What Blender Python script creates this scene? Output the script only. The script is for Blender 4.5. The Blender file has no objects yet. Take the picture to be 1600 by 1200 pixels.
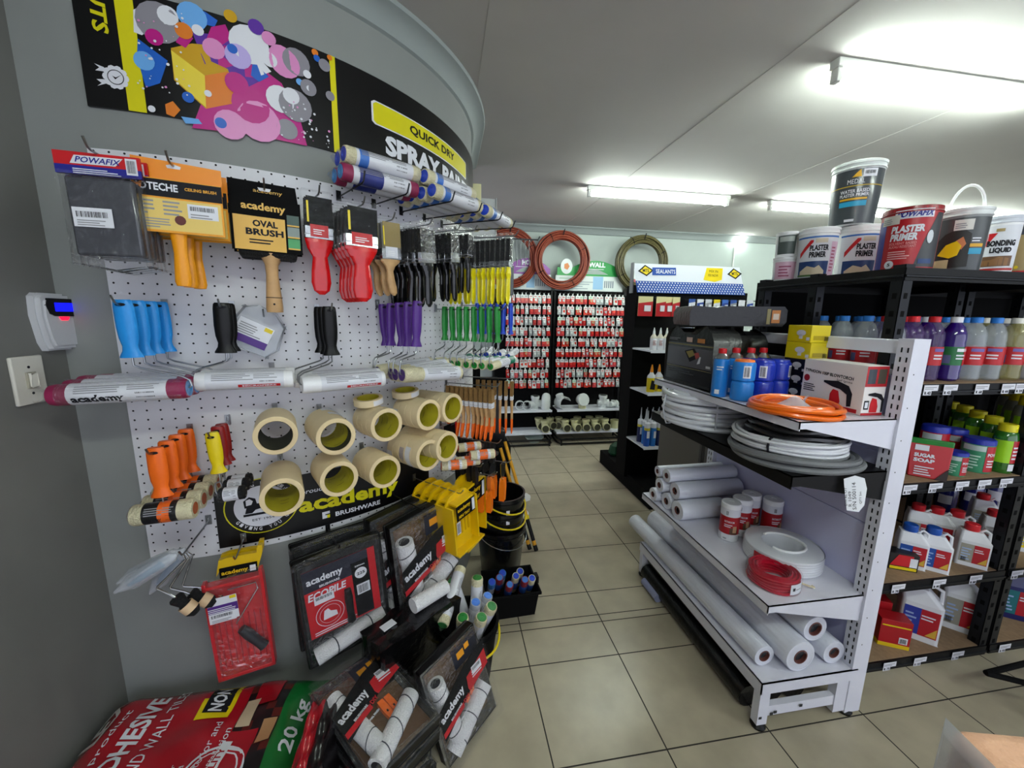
import bpy, bmesh, math, random
from mathutils import Vector, Matrix
from mathutils.geometry import tessellate_polygon
PI=math.pi; R_=math.radians
random.seed(7)
SC=bpy.context.scene; COL=SC.collection
# ---------------- camera ----------------
FPX=611.13; YAW,PITCH,ROLL=0.1660,0.1707,0.0154; CAMZ=1.456
F=Vector((math.sin(YAW)*math.cos(PITCH),math.cos(YAW)*math.cos(PITCH),-math.sin(PITCH)))
r0=Vector((math.cos(YAW),-math.sin(YAW),0)); u0=r0.cross(F)
RV=math.cos(ROLL)*r0+math.sin(ROLL)*u0; UV=-math.sin(ROLL)*r0+math.cos(ROLL)*u0
cam=bpy.data.cameras.new('camera'); cam.sensor_width=36; cam.lens=36*FPX/1600; cam.clip_start=0.02
co=bpy.data.objects.new('camera',cam); COL.objects.link(co); SC.camera=co
co.matrix_world=Matrix(((RV.x,UV.x,-F.x,0),(RV.y,UV.y,-F.y,0),(RV.z,UV.z,-F.z,CAMZ),(0,0,0,1)))
CAM=Vector((0,0,CAMZ))
# ---------------- world, view ----------------
w=bpy.data.worlds.new('daylight'); SC.world=w; w.use_nodes=True
bg=w.node_tree.nodes['Background']; bg.inputs[0].default_value=(0.80,0.85,1.0,1); bg.inputs[1].default_value=0.62
SC.view_settings.view_transform='Standard'; SC.view_settings.look='None'
SC.view_settings.gamma=1; SC.view_settings.use_curve_mapping=False
SC.view_settings.exposure=1.58
TUBE=42.0      # strength of the fluorescent tubes
CEIL=2.5
# ---------------- pixel -> point on a real surface ----------------
def ray(x,y): return F*FPX+RV*(x-800)-UV*(y-600)
def atz(x,y,z): d=ray(x,y); return CAM+d*((z-CAMZ)/d.z)
def aty(x,y,Y): d=ray(x,y); return CAM+d*(Y/d.y)
def atx(x,y,X): d=ray(x,y); return CAM+d*(X/d.x)
WC=Vector((-0.98,2.44,0)); WR=1.13
def wall(x,y,off=0.0):
    """angle (deg) and height where the ray meets the curved wall's surface raised by off"""
    d=ray(x,y); r=WR+off; a=d.x**2+d.y**2; ox,oy=-WC.x,-WC.y
    b=2*(d.x*ox+d.y*oy); c=ox*ox+oy*oy-r*r; D=b*b-4*a*c
    if D<0: D=0
    t=(-b-math.sqrt(D))/(2*a); q=CAM+d*t
    return math.degrees(math.atan2(q.y-WC.y,q.x-WC.x)),q.z
def wp(th,z,off=0.0):
    a=R_(th); return Vector((WC.x+(WR+off)*math.cos(a),WC.y+(WR+off)*math.sin(a),z))
def px_m(p): return (Vector(p)-CAM).dot(F)/FPX      # metres per pixel at p
# ---------------- materials ----------------
_M={}
def lin(h):
    if isinstance(h,str):
        c=[int(h[i:i+2],16)/255 for i in (0,2,4)]
        return tuple((v/12.92 if v<=.04045 else ((v+.055)/1.055)**2.4) for v in c)+(1,)
    return tuple(h)+(1,)
def M(name,col='808080',rough=.5,metal=0,alpha=1,emit=None,coat=0,noise=0,scale=20,bump=0,trans=0,ior=1.45):
    if name in _M: return _M[name]
    m=bpy.data.materials.new(name); m.use_nodes=True; nt=m.node_tree; b=nt.nodes['Principled BSDF']
    b.inputs['Base Color'].default_value=lin(col); b.inputs['Roughness'].default_value=rough
    b.inputs['Metallic'].default_value=metal; b.inputs['Alpha'].default_value=alpha
    b.inputs['Coat Weight'].default_value=coat; b.inputs['Coat Roughness'].default_value=.12
    b.inputs['Transmission Weight'].default_value=trans; b.inputs['IOR'].default_value=ior
    if emit: b.inputs['Emission Color'].default_value=lin(col); b.inputs['Emission Strength'].default_value=emit
    if noise or bump:
        tc=nt.nodes.new('ShaderNodeTexCoord'); n=nt.nodes.new('ShaderNodeTexNoise'); n.inputs['Scale'].default_value=scale; n.inputs['Detail'].default_value=4
        nt.links.new(tc.outputs['Object'],n.inputs['Vector'])
        if noise:
            mx=nt.nodes.new('ShaderNodeMixRGB'); mx.blend_type='MULTIPLY'; mx.inputs[0].default_value=1; mx.inputs[1].default_value=lin(col)
            rp=nt.nodes.new('ShaderNodeMapRange'); rp.inputs[1].default_value=.3; rp.inputs[2].default_value=.7; rp.inputs[3].default_value=1-noise; rp.inputs[4].default_value=1
            nt.links.new(n.outputs[0],rp.inputs[0]); nt.links.new(rp.outputs[0],mx.inputs[2]); nt.links.new(mx.outputs[0],b.inputs['Base Color'])
        if bump:
            bp=nt.nodes.new('ShaderNodeBump'); bp.inputs['Strength'].default_value=min(1,bump*10); bp.inputs['Distance'].default_value=.01
            nt.links.new(n.outputs[0],bp.inputs['Height']); nt.links.new(bp.outputs[0],b.inputs['Normal'])
    _M[name]=m; return m
def P(hexcol,rough=.4,**k): return M('c_%s_%d_%s'%(hexcol,rough*100,'_'.join('%s%s'%(a,k[a]) for a in sorted(k))),hexcol,rough,**k)
WHITE=P('efeff1',.45); BLACK=P('0b0b0c',.35); MATTE=P('0a0a0b',.75); RED=P('c3121b',.4); YEL=P('e2c80c',.4); INK=P('1a1a20',.6); GREY=P('8d8d92',.6)
CHROME=P('b9bcc0',.22,metal=1); WIRE=P('9a9da0',.3,metal=1); DWIRE=P('3a3b3e',.35,metal=1)
def filmmat(name,tint,op,rough):
    """thin clear plastic: mostly see-through, with a sharp sheen"""
    m=bpy.data.materials.new(name); m.use_nodes=True; nt=m.node_tree; nt.nodes.clear()
    out=nt.nodes.new('ShaderNodeOutputMaterial'); mx=nt.nodes.new('ShaderNodeMixShader'); tr=nt.nodes.new('ShaderNodeBsdfTransparent'); gl=nt.nodes.new('ShaderNodeBsdfGlossy')
    df=nt.nodes.new('ShaderNodeBsdfDiffuse'); m2=nt.nodes.new('ShaderNodeMixShader'); fr=nt.nodes.new('ShaderNodeLayerWeight'); fr.inputs[0].default_value=.35
    gl.inputs['Roughness'].default_value=rough; df.inputs[0].default_value=lin(tint); m2.inputs[0].default_value=op
    tc=nt.nodes.new('ShaderNodeTexCoord'); n=nt.nodes.new('ShaderNodeTexNoise'); n.inputs['Scale'].default_value=28; n.inputs['Distortion'].default_value=1.5; bp=nt.nodes.new('ShaderNodeBump'); bp.inputs['Strength'].default_value=.7; bp.inputs['Distance'].default_value=.02
    L=nt.links.new; L(tc.outputs['Object'],n.inputs['Vector']); L(n.outputs[0],bp.inputs['Height']); L(bp.outputs[0],gl.inputs['Normal'])
    L(tr.outputs[0],m2.inputs[1]); L(df.outputs[0],m2.inputs[2]); mp=nt.nodes.new('ShaderNodeMath'); mp.operation='MULTIPLY_ADD'; mp.inputs[1].default_value=.22; mp.inputs[2].default_value=.01
    L(fr.outputs['Fresnel'],mp.inputs[0]); L(mp.outputs[0],mx.inputs[0]); L(m2.outputs[0],mx.inputs[1]); L(gl.outputs[0],mx.inputs[2]); L(mx.outputs[0],out.inputs[0]); return m
FILM=filmmat('clear_film','e8edf4',.012,.1); FILM2=filmmat('cloudy_film','e0e5ee',.38,.2)
CREAM=P('e0d8b4',.8,bump=.08,scale=220)
for m_,v_ in ((MATTE,.12),(BLACK,.3),(INK,.2)): m_.node_tree.nodes['Principled BSDF'].inputs['Specular IOR Level'].default_value=v_
FLEECE=P('f0eff2',.95,bump=.08,scale=220)
# ---------------- mesh builder ----------------
_T={}
def text2d(s,bold=.0):
    k=(s,bold)
    if k in _T: return _T[k]
    c=bpy.data.curves.new('t','FONT'); c.body=s; c.size=1; c.resolution_u=2; c.offset=bold; c.fill_mode='FRONT'
    o=bpy.data.objects.new('t',c); COL.objects.link(o)
    dg=bpy.context.evaluated_depsgraph_get(); me=bpy.data.meshes.new_from_object(o.evaluated_get(dg))
    vs=[(v.co.x,v.co.y) for v in me.vertices]; fs=[tuple(p.vertices) for p in me.polygons]
    bpy.data.objects.remove(o); bpy.data.curves.remove(c); bpy.data.meshes.remove(me)
    x0=min(v[0] for v in vs); x1=max(v[0] for v in vs); y0=min(v[1] for v in vs); y1=max(v[1] for v in vs)
    vs=[((x-x0)/(x1-x0),(y-y0)/(y1-y0)) for x,y in vs]
    _T[k]=(vs,fs,(x1-x0)/(y1-y0)); return _T[k]
class MB:
    def __init__(s,T=None): s.v=[];s.f=[];s.m=[];s.mats=[];s.T=T
    def add(s,vs,fs,mat):
        n=len(s.v)
        if s.T is not None:
            s.v+= [tuple(s.T(Vector(v))) if callable(s.T) else tuple(s.T@Vector(v)) for v in vs]
        else: s.v+=[tuple(v) for v in vs]
        ms=mat if isinstance(mat,list) else [mat]*len(fs)
        for f,mm in zip(fs,ms):
            if mm not in s.mats: s.mats.append(mm)
            s.f.append(tuple(n+i for i in f)); s.m.append(s.mats.index(mm))
        return s
    def box(s,x0,x1,y0,y1,z0,z1,mat):
        vs=[(x,y,z) for z in (z0,z1) for y in (y0,y1) for x in (x0,x1)]
        return s.add(vs,[(0,2,3,1),(4,5,7,6),(0,1,5,4),(2,6,7,3),(0,4,6,2),(1,3,7,5)],mat)
    def hull(s,ring0,ring1,mat,cap=True):
        n=len(ring0); fs=[(i,(i+1)%n,n+(i+1)%n,n+i) for i in range(n)]
        if cap: fs+=[tuple(range(n))[::-1],tuple(range(n,2*n))]
        return s.add(list(ring0)+list(ring1),fs,mat)
    def prism(s,poly,y0,y1,mat):       # poly in x,z ; extruded along y
        tri=tessellate_polygon([[Vector((a,b,0)) for a,b in poly]]); n=len(poly)
        vs=[(a,y0,b) for a,b in poly]+[(a,y1,b) for a,b in poly]
        fs=[(i,(i+1)%n,n+(i+1)%n,n+i) for i in range(n)]+[tuple(t) for t in tri]+[tuple(n+i for i in t)[::-1] for t in tri]
        return s.add(vs,fs,mat)
    def flat(s,poly,y,mat):            # thin decal in the x,z plane
        tri=tessellate_polygon([[Vector((a,b,0)) for a,b in poly]])
        return s.add([(a,y,b) for a,b in poly],[tuple(t) for t in tri],mat)
    def cyl(s,p0,p1,r0,r1=None,n=14,mat=None,cap=True,capm=None):
        if r1 is None: r1=r0
        p0=Vector(p0);p1=Vector(p1); d=(p1-p0).normalized(); a=Vector((0,0,1)) if abs(d.z)<.9 else Vector((1,0,0))
        u=d.cross(a).normalized(); v=d.cross(u)
        A=[p0+(u*math.cos(2*PI*i/n)+v*math.sin(2*PI*i/n))*r0 for i in range(n)]
        B=[p1+(u*math.cos(2*PI*i/n)+v*math.sin(2*PI*i/n))*r1 for i in range(n)]
        s.hull(A,B,mat,False)
        if cap:
            s.add(A,[tuple(range(n))],capm or mat); s.add(B,[tuple(range(n))],capm or mat)
        return s
    def lathe(s,prof,mat,n=20,c=(0,0,0),sx=1,sy=1,a0=0,a1=360,axis='z'):
        """prof: (r,z[,mat]) list; the mat of a point colours the band that starts there"""
        full=abs(a1-a0)>=360; k=n if full else n+1; vs=[];fs=[];ms=[]
        for q in prof:
            for i in range(k):
                a=R_(a0+(a1-a0)*i/n); x,y,z=q[0]*math.cos(a)*sx,q[0]*math.sin(a)*sy,q[1]
                if axis=='y': x,y,z=x,-z,y
                if axis=='x': x,y,z=z,x,y
                vs.append((c[0]+x,c[1]+y,c[2]+z))
        cur=mat
        for j in range(len(prof)-1):
            if len(prof[j])>2: cur=prof[j][2]
            for i in range(n):
                i2=(i+1)%k; fs.append((j*k+i,j*k+i2,(j+1)*k+i2,(j+1)*k+i)); ms.append(cur)
        return s.add(vs,fs,ms)
    def tube(s,pts,r,mat,n=6,closed=False,cap=True):
        pts=[Vector(p) for p in pts]; N=len(pts); rings=[]; up=None
        for i,p in enumerate(pts):
            a=pts[(i-1)%N] if (closed or i>0) else p; b=pts[(i+1)%N] if (closed or i<N-1) else p
            d=(b-a); d=d.normalized() if d.length>1e-9 else Vector((0,0,1))
            if up is None: up=Vector((0,0,1)) if abs(d.z)<.9 else Vector((1,0,0))
            u=(up-d*up.dot(d)); u=u.normalized() if u.length>1e-6 else d.orthogonal().normalized(); up=u; v=d.cross(u)
            rr=r[i] if isinstance(r,(list,tuple)) else r
            rings.append([p+(u*math.cos(2*PI*k/n)+v*math.sin(2*PI*k/n))*rr for k in range(n)])
        vs=[q for g in rings for q in g]; fs=[]
        for i in range(N if closed else N-1):
            for k in range(n):
                a,b=i*n,((i+1)%N)*n; fs.append((a+k,a+(k+1)%n,b+(k+1)%n,b+k))
        if cap and not closed: fs+=[tuple(range(n))[::-1],tuple(range((N-1)*n,N*n))]
        return s.add(vs,fs,mat)
    def text(s,t,x0,z0,w,h,y,mat,bold=.02,slant=0,fn=None,rot=0):
        vs,fs,_=text2d(t,bold); out=[]; c_,s_=math.cos(R_(rot)),math.sin(R_(rot))
        for a,b in vs:
            X=a*w+slant*b*h; Z=b*h; X,Z=X*c_-Z*s_,X*s_+Z*c_
            out.append((x0+X,y,z0+Z) if fn is None else tuple(fn(x0+X,z0+Z)))
        return s.add(out,fs,mat)
    def lines(s,x0,z0,w,h,y,n,mat,fn=None,fill=.45):     # rows of small print
        rnd=random.Random(int(1000*(abs(x0)+h+w)))
        for i in range(n):
            zz=z0+h*(n-1-i)/n; ww=w*rnd.uniform(.6,1); q=[(x0,zz),(x0+ww,zz),(x0+ww,zz+h/n*fill),(x0,zz+h/n*fill)]
            if fn is None: s.flat(q,y,mat)
            else:
                k=6; vs=[tuple(fn(x0+ww*j/k,zz)) for j in range(k+1)]+[tuple(fn(x0+ww*j/k,zz+h/n*fill)) for j in range(k+1)]
                s.add(vs,[(j,j+1,k+2+j,k+1+j) for j in range(k)],mat)
        return s
    def bars(s,x0,z0,w,h,y,mat=None,n=14,fn=None):
        rnd=random.Random(n); mat=mat or INK
        for i in range(n):
            a=x0+w*i/n; b=a+w/n*rnd.uniform(.25,.7); q=[(a,z0),(b,z0),(b,z0+h),(a,z0+h)]
            if fn is None: s.flat(q,y,mat)
            else: s.add([tuple(fn(*p)) for p in q],[(0,1,2,3)],mat)
        return s
    def patch(s,x0,x1,z0,z1,mat,fn,k=10):
        vs=[tuple(fn(x0+(x1-x0)*j/k,z0)) for j in range(k+1)]+[tuple(fn(x0+(x1-x0)*j/k,z1)) for j in range(k+1)]
        return s.add(vs,[(j,j+1,k+2+j,k+1+j) for j in range(k)],mat)
    def cpoly(s,pts,mat,fn,step=.02):
        """flat outline wrapped on a curved surface, cut into upright slices"""
        bm=bmesh.new(); vs=[bm.verts.new((a,0,z)) for a,z in pts]
        for t3 in tessellate_polygon([[Vector((a,z,0)) for a,z in pts]]):
            try: bm.faces.new([vs[i] for i in t3])
            except ValueError: pass
        a0=min(p[0] for p in pts); a1=max(p[0] for p in pts); k=a0+step
        while k<a1-1e-4: bmesh.ops.bisect_plane(bm,geom=bm.verts[:]+bm.edges[:]+bm.faces[:],plane_co=(k,0,0),plane_no=(1,0,0),dist=1e-6); k+=step
        bm.verts.index_update(); s.add([tuple(fn(v.co.x,v.co.z)) for v in bm.verts],[tuple(v.index for v in f.verts) for f in bm.faces],mat); bm.free(); return s
    def build(s,name,parent=None,bev=0,loc=None,rz=None,smooth=.6,seg=2):
        me=bpy.data.meshes.new(name); me.from_pydata(s.v,[],s.f)
        for m in s.mats: me.materials.append(m)
        me.polygons.foreach_set('material_index',s.m); me.polygons.foreach_set('use_smooth',[True]*len(s.f)); me.update()
        me.set_sharp_from_angle(angle=smooth)
        o=bpy.data.objects.new(name,me); COL.objects.link(o)
        if parent is not None: o.parent=parent
        if loc is not None: o.location=loc
        if rz is not None: o.rotation_euler=(0,0,rz)
        if bev:
            b=o.modifiers.new('b','BEVEL'); b.width=bev; b.segments=seg; b.limit_method='ANGLE'; b.angle_limit=.7
        return o
def tag(o,label=None,cat=None,group=None,kind=None):
    if label: o['label']=label
    if cat: o['category']=cat
    if group: o['group']=group
    if kind: o['kind']=kind
    return o
def thing(name,label,cat,loc=(0,0,0),rz=0,group=None,tilt=(0,0)):
    o=bpy.data.objects.new(name,None); COL.objects.link(o); o.empty_display_size=.02
    o.location=loc; o.rotation_euler=(tilt[0],tilt[1],rz); return tag(o,label,cat,group)
def kids(o): return [c for c in bpy.data.objects if c.parent is o]
def copy_of(root,tree,loc,rot,label,scale=None):
    """tree: [(child,[grandchildren])]"""
    r=root.copy(); COL.objects.link(r); r.location=loc; r.rotation_euler=rot; r['label']=label
    if scale: r.scale=scale if isinstance(scale,(tuple,list)) else (scale,)*3
    for c,gs in tree:
        n=c.copy(); COL.objects.link(n); n.parent=r
        for g in gs:
            q=g.copy(); COL.objects.link(q); q.parent=n
    return r
class Proto:
    """first placing moves the original, later ones copy it with its parts"""
    def __init__(s,root): s.r=root; s.used=False; s.tree=None
    def put(s,loc,rot,label,scale=None):
        if isinstance(rot,(int,float)): rot=(0,0,rot)
        if not s.used:
            s.used=True; s.r.location=loc; s.r.rotation_euler=rot; s.r['label']=label
            if scale: s.r.scale=scale if isinstance(scale,(tuple,list)) else (scale,)*3
            return s.r
        if s.tree is None:
            cs=kids(s.r); s.tree=[(c,kids(c)) for c in cs]
        return copy_of(s.r,s.tree,loc,rot,label,scale)
def struct(mb,name,**k): return tag(mb.build(name,**k),kind='structure')
ORD=['first','second','third','fourth','fifth','sixth','seventh','eighth','ninth','tenth','eleventh','twelfth','thirteenth','fourteenth','fifteenth','sixteenth','seventeenth','eighteenth','nineteenth','twentieth','twenty-first','twenty-second','twenty-third','twenty-fourth']
def nth(i,n,front='front',back='back'):
    if n==1: return 'only'
    return 'frontmost' if i==0 else ('rearmost' if i==n-1 else ORD[i]+' from the front')

# ---------------- room shell ----------------
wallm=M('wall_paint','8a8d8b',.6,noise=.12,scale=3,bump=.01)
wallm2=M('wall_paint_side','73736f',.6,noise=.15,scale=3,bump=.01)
wallb=M('wall_paint_back','a9b3ae',.65,noise=.06,scale=3)
ceilm=M('ceiling_paint','bfbcb9',.8,noise=.08,scale=2)
tile=M('floor_tile','b0a690',.3,noise=.2,scale=7,bump=.004); grout=M('tile_grout','2c2823',.8)
g=MB(); xs=[0.3275+.4*i for i in range(-6,22)]; ys=[3.393-.4*j for j in range(-8,5)]+[1.628,1.584,1.393,1.005,.61,.21,-.19,-.6,-1,-1.4,-1.8,-2.2]
ys=sorted(ys)
g.box(-2.1,8.5,-2.6,6.3,-.1,-.0015,grout)
for a,b in zip(xs,xs[1:]):
    for c,d in zip(ys,ys[1:]):
        g.add([(a+.0025,c+.0025,0),(b-.0025,c+.0025,0),(b-.0025,d-.0025,0),(a+.0025,d-.0025,0)],[(0,1,2,3)],tile)
struct(g,'floor')
g=MB(); g.box(-2.1,8.5,-2.6,6.3,CEIL,CEIL+.1,ceilm); struct(g,'ceiling')
g=MB()   # ceiling board cover strips
for xx in (atz(1085,204,CEIL).x,atz(1240,275,CEIL).x,atz(1085,204,CEIL).x-1.2): g.box(xx-.03,xx+.03,-2.4,4.55,CEIL-.002,CEIL,ceilm)
struct(g,'trim_ceiling')
g=MB(); g.box(-2,8.4,4.66,4.8,0,CEIL,wallb); struct(g,'wall_back')
g=MB(); g.box(8.3,8.4,-2.5,4.66,0,CEIL,wallb); struct(g,'wall_right')
cornm=M('cornice_paint','8f9695',.7)
def cove(path,nrm,z):        # coved cornice swept along a path; nrm points into the room
    prof=[(0,-.075),(.012,-.07),(.02,-.05),(.035,-.03),(.055,-.017),(.07,-.012),(.075,0)]
    g=MB(); k=len(prof); vs=[]
    for p,n in zip(path,nrm):
        for a,b in prof: vs.append((p[0]+n[0]*a,p[1]+n[1]*a,z+b))
    fs=[(i*k+j,(i+1)*k+j,(i+1)*k+j+1,i*k+j+1) for i in range(len(path)-1) for j in range(k-1)]
    g.add(vs,fs,cornm); return g
struct(cove([(-1,4.66),(8.3,4.66)],[(0,-1),(0,-1)],CEIL),'cornice_back')
# curved wall: straight bit by the corner, the quarter round, then straight on to the back
TH=[-90+i*2.5 for i in range(37)]
cw=[(-1.075,WC.y-WR)]+[(WC.x+WR*math.cos(R_(t)),WC.y+WR*math.sin(R_(t))) for t in TH]+[(.15,3.0),(-.4,3.0)]
g=MB(); n=len(cw); g.add([(a,b,0) for a,b in cw]+[(a,b,CEIL) for a,b in cw],[(i,i+1,n+i+1,n+i) for i in range(n-1)],wallm); struct(g,'wall_curved')
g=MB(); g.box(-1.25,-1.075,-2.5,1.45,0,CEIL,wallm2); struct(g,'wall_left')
cn=[(0,-1)]+[(math.cos(R_(t)),math.sin(R_(t))) for t in TH]+[(1,0),(1,0)]
struct(cove(cw[:-1],cn,CEIL),'cornice_curved')
# ---------------- fluorescent lamps ----------------
lampw=M('lamp_body','d9dbd6',.5); glow=M('tube_glow','f2fff6',.5,emit=TUBE)
def lamp(x,y,L,label):
    t=thing('fluorescent_lamp',label,'ceiling lamp',(x,y,CEIL),0,'fluorescent battens on the ceiling')
    b=MB(); b.box(0,L,-.022,.022,-.035,0,lampw); b.build('batten',t,bev=.004)
    for e in (0.006,L-.03):
        b=MB(); b.box(e,e+.024,-.017,.017,-.085,-.035,lampw); b.build('lamp_holder',t,bev=.003)
    b=MB(); b.cyl((.032,0,-.063),(L-.032,0,-.063),.0135,n=12,mat=glow); b.build('tube',t)
    return t
lamp(1.128,3.22,1.27,'fluorescent tube lamp above the floor between curved wall and sealant stand')
lamp(1.56,1.545,1.27,'large near fluorescent tube lamp running out of the picture at the top')
lamp(2.82,3.26,1.27,'fluorescent tube lamp partly hidden behind the tall grey paint bucket')
lamp(4.35,3.3,1.27,'fluorescent tube lamp glowing low behind the red and grey buckets')
b=MB(); p_=aty(1155,378,4.64); b.lathe([(0,-.05),(.03,-.04),(.05,0),(.03,.04),(0,.05)],M('bulb_glow','f4fff8',.5,emit=14),14); b.cyl((0,0,0),(0,.02,0),.03,mat=lampw); b.cyl((-.05,.018,-.05),(-.05,.018,-.3),.008,mat=lampw)
tag(b.build('wall_lamp',loc=(p_.x,4.63,p_.z)),'small round lit bulb high on the back wall above the sealant sign','wall lamp')
lamp(-.3,-.6,1.27,'unseen added fluorescent tube lamp behind the viewpoint, near the shop front')  # out of view, added for more light from behind the camera
lamp(2.2,-.6,1.27,'unseen added fluorescent tube lamp behind the viewpoint, on the rack side')  # second added lamp, also unseen, lights the room from behind
# ---------------- white gondola ----------------
gwh=M('gondola_white','dcdce8',.35,noise=.05,scale=5); gpan=M('gondola_panel','c6c6e6',.5); chip=M('chipboard','9a7f62',.7,noise=.2,scale=60)
blk=M('rack_black','0c0c0e',.45); blkedge=M('rack_edge','1c1e22',.4,metal=.5); blk.node_tree.nodes['Principled BSDF'].inputs['Specular IOR Level'].default_value=.25; scuff=P('2a2a2c',.7)
GX0,GXB,GY0,GY1=1.085,1.45,1.02,1.90
GS1,GS2,GS3,GS4=1.145,.965,.50,.20
t=thing('gondola_shelf','white metal gondola shelf holding gas cans, hoses and plastic rolls','shelf',(0,0,0))
for y in (1.012,1.865):
    b=MB(); b.box(GXB,1.515,y,y+.045,.012,1.405,gwh)
    for k in range(42):
        z=.09+k*.031
        for dy in (.010,.028): b.box(GXB-.0006,GXB+.002,y+dy,y+dy+.0045,z,z+.016,INK)
    for k in range(10): b.box(1.47,1.473,y-.0006,y+.001,.3+k*.11,.304+k*.11,scuff)
    b.build('upright',t)
b=MB(); b.box(1.46,1.50,1.057,1.865,1.355,1.40,gwh); b.build('top_beam',t,bev=.003)
b=MB(); b.box(1.47,1.49,1.057,1.865,1.285,1.30,gwh); b.build('cross_bar',t,bev=.002)
for z0,z1 in ((.20,.475),(.478,.742),(.745,1.012),(1.015,1.28)):
    b=MB(); b.box(1.475,1.49,1.058,1.864,z0,z1,gpan); b.build('back_panel',t,bev=.002)
def gshelf(z,m,x0=GX0,th=.03,nm='shelf',y0=GY0,y1=GY1):
    b=MB(); b.box(x0,1.474,y0,y1,z-.004,z,m); b.box(x0,x0+.003,y0,y1,z-th,z,m); b.box(x0,1.474,y0,y0+.003,z-th*.8,z,m); b.box(x0,1.474,y1-.003,y1,z-th*.8,z,m); b.build(nm,t)
    for y in (y0+.001,y1-.004):
        b=MB(); b.prism([(x0+.012,z-th*.7),(GXB,z-.105),(GXB,z-.005),(x0+.012,z-.005)],0,.0028,m); b.build('bracket',t,loc=(0,y+.0005,0))
gshelf(GS1,gwh); gshelf(GS3,gwh,GX0-.02,.034)
gshelf(GS2,blk,GX0+.0,.045,'black_shelf')
b=MB(); b.box(1.075,1.474,GY0-.01,GY1,GS4-.004,GS4,gwh); b.box(1.075,1.079,GY0-.01,GY1,GS4-.05,GS4,gwh); b.box(1.075,1.474,GY0-.01,GY0-.006,GS4-.045,GS4,gwh); b.build('base_shelf',t)
for y in (GY0-.005,GY1-.03):
    b=MB(); b.box(1.08,1.12,y,y+.03,.02,GS4-.005,gwh); b.box(1.40,1.45,y,y+.03,.02,GS4-.005,gwh); b.box(1.12,1.42,y+.004,y+.026,.05,.09,gwh)
    for q in ((1.085,.045),(1.13,.055),(1.145,.06),(1.25,.07)): b.box(q[0],q[0]+.012,y-.0005,y+.001,q[1],q[1]+.01,scuff)
    b.build('base_frame',t)
    for x in (1.10,1.47):
        b=MB(); b.lathe([(0,0),(.024,0),(.026,.008),(.014,.02),(.006,.03),(0,.03)],BLACK,12,(x,y+.015,0)); b.build('foot',t)
# ---------------- black steel racks ----------------
RX0,RY0,RY1=1.56,1.155,1.80; RS=[1.645,1.235,.845,.415,.045]
def rack(x0,x1,label):
    t=thing('steel_rack',label,'rack',(0,0,0))
    for x in (x0,x1-.04):
        for y in (RY0,1.48,RY1-.04):
            b=MB(); b.box(x,x+.04,y,y+.002,0,RS[0]+.01,blkedge); b.box(x,x+.002,y,y+.04,0,RS[0]+.01,blkedge)
            for k in range(26):
                z=.05+k*.062; b.box(x+.013,x+.027,y-.0008,y,z,z+.02,MATTE); b.box(x-.0008,x,y+.013,y+.027,z,z+.02,MATTE)
            b.build('post',t)
    for i,z in enumerate(RS):
        b=MB(); b.box(x0+.003,x1-.003,RY0+.003,RY1-.003,z-.012,z,blk if i==0 else chip); b.build('deck',t)
        b=MB()
        for y in (RY0-.004,RY1-.006): b.box(x0,x1,y,y+.01,z-.045,z-.002,blk); 
        b.tube([(x0,RY0-.004,z-.03),(x1,RY0-.004,z-.03)],.005,blkedge)
        for x in (x0-.002,x1-.006): b.box(x,x+.008,RY0,RY1,z-.045,z-.002,blk)
        b.tube([(x0-.003,RY0,z-.03),(x0-.003,RY1,z-.03)],.005,blkedge)
        b.build('shelf_edge',t)
    b=MB(); b.box(x0,x1,RY1+.005,RY1+.015,0,RS[0]-.002,MATTE); b.build('back_sheet',t)
    return t
rack(RX0,2.355,'black slotted steel rack with paint buckets on top, beside the white gondola')
rack(2.375,3.25,'black slotted steel rack at the picture edge, joined to the bucket rack')
# price tags hanging from the shelf edges
tagm=P('d9d9e2',.5); PXR='price tags on the steel rack'
tags=[(1455,603,1.235,'R 42'),(1485,606,1.235,'R 42'),(1534,606,1.235,'R 68'),(1575,606,1.235,'R 44'),(1597,604,1.235,'R 39'),
 (1420,772,.845,'R 19'),(1460,768,.845,'R 50'),(1502,763,.845,'R 165'),(1537,760,.845,'R 50'),(1571,757,.845,'R 178'),
 (1401,930,.415,'R 78'),(1465,922,.415,'R 80'),(1521,918,.415,'R 80'),(1585,912,.415,'R 82'),
 (1390,1038,.045,'R 75'),(1438,1029,.045,'R 125'),(1497,1020,.045,'R 178'),(1570,1010,.045,'R 95')]
wd=['topmost labelled','second','third','lowest']
cnt={}
for x,y,z,s in tags:
    p=aty(x,y,RY0-.008); k=RS.index(z); cnt[k]=cnt.get(k,0)+1
    b=MB(); ww,hh=.064,.038
    b.prism([(0,0),(.036,0),(.036,.016),(ww,.016),(ww,hh),(0,hh)],0,.001,tagm)
    b.lines(.004,.022,ww-.01,.012,-.0004,2,GREY); b.text(s,.004,.003,.029,.011,-.0004,INK,.04)
    o=b.build('price_tag',loc=(p.x-.032,RY0-.0098,z-.042))
    tag(o,'white price tag %s from the left along the %s shelf edge of the steel rack'%(ORD[cnt[k]-1],['top','upper','middle','lower','bottom'][k]),'price tag',PXR)
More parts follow.
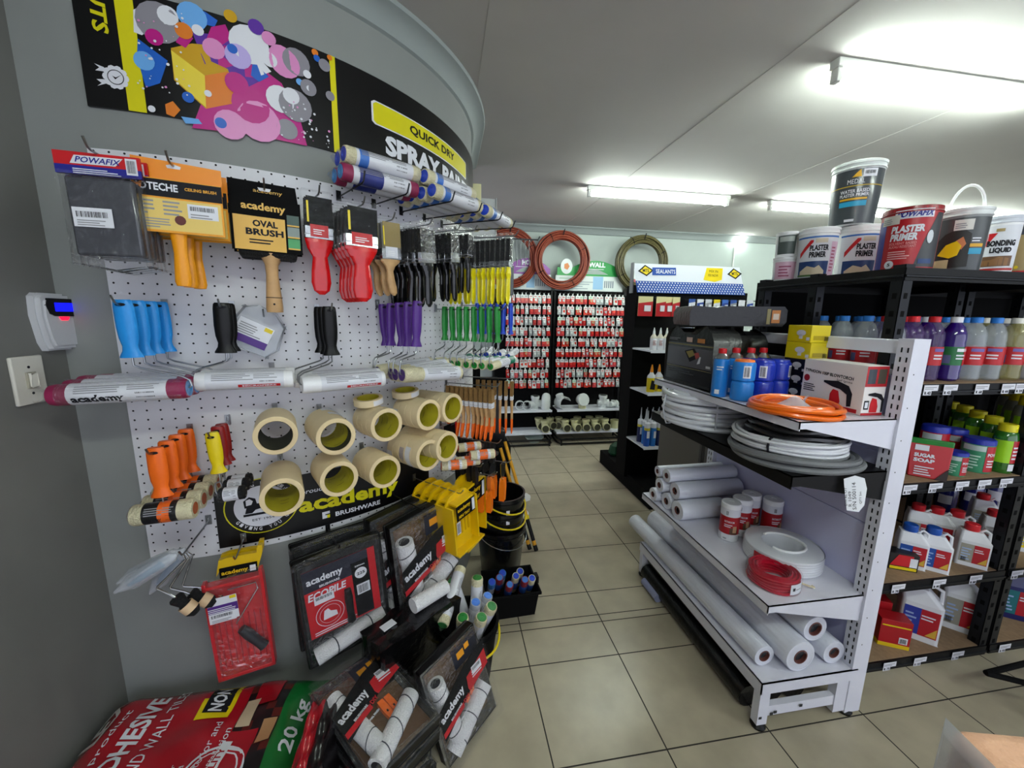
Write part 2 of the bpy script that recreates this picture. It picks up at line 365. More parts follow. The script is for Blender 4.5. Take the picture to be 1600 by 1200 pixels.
# ---------------- sealant stand ----------------
SX0,SX1,SYF,SYB=1.54,2.50,2.95,3.14
t=thing('sealant_stand','black double-sided display stand with a white and blue header sign','display stand',(0,0,0))
b=MB(); b.box(SX0-.04,SX1,SYF+.05,SYB,.1,1.68,MATTE); b.build('pegboard',t,bev=.005)
b=MB(); b.box(SX0-.012,SX1,2.6,3.62,0,.13,MATTE); b.build('plinth',t,bev=.004)
b=MB(); b.box(SX0-.045,SX0-.04,SYF+.04,SYB+.03,.13,1.72,MATTE); b.build('side_panel',t)
hd=MB(); sw=P('d8dce6',.4); sb=P('1a4aa0',.4)
def hf(x,z):  # header leans back as it rises and rounds over
    a=(z)/.24; return (x, SYF+.02+.10*a, 1.66+.235*a)
SW=.96
def strip(z0,z1,m,x0=0,x1=SW,dy=0,k=4):
    vs=[]
    for j in range(k+1):
        z=z0+(z1-z0)*j/k
        for x in (x0,x1):
            p=hf(SX0-.05+x,z); vs.append((p[0],p[1]-dy,p[2]))
    hd.add(vs,[(2*j,2*j+1,2*j+3,2*j+2) for j in range(k)],m)
strip(0,.095,sb); strip(.095,.24,sw)
for j in range(5):
    for i in range(38):
        x=.01+i*.025+(j%2)*.0125; z=.005+j*.0185
        if x<SW-.01: strip(z,z+.010,sw,x,x+.010,.003,1)
def hfn(x,z,d=.0012): p=hf(SX0-.05+x,z); return (p[0],p[1]-d,p[2])
def hpoly(pts,m,d): hd.add([hfn(x,z,d) for x,z in pts],[tuple(range(len(pts)))],m)
for cx in (.10,.90):
    hpoly([(cx-.07,.175),(cx+.0,.135),(cx+.07,.185),(cx,.23)],INK,.001); hpoly([(cx-.05,.177),(cx,.147),(cx+.05,.184),(cx,.218)],YEL,.0018)
    hd.text('MTS',0,0,.055,.028,0,INK,.02,fn=lambda x,z,cx=cx: hfn(cx-.028+x,.168+z,.0026))
hpoly([(.15,.145),(.36,.15),(.37,.215),(.16,.21)],sb,.001); hd.text('SEALANTS',0,0,.17,.035,0,WHITE,.01,.1,fn=lambda x,z: hfn(.185+x,.162+z,.002))
hpoly([(.60,.12),(.70,.105),(.77,.125),(.80,.225),(.65,.225)],YEL,.001); hd.text('MIX IN',0,0,.08,.022,0,INK,.0,.2,fn=lambda x,z: hfn(.665+x,.185+z,.002)); hd.text('FIX NOW',0,0,.09,.022,0,INK,.0,.2,fn=lambda x,z: hfn(.65+x,.15+z,.002))
hd.build('header_sign',t)
b=MB(); b.prism([(SX0-.055,0),(SX0-.045,0),(SX0-.048,.24),(SX0-.055,.24)],.09,.14,P('8e9294',.4)); b.build('sign_end',t,loc=(0,SYF+.01,1.66))
traym=P('dfe2ea',.4)
SH=[.455,.90,1.20]
for z,x1 in ((.47,SX1),(.897,1.95),(1.222,1.95)):
    b=MB(); b.box(SX0-.045,x1,2.70,SYF+.05,z-.012,z,traym); b.box(SX0-.045,x1,2.695,2.70,z-.018,z+.006,traym)
    if z<.5: b.box(SX0+.14,SX0+.3,2.693,2.6945,z-.014,z+.002,P('2a86c8',.4)); b.box(SX0+.1,SX0+.14,2.693,2.6945,z-.014,z+.002,YEL)
    b.build('tray',t)
# ---------------- back display stands ----------------
def bay(x0,x1,label):
    t=thing('display_bay',label,'display stand',(0,0,0))
    b=MB(); b.box(x0,x1,4.50,4.54,.1,1.76,MATTE); b.build('pegboard',t)
    for x in (x0,x1-.02):
        b=MB(); b.box(x,x+.02,4.46,4.5,.1,1.76,BLACK); b.build('upright',t)
    for z in (.40,.135):
        b=MB(); b.box(x0+.025,x1-.025,4.25,4.5,z-.006,z,traym); b.box(x0+.02,x1-.02,4.245,4.25,z-.02,z+.004,traym); b.build('shelf',t)
    b=MB()
    for z in (.02,.07): b.tube([(x0+.03,4.5,z),(x0+.03,4.22,z),(x0+.06,4.17,z),(x1-.06,4.17,z),(x1-.03,4.22,z),(x1-.03,4.5,z)],.011,BLACK,8)
    for x in (x0+.06,x1-.06): b.cyl((x,4.17,0),(x,4.17,.08),.011,mat=BLACK)
    for x in (x0+.04,x1-.04): b.cyl((x,4.48,0),(x,4.48,.12),.011,mat=BLACK)
    b.build('base_rail',t)
bay(.52,1.205,'black display stand of fitting packets under the purple header card')
bay(1.225,2.09,'black display stand of fitting packets under the green header card')
# side grid stand right of the bays
t=thing('grid_stand','dark wire grid panel standing beyond the sealant stand, with a few packets','display stand',(0,0,0))
b=MB()
for k in range(12): b.tube([(2.13+.05*k,4.4-.02*k,.1),(2.13+.05*k,4.4-.02*k,1.72)],.003,DWIRE,5)
for k in range(17): b.tube([(2.12,4.4,.12+.1*k),(2.7,4.17,.12+.1*k)],.003,DWIRE,5)
b.build('wire_grid',t)
b=MB(); b.box(2.12,2.72,4.52,4.54,.0,1.72,MATTE); b.build('back_sheet',t)
# ---------------- things fixed to the curved wall ----------------
import bmesh
def wallpoly(mb,pts,mat,off,step=3.0):
    """pts: (angle, height) outline laid on the curved wall, raised by off"""
    bm=bmesh.new(); vs=[bm.verts.new((a,0,z)) for a,z in pts]
    tri=tessellate_polygon([[Vector((a,z*50,0)) for a,z in pts]])
    for t3 in tri:
        try: bm.faces.new([vs[i] for i in t3])
        except ValueError: pass
    a0=min(p[0] for p in pts); a1=max(p[0] for p in pts); k=math.ceil(a0/step)*step
    while k<a1:
        if k>a0+.01: bmesh.ops.bisect_plane(bm,geom=bm.verts[:]+bm.edges[:]+bm.faces[:],plane_co=(k,0,0),plane_no=(1,0,0),dist=1e-5)
        k+=step
    bm.verts.index_update(); mb.add([wp(v.co.x,v.co.z,off) for v in bm.verts],[tuple(v.index for v in f.verts) for f in bm.faces],mat); bm.free()
def wpx(mb,pxs,mat,off): wallpoly(mb,[wall(x,y,off) for x,y in pxs],mat,off)
def wslab(mb,a0,a1,z0,z1,off,th,mat,step=2.5):
    n=max(1,int((a1-a0)/step)); A=[a0+(a1-a0)*i/n for i in range(n+1)]; vs=[]
    for a in A: vs+=[wp(a,z0,off),wp(a,z1,off),wp(a,z1,off+th),wp(a,z0,off+th)]
    fs=[(4*i+j,4*i+(j+1)%4,4*i+4+(j+1)%4,4*i+4+j) for i in range(n) for j in range(4)]+[(0,1,2,3),(4*n+3,4*n+2,4*n+1,4*n)]
    mb.add(vs,fs,mat)
def wcirc(mb,a,z,r,mat,off,n=16,r2=None,ph=0):
    ra=math.degrees(r/WR); r2=r2 or r
    wallpoly(mb,[(a+ra*math.cos(2*PI*i/n+ph),z+r2*math.sin(2*PI*i/n+ph)) for i in range(n)],mat,off)
def wtext(mb,s,a0,z0,a1,h,off,mat,bold=.02,slant=0,rise=0):
    """text running from angle a0 to a1 on the wall"""
    w=R_(a1-a0)*WR
    mb.text(s,0,0,w,h,0,mat,bold,slant,fn=lambda x,z: wp(a0+math.degrees(x/WR),z0+z+rise*x,off))
# pegboard
peg=M('pegboard_white','dadadf',.45,noise=.04,scale=4); hole=M('peg_hole','141416',.9)
b=MB(); wslab(b,-88,-6,.662,1.883,.001,.005,peg)
a=-87.3; pa=math.degrees(.0343/WR); i=0
while a<-7:
    z=.675
    while z<1.88:
        p=[wp(a+math.degrees(.0031*math.cos(PI*k/3)/WR),z+.0031*math.sin(PI*k/3),.0063) for k in range(6)]
        b.add(p,[(0,1,2,3,4,5)],hole); z+=.0286
    a+=pa
tag(b.build('pegboard'),'white perforated pegboard wrapped round the curved grey wall, full of brushes and rollers','pegboard')
# sign board
sgn=MB(); sk=M('sign_black','08080a',.3); wslab(sgn,-87.1,-4,1.985,2.27,.001,.007,sk)
SY=P('d8cf10',.35); o0=.0086
def sa(x,y): return wall(x,y,o0)[0]
a1,a2=sa(203,80)-1.0,sa(203,80)+1.0; wallpoly(sgn,[(a1,1.985),(a2,1.985),(a2,2.27),(a1,2.27)],SY,o0)
b1=sa(523,170); wallpoly(sgn,[(b1-.45,1.985),(b1+.45,1.985),(b1+.45,2.27),(b1-.45,2.27)],SY,o0)
MG,PU,BL,LB,OR,PK,GR,WH,DY=[P(c,.35) for c in ('b8127f','5a2a9a','1b5fc0','6aa9e6','dd7a22','d98ac0','8a8790','dedfe6','c79a10')]
lay=[('p',MG,[(300,200),(330,120),(350,70),(400,100),(440,130),(470,190),(480,228),(400,212),(330,203)]),
 ('p',PU,[(300,50),(380,60),(420,120),(380,140),(320,100)]),('p',BL,[(215,60),(262,95),(250,130),(228,137),(214,90)]),
 ('p',WH,[(208,15),(222,10),(243,38),(222,55),(209,50)]),('p',DY,[(267,75),(300,68),(322,70),(330,96),(356,108),(374,160),(322,170),(272,125)]),
 ('p',OR,[(320,118),(356,112),(375,160),(322,170)]),('p',P('e8d040',.35),[(267,78),(320,118),(322,168),(273,124)]),
 ('p',MG,[(275,100-52),(292,50),(302,60),(290,75),(275,66)]),('p',BL,[(285,12),(320,18),(340,32),(335,42),(290,30)]),
 ('p',MG,[(330,42),(352,38),(362,60),(345,72),(322,62)]),('p',PU,[(345,85),(370,80),(395,100),(375,112)]),
 ('p',OR,[(258,163),(270,158),(282,172),(272,183),(260,178)]),('p',LB,[(283,182),(310,186),(316,194),(290,193)]),
 ('p',WH,[(400,96),(412,98),(424,112),(408,118)]),('p',BL,[(395,95),(420,120),(405,128),(392,118)]),
 ('c',GR,247,35,30),('c',WH,262,24,14),('c',LB,300,25,20),('c',OR,287,48,12),('c',WH,309,47,8),('c',MG,241,58,12),('c',PK,334,76,15),
 ('c',LB,225,95,14),('c',WH,390,70,28),('c',P('b8a8e0',.35),372,88,18),('c',PK,440,90,18),('c',WH,421,93,11),('c',PK,445,98,22),('c',GR,463,97,20),
 ('c',WH,438,155,20),('c',GR,462,165,24),('c',WH,455,150,12),('c',GR,449,202,15),('c',PK,405,190,30),('c',MG,392,165,26),('c',PK,360,195,22),
 ('c',BL,294,152,8),('c',BL,345,192,8),('c',BL,363,76,7),('c',WH,237,170,5),('c',WH,325,146,5),('c',OR,492,82,5),('c',BL,495,91,5),('c',OR,515,90,4),('c',GR,507,102,9),('c',GR,516,150,7),
 ('c',LB,468,128,5),('c',WH,480,116,6),('c',WH,483,138,4),('c',GR,482,137,12),('c',DY,360,25,9),('c',PU,400,42,11),('c',PK,420,60,10),('c',MG,370,130,16)]
for k,e in enumerate(lay):
    off=o0+.0003+k*.00006
    if e[0]=='p': wpx(sgn,e[2],e[1],off)
    else:
        a,z=wall(e[2],e[3],off); wcirc(sgn,a,z,e[4]*px_m(wp(a,z))*.95,e[1],off)
rnd=random.Random(3)
for k in range(90):
    x=rnd.choice([rnd.uniform(215,300),rnd.uniform(440,515)]); y=x*.45-60+rnd.uniform(10,90) if x>400 else rnd.uniform(20,150)
    a,z=wall(x,y,o0)
    if 1.99<z<2.262: wcirc(sgn,a,z,rnd.uniform(.0012,.004),WH if rnd.random()<.8 else PK,o0+.005,6)
# medal and the rotated writing on the dark left end
a,z=wall(181,121,o0)
for q in range(10): wcirc(sgn,a+math.degrees(.020*math.cos(q*PI/5)/WR),z+.020*math.sin(q*PI/5),.009,WH,o0+.0006,8)
wcirc(sgn,a,z,.023,WH,o0+.0007,20); wcirc(sgn,a,z,.018,sk,o0+.0009,20); wcirc(sgn,a,z,.016,WH,o0+.0011,20)
wpx(sgn,[(175,118),(180,124),(190,117),(181,121)],sk,o0+.0013)
for dz in (.014,-.014):
    da=math.degrees(.042/WR); d2=math.degrees(.022/WR); wallpoly(sgn,[(a-d2,z+dz-.004),(a-da,z+dz*1.3-.008),(a-da+.5,z+dz*1.3),(a-da,z+dz*1.3+.008),(a-d2,z+dz+.006)],WH,o0+.0006)
sgn.text('UTS',0,0,.098,.034,0,SY,.03,.2,fn=lambda x,z_: wp(sa(160,30)-1.2+math.degrees(z_/WR),2.263-.105+.105-x,o0+.0006) if 2.263-x>1.99 else wp(sa(160,30)-1.2+math.degrees(z_/WR),1.99,o0+.0006))
# yellow banner with white outline
def band(A0,A1,zA,zB,mat,off,sk_=0):
    wallpoly(sgn,[(A0,zA),(A0+.6,zA-.008),(A1-.3,zA-.008),(A1,zA),(A1,zB),(A1-.3,zB+.008),(A0+.6,zB+.008),(A0,zB)],mat,off)
q0,q1=sa(580,165),sa(726,250)+1
band(q0,q1,2.125,2.186,WH,o0+.0004); band(q0+.35,q1-.3,2.129,2.182,SY,o0+.0009)
wtext(sgn,'QUICK DRY',sa(640,205),2.138,sa(709,238),.036,o0+.0016,sk,.03)
wtext(sgn,'SPRAY PAINT',sa(602,225),2.030,sa(729,285),.068,o0+.0012,WH,.05)
tag(sgn.build('paint_sign'),'long black sign with colour-splash artwork curving along the wall above the pegboard','sign')
# pegboard poster
po=MB(); wslab(po,-78.4,-38.6,.684,.897,.0065,.003,sk); po_o=.0099
a,z=wall(410,790,po_o)
wcirc(po,a,z,.108,SY,po_o+.0003,40,.098); wcirc(po,a,z,.104,sk,po_o+.0006,40,.095); wcirc(po,a,z,.080,WH,po_o+.0009,40,.073)
def lion(mb,F_,m,s=1):
    for pts in ([(-.055,-.03),(.05,-.03),(.052,-.022),(-.055,-.022)],[(-.05,-.02),(-.045,.0),(-.02,.012),(.02,.01),(.04,.0),(.046,-.02),(.036,-.02),(.03,-.008),(0,-.006),(-.02,-.01),(-.03,-.02)],
                [(-.05,0),(-.052,.025),(-.035,.038),(-.018,.03),(-.014,.01),(-.03,0)],[(.04,0),(.055,.012),(.05,.026),(.046,.025),(.049,.014),(.036,.004)]):
        mb_pts=[F_(x*s,y*s) for x,y in pts]; wallpoly(mb,mb_pts,m,po_o+.0013)
    for x,y in ((-.042,.022),(-.030,.024)): pass
lion(po,lambda x,y:(a+math.degrees(x/WR),z+y),INK)
wallpoly(po,[(a+math.degrees(x/WR),z+y) for x,y in ((-.045,.008),(-.045,.027),(-.034,.031),(-.025,.022),(-.03,.01))],WH,po_o+.0016)
for s,r,th0,dth,rv in (('GIVING YOU QUALITY FINISH',.088,215,-9.2,0),('TAKING PRIDE',.088,150,-9,0)):
    for i,ch in enumerate(s):
        if ch==' ': continue
        t_=R_(th0+i*(9.6 if th0>180 else dth)); cx,cz=r*math.cos(t_),r*.92*math.sin(t_); rot=t_+PI/2 if th0>180 else t_-PI/2
        po.text(ch,0,0,.009,.012,0,WH,.02,fn=lambda x,z_,cx=cx,cz=cz,rot=rot: wp(a+math.degrees((cx+(x-.0045)*math.cos(rot)-(z_-.006)*math.sin(rot))/WR),z+cz+(x-.0045)*math.sin(rot)+(z_-.006)*math.cos(rot),po_o+.0012))
wtext(po,'EST 1954',a-1.6,z-.05,a+1.6,.008,po_o+.0013,INK,.0)
po_a=sa(470,790)
wtext(po,'proudly',sa(470,775),.818,sa(512,765),.022,po_o+.0006,WH,.01,.2)
wtext(po,'academy',wall(466,790)[0],.740,wall(620,765)[0],.075,po_o+.0006,SY,.035,0,-.07)
wtext(po,'BRUSHWARE',wall(523,800)[0],wall(523,805)[1],wall(592,785)[0],.018,po_o+.0006,WH,.03,0,-.05)
a_=wall(508,800)[0]; zq=wall(508,808)[1]
wallpoly(po,[(a_-.6,zq),(a_+.7,zq),(a_+.7,zq+.026),(a_-.6,zq+.026)],WH,po_o+.0006); wallpoly(po,[(a_-.1,zq+.012),(a_+.7,zq+.012),(a_+.7,zq+.016),(a_-.1,zq+.016)],sk,po_o+.001); wallpoly(po,[(a_+.2,zq),(a_+.7,zq),(a_+.7,zq+.012),(a_+.2,zq+.012)],SY,po_o+.001)
for x,y in ((-77.8,.89),(-39.3,.89),(-39.3,.691)): wcirc(po,x,y,.003,SY,po_o+.0006,8)
tag(po.build('poster'),'black poster with yellow lettering and a round lion emblem low on the pegboard','poster')
# square cable cutout in the board
b=MB(); wslab(b,*(lambda a:(a-.35,a+.45))(wall(424,572)[0]),wall(424,572)[1]-.013,wall(424,572)[1]+.013,.006,.002,GREY)
tag(b.build('blanking_plate'),'small grey square plate set in the pegboard under the mini roller bag','plate')
# alarm keypad and switch on the left wall
LX=-1.075
p=atx(80,503,LX); t=thing('alarm_sensor','white alarm panel with a blue screen and red light on the side wall','sensor',(LX,p.y,p.z),PI/2); t.scale=(.88,.75,.9)
cas=P('c9cace',.35); bm_=MB()
def shell(sc,y0,y1):
    o_=[(-.062,.075),(-.05,.085),(.05,.085),(.062,.075),(.066,.02),(.056,-.06),(.045,-.085),(-.045,-.085),(-.056,-.06),(-.066,.02)]
    bm_.prism([(x*sc,z*sc) for x,z in o_],y0,y1,cas)
shell(1,-.02,0); shell(.93,-.036,-.02); shell(.82,-.043,-.036); bm_.build('housing',t,bev=.004)
b=MB(); b.prism([(-.045,.07),(.045,.07),(.052,.05),(.044,.025),(.03,.018),(-.03,.018),(-.044,.025),(-.052,.05)],-.047,-.04,BLACK); b.build('bezel',t,bev=.003)
b=MB(); b.box(-.028,.036,-.0475,-.046,.032,.058,M('screen_blue','0a10ff',.3,emit=.5)); b.build('screen',t)
b=MB(); b.prism([(-.016,.016),(.016,.016),(.01,.006),(-.01,.006)],-.0465,-.043,M('led_red','ff1030',.3,emit=.8)); b.build('indicator',t)
b=MB(); b.box(.034,.046,-.0435,-.042,-.066,-.056,INK); b.build('badge',t)
p=atx(42,594,LX); t=thing('light_switch','cream double-screw light switch plate on the side wall below the alarm panel','switch',(LX,p.y,p.z),PI/2)
sp=P('d6d3c8',.35); b=MB(); b.box(-.040,.040,-.009,0,-.062,.062,sp)
for z in (.034,-.034): b.cyl((0,-.0095,z),(0,-.006,z),.0035,mat=INK)
b.build('plate',t,bev=.003)
b=MB(); b.box(-.012,.012,-.0135,-.007,-.021,.021,P('a09b8c',.4)); b.build('surround',t,bev=.001)
b=MB(); b.prism([(-.008,-.017),(.008,-.017),(.008,.017),(-.008,.017)],-.018,-.009,P('e2dfd4',.3)); b.build('rocker',t,bev=.002)
# electrical box and cream sensor past the bend, on the straight run of wall
b=MB(); xe=aty(776,315,2.70).x; b.box(.152,xe-.006,2.70,2.9,1.90,2.21,P('b9bcbc',.4)); b.box(xe-.006,xe,2.69,2.91,1.895,2.215,P('c6c9c8',.4)); tag(b.build('electrical_box',bev=.003),'pale grey electrical box on the wall past the bend','electrical box')
b=MB(); xe=aty(752,290,2.52).x; b.box(.152,xe,2.52,2.58,2.10,2.24,P('cfca9a',.4)); tag(b.build('door_chime',bev=.004),'small cream unit on the wall beside the grey electrical box','door chime')
# ---------------- goods hanging on the pegboard ----------------
def hook(th,z,L,label,r=.0026,up=.02,m=None,a=0,name='peg_hook'):
    """wire prong sticking straight out of the board"""
    b=MB(); m=m or WIRE
    b.tube([(0,0.0,.012),(0,-.004,.012),(0,-.006,0),(0,-L*.5,0),(0,-L+.01,0),(0,-L,.004),(0,-L-.012,up)],r,m,6)
    b.box(-.008,.008,-.002,.0,-.012,.02,m)
    p=wp(th,z,.0085); o=b.build(name,loc=p,rz=R_(th+90)+a); return tag(o,label,'hook','wire hooks in the pegboard')
def row(pr,px,py,off,n,gap,lab,jx=1.5,scale=None,dz=0,tl=0,hk=None,hl=.03,ja=0):
    th,z=wall(px,py,off); rnd=random.Random(int(px*7+py)); out=[]
    for i in range(n):
        o_=off-i*gap; tilt=R_(rnd.uniform(-jx,jx))+tl
        l=lab if n==1 else lab%nth(i,n)
        out.append(pr.put(wp(th,z-dz*i,o_),(0,tilt,R_(th+90+rnd.uniform(-ja,ja))),l,scale))
    if hk: hook(th,z+.0005,off+hl-.0085,hk)
    return out
def handle(b,col,L,w,d,z0=.012,hole=True,ribs=0):
    b.lathe([(0,z0),(w*.38,z0),(w*.46,z0-.004),(w*.5,z0-L*.12),(w*.52,z0-L*.45),(w*.48,z0-L*.66),(w*.38,z0-L*.8),(w*.42,z0-L*.88),(w*.58,z0-L*.97),(w*.6,z0-L),(0,z0-L)],col,14,sy=d/w)
    if hole:
        b.add([(w*.26*math.cos(k*PI/4),-d*.53,.004*math.sin(k*PI/4)) for k in range(8)],[tuple(range(8))],INK)
def sleeve(b,x0,L,r,z,body,y=0,endc=None,wrap=None,txt=None,band=None,small=True,wl=(.2,.85),tc=None,n=18):
    b.lathe([(0,0,endc or body),(r*.76,0.0),(r*.78,-.001 if L>0 else .001,body),(r*.93,0),(r,L*.03),(r,L*.97),(r*.93,L),(r*.6,L,endc or body),(0,L)],body,n,(x0,y,z),axis='x')
    if wrap:
        a,c=x0+L*wl[0],x0+L*wl[1]
        b.lathe([(r*1.012,a),(r*1.012,c)],wrap,n,(0,y,z),axis='x')
        if band and band[0]=='s':
            fs_=lambda X,Z:(X,y-r*1.022*math.cos(Z/r),z+r*1.022*math.sin(Z/r)); a1_,c1_=a+(c-a)*band[2],a+(c-a)*band[3]
            for k_ in range(3): b.add([fs_(a1_,-r*(.35+.12*k_)),fs_(c1_,-r*(.35+.12*k_)),fs_(c1_,-r*(.47+.12*k_)),fs_(a1_,-r*(.47+.12*k_))],[(0,1,2,3)],band[1])
            b.text('MICROFIBRE',0,0,abs(c1_-a1_)*.8,r*.2,0,LAB,.03,fn=lambda X,Z:(min(a1_,c1_)+abs(c1_-a1_)*.1+X,y-r*1.03*math.cos((Z-r*.62)/r),z+r*1.03*math.sin((Z-r*.62)/r)))
        elif band:
            b.lathe([(r*1.02,a+(c-a)*band[1]),(r*1.02,a+(c-a)*band[2])],band[0],n,(0,y,z),axis='x')
        fn=lambda X,Z:(X,y-r*1.03*math.cos(Z/r),z+r*1.03*math.sin(Z/r))
        x_,xx=min(a,c),max(a,c); w=xx-x_
        if txt: b.text(txt,x_+w*.04,-r*.95,w*.52,r*.95,0,tc or INK,.04,fn=fn)
        if small: b.lines(x_+w*.08,r*.15,w*.55,r*.8,0,4,GREY,fn=fn); b.bars(x_+w*.68,-r*.5,w*.2,r*.55,0,INK,12,fn)
        b.lines(x_+w*.6,r*.3,w*.34,r*.6,0,3,GREY,fn=fn)
def roller_frame(name,label,col,hl,hw,dx,zr,L,rr,body,endc=None,wrap=None,txt=None,band=None,wire=WIRE,wl=(.2,.85),film=True,hd=.022,x2=0,group=None):
    t=thing(name,label,'paint roller',group=group)
    b=MB(); handle(b,col,hl,hw,hd); b.build('handle',t)
    s=1 if dx>0 else -1
    b=MB(); b.tube([(0,0,-hl+.014),(0,0,-hl-.008),(dx*.12,0,-hl-.016),(dx*.84,0,-hl-.016-abs(dx)*.22),(dx*.97,0,-hl-.024-abs(dx)*.24),(dx,0,-hl-.04-abs(dx)*.24),(dx,0,zr+.012),(dx-.004*s,0,zr+.003),(dx-.012*s,0,zr)],.0026,wire,7); b.build('wire_frame',t)
    b=MB(); sleeve(b,dx-.008*s,-L*s,rr,zr,body,endc=endc,wrap=wrap,txt=txt,band=band,wl=wl); b.build('roller',t)
    if film:
        b=MB(); x0=dx-.004*s; b.lathe([(rr*.3,0),(rr*.9,.001*-s),(rr*1.03,-L*.06*s),(rr*1.035,-L*.5*s),(rr*1.03,-L*.95*s),(rr*.5,-L*1.05*s),(rr*.7,-L*1.12*s)],FILM,14,(x0,0,zr),axis='x'); b.build('wrapper',t)
    return Proto(t)
LBLUE=P('1f8fe0',.35); PURP=P('4b1f7d',.4); GRN=P('14842e',.4); DBLUE=P('1b45c4',.4); ORG=P('f26a10',.4); DRED=P('8d1414',.4); MAG=P('8e1f4c',.5)
LAB=P('dcdde4',.45)
G='paint roller frames on the pegboard'
pr=roller_frame('paint_roller','x',LBLUE,.142,.042,.115,-.215,.275,.0265,MAG,endc=P('3f8fd0',.5),wrap=LAB,txt='academy',wl=(.14,.86),group='blue-handled paint rollers')
row(pr,192,476,.205,4,.056,'bright blue handled paint roller with maroon fleece, %s of its hook',2,hk='wire hook holding the four bright blue handled rollers')
pr=roller_frame('paint_roller','x',BLACK,.138,.044,-.082,-.205,.235,.026,WHITE,wrap=LAB,band=('s',RED,.40,.95),wl=(.1,.9),group='black-handled paint rollers left pair')
row(pr,347,480,.15,2,.055,'black handled paint roller with white fleece beside the blue ones, %s of the pair',2,hk='wire hook holding the pair of black handled rollers')
pr=roller_frame('paint_roller','x',BLACK,.150,.042,-.098,-.225,.25,.026,WHITE,wrap=LAB,band=('s',RED,.40,.98),wl=(.2,.95),group='black-handled paint rollers right trio')
row(pr,514,485,.17,3,.055,'black handled paint roller above the masking tape, %s of the three',2,hk='wire hook holding the three black handled rollers')
pr=roller_frame('paint_roller','x',PURP,.152,.036,-.062,-.235,.25,.0255,CREAM,endc=PURP,wrap=LAB,wl=(.3,.95),group='purple-handled paint rollers')
row(pr,652,476,.26,5,.0535,'purple handled paint roller with cream fleece, %s of the purple ones',4,dz=.002,hk='wire hook holding the purple handled rollers')
pr=roller_frame('paint_roller','x',GRN,.145,.036,-.075,-.225,.22,.0175,CREAM,endc=GRN,wrap=LAB,band=(P('1a7a5c',.4),.6,.95),wl=(.3,.95),film=False,group='green-handled paint rollers')
row(pr,777,484,.315,8,.0368,'green handled paint roller with cream fleece, %s on the long hook',3,hk='long wire hook holding the green handled rollers')
pr=roller_frame('paint_roller','x',DBLUE,.15,.036,-.07,-.24,.20,.0165,FLEECE,endc=DBLUE,wrap=LAB,wl=(.3,.95),film=False,group='blue-handled paint rollers past the green ones')
row(pr,798,478,.26,6,.034,'royal blue handled paint roller past the green ones, %s of its hook',7,hk='wire hook holding the royal blue handled rollers')
pr=roller_frame('mini_paint_roller','x',ORG,.135,.042,-.075,-.168,.135,.028,CREAM,endc=P('b5541a',.6),wrap=BLACK,txt='academy',band=(ORG,.45,.8),wl=(.2,.75),group='orange-handled mini rollers')
for o in row(pr,243,706,.215,4,.0585,'orange handled mini paint roller with cream sleeve, %s of four',2,hk='wire hook holding the orange handled mini rollers'): pass
foam=M('black_foam','101012',.95,bump=.05,scale=150)
thy,_z=wall(332,682,.185)
for col,nm,px,py,off in ((YEL,'yellow',330,682,.185),(DRED,'dark red',341,672,.13),(DRED,'dark red',346,668,.085)):
    pr=roller_frame('mini_paint_roller','x',col,.118,.036,-.016,-.175,.062,.02,foam,wrap=LAB,wl=(.2,.8),group='short-handled mini foam rollers')
    th,z=wall(px,py,off); pr.put(wp(thy,z,off),(0,R_(-3),R_(8)),{'yellow':'yellow handled mini roller with black foam head above the lion poster'}.get(nm,'dark red handled mini roller behind the yellow one, '+('nearer of two' if off>.1 else 'farther of two')))
th,z=wall(330,682,.185); hook(thy,z,.2,'wire hook holding the yellow and dark red mini rollers')
# ---- loose fleece tubes lying across the double prongs at the top
def sleeve_thing(label,L,r,body,endc,wrap,txt=None,group=None,band=None,wl=(.12,.88)):
    t=thing('roller_sleeve',label,'roller sleeve',group=group)
    b=MB(); sleeve(b,0,L,r,0,body,endc=None,wrap=wrap,txt=txt,band=band,wl=wl); b.build('fleece',t)
    b=MB()
    for x,s in ((0,-1),(L,1)): b.lathe([(r*.80,x+.0),(r*.78,x+s*.002),(r*.32,x+s*.0022),(r*.30,x+s*.0008),(0,x+s*.0008)],endc,16,axis='x')
    b.build('end_cap',t)
    b=MB(); b.lathe([(r*.2,-.02),(r*.6,-.008),(r*1.05,.008),(r*1.06,L-.008),(r*.6,L+.008),(r*.2,L+.02)],FILM,14,axis='x'); b.build('wrapper',t)
    return Proto(t)
pr=sleeve_thing('x',.25,.0255,CREAM,DBLUE,LAB,group='blue-ended roller sleeves at the top of the pegboard',band=(P('3a74c8',.4),.05,.2))
pr2=sleeve_thing('x',.25,.0255,MAG,P('3f8fd0',.5),LAB,group='maroon roller sleeves at the top of the pegboard',band=(P('1b2a80',.4),.1,.5))
def tubes(th,z,offs,n,lab,p=None,r=.0265):
    for i,o_ in enumerate(offs): (p or pr).put(wp(th,z,o_),(0,0,R_(th+90+3)),lab%nth(i,len(offs)) if '%s' in lab else lab)
thA,zA=wall(537,240,.17); tubes(thA,zA,[.17,.115],2,'white roller sleeve with blue ends, top layer by the yellow sign stripe, %s')
zB=zA-.053; thB=thA-.6; tubes(thB,zB,[.175,.12],2,'maroon roller sleeve with pale blue ends under the white ones, %s',pr2)
thC,zC=wall(675,297,.235); tubes(thC,zC,[.235,.18,.125,.07],4,'white blue-ended roller sleeve, lower layer below the lettering, %s of four')
tubes(thC-.4,zC+.047,[.207,.152],2,'white blue-ended roller sleeve on top of the middle stack, %s')
thD,zD=wall(757,328,.245); tubes(thD,zD,[.245,.19,.135,.08],4,'white blue-ended roller sleeve at the bend of the wall, %s of four')
tubes(thD,zD+.047,[.162],1,'white blue-ended roller sleeve alone on top of the stack at the bend')
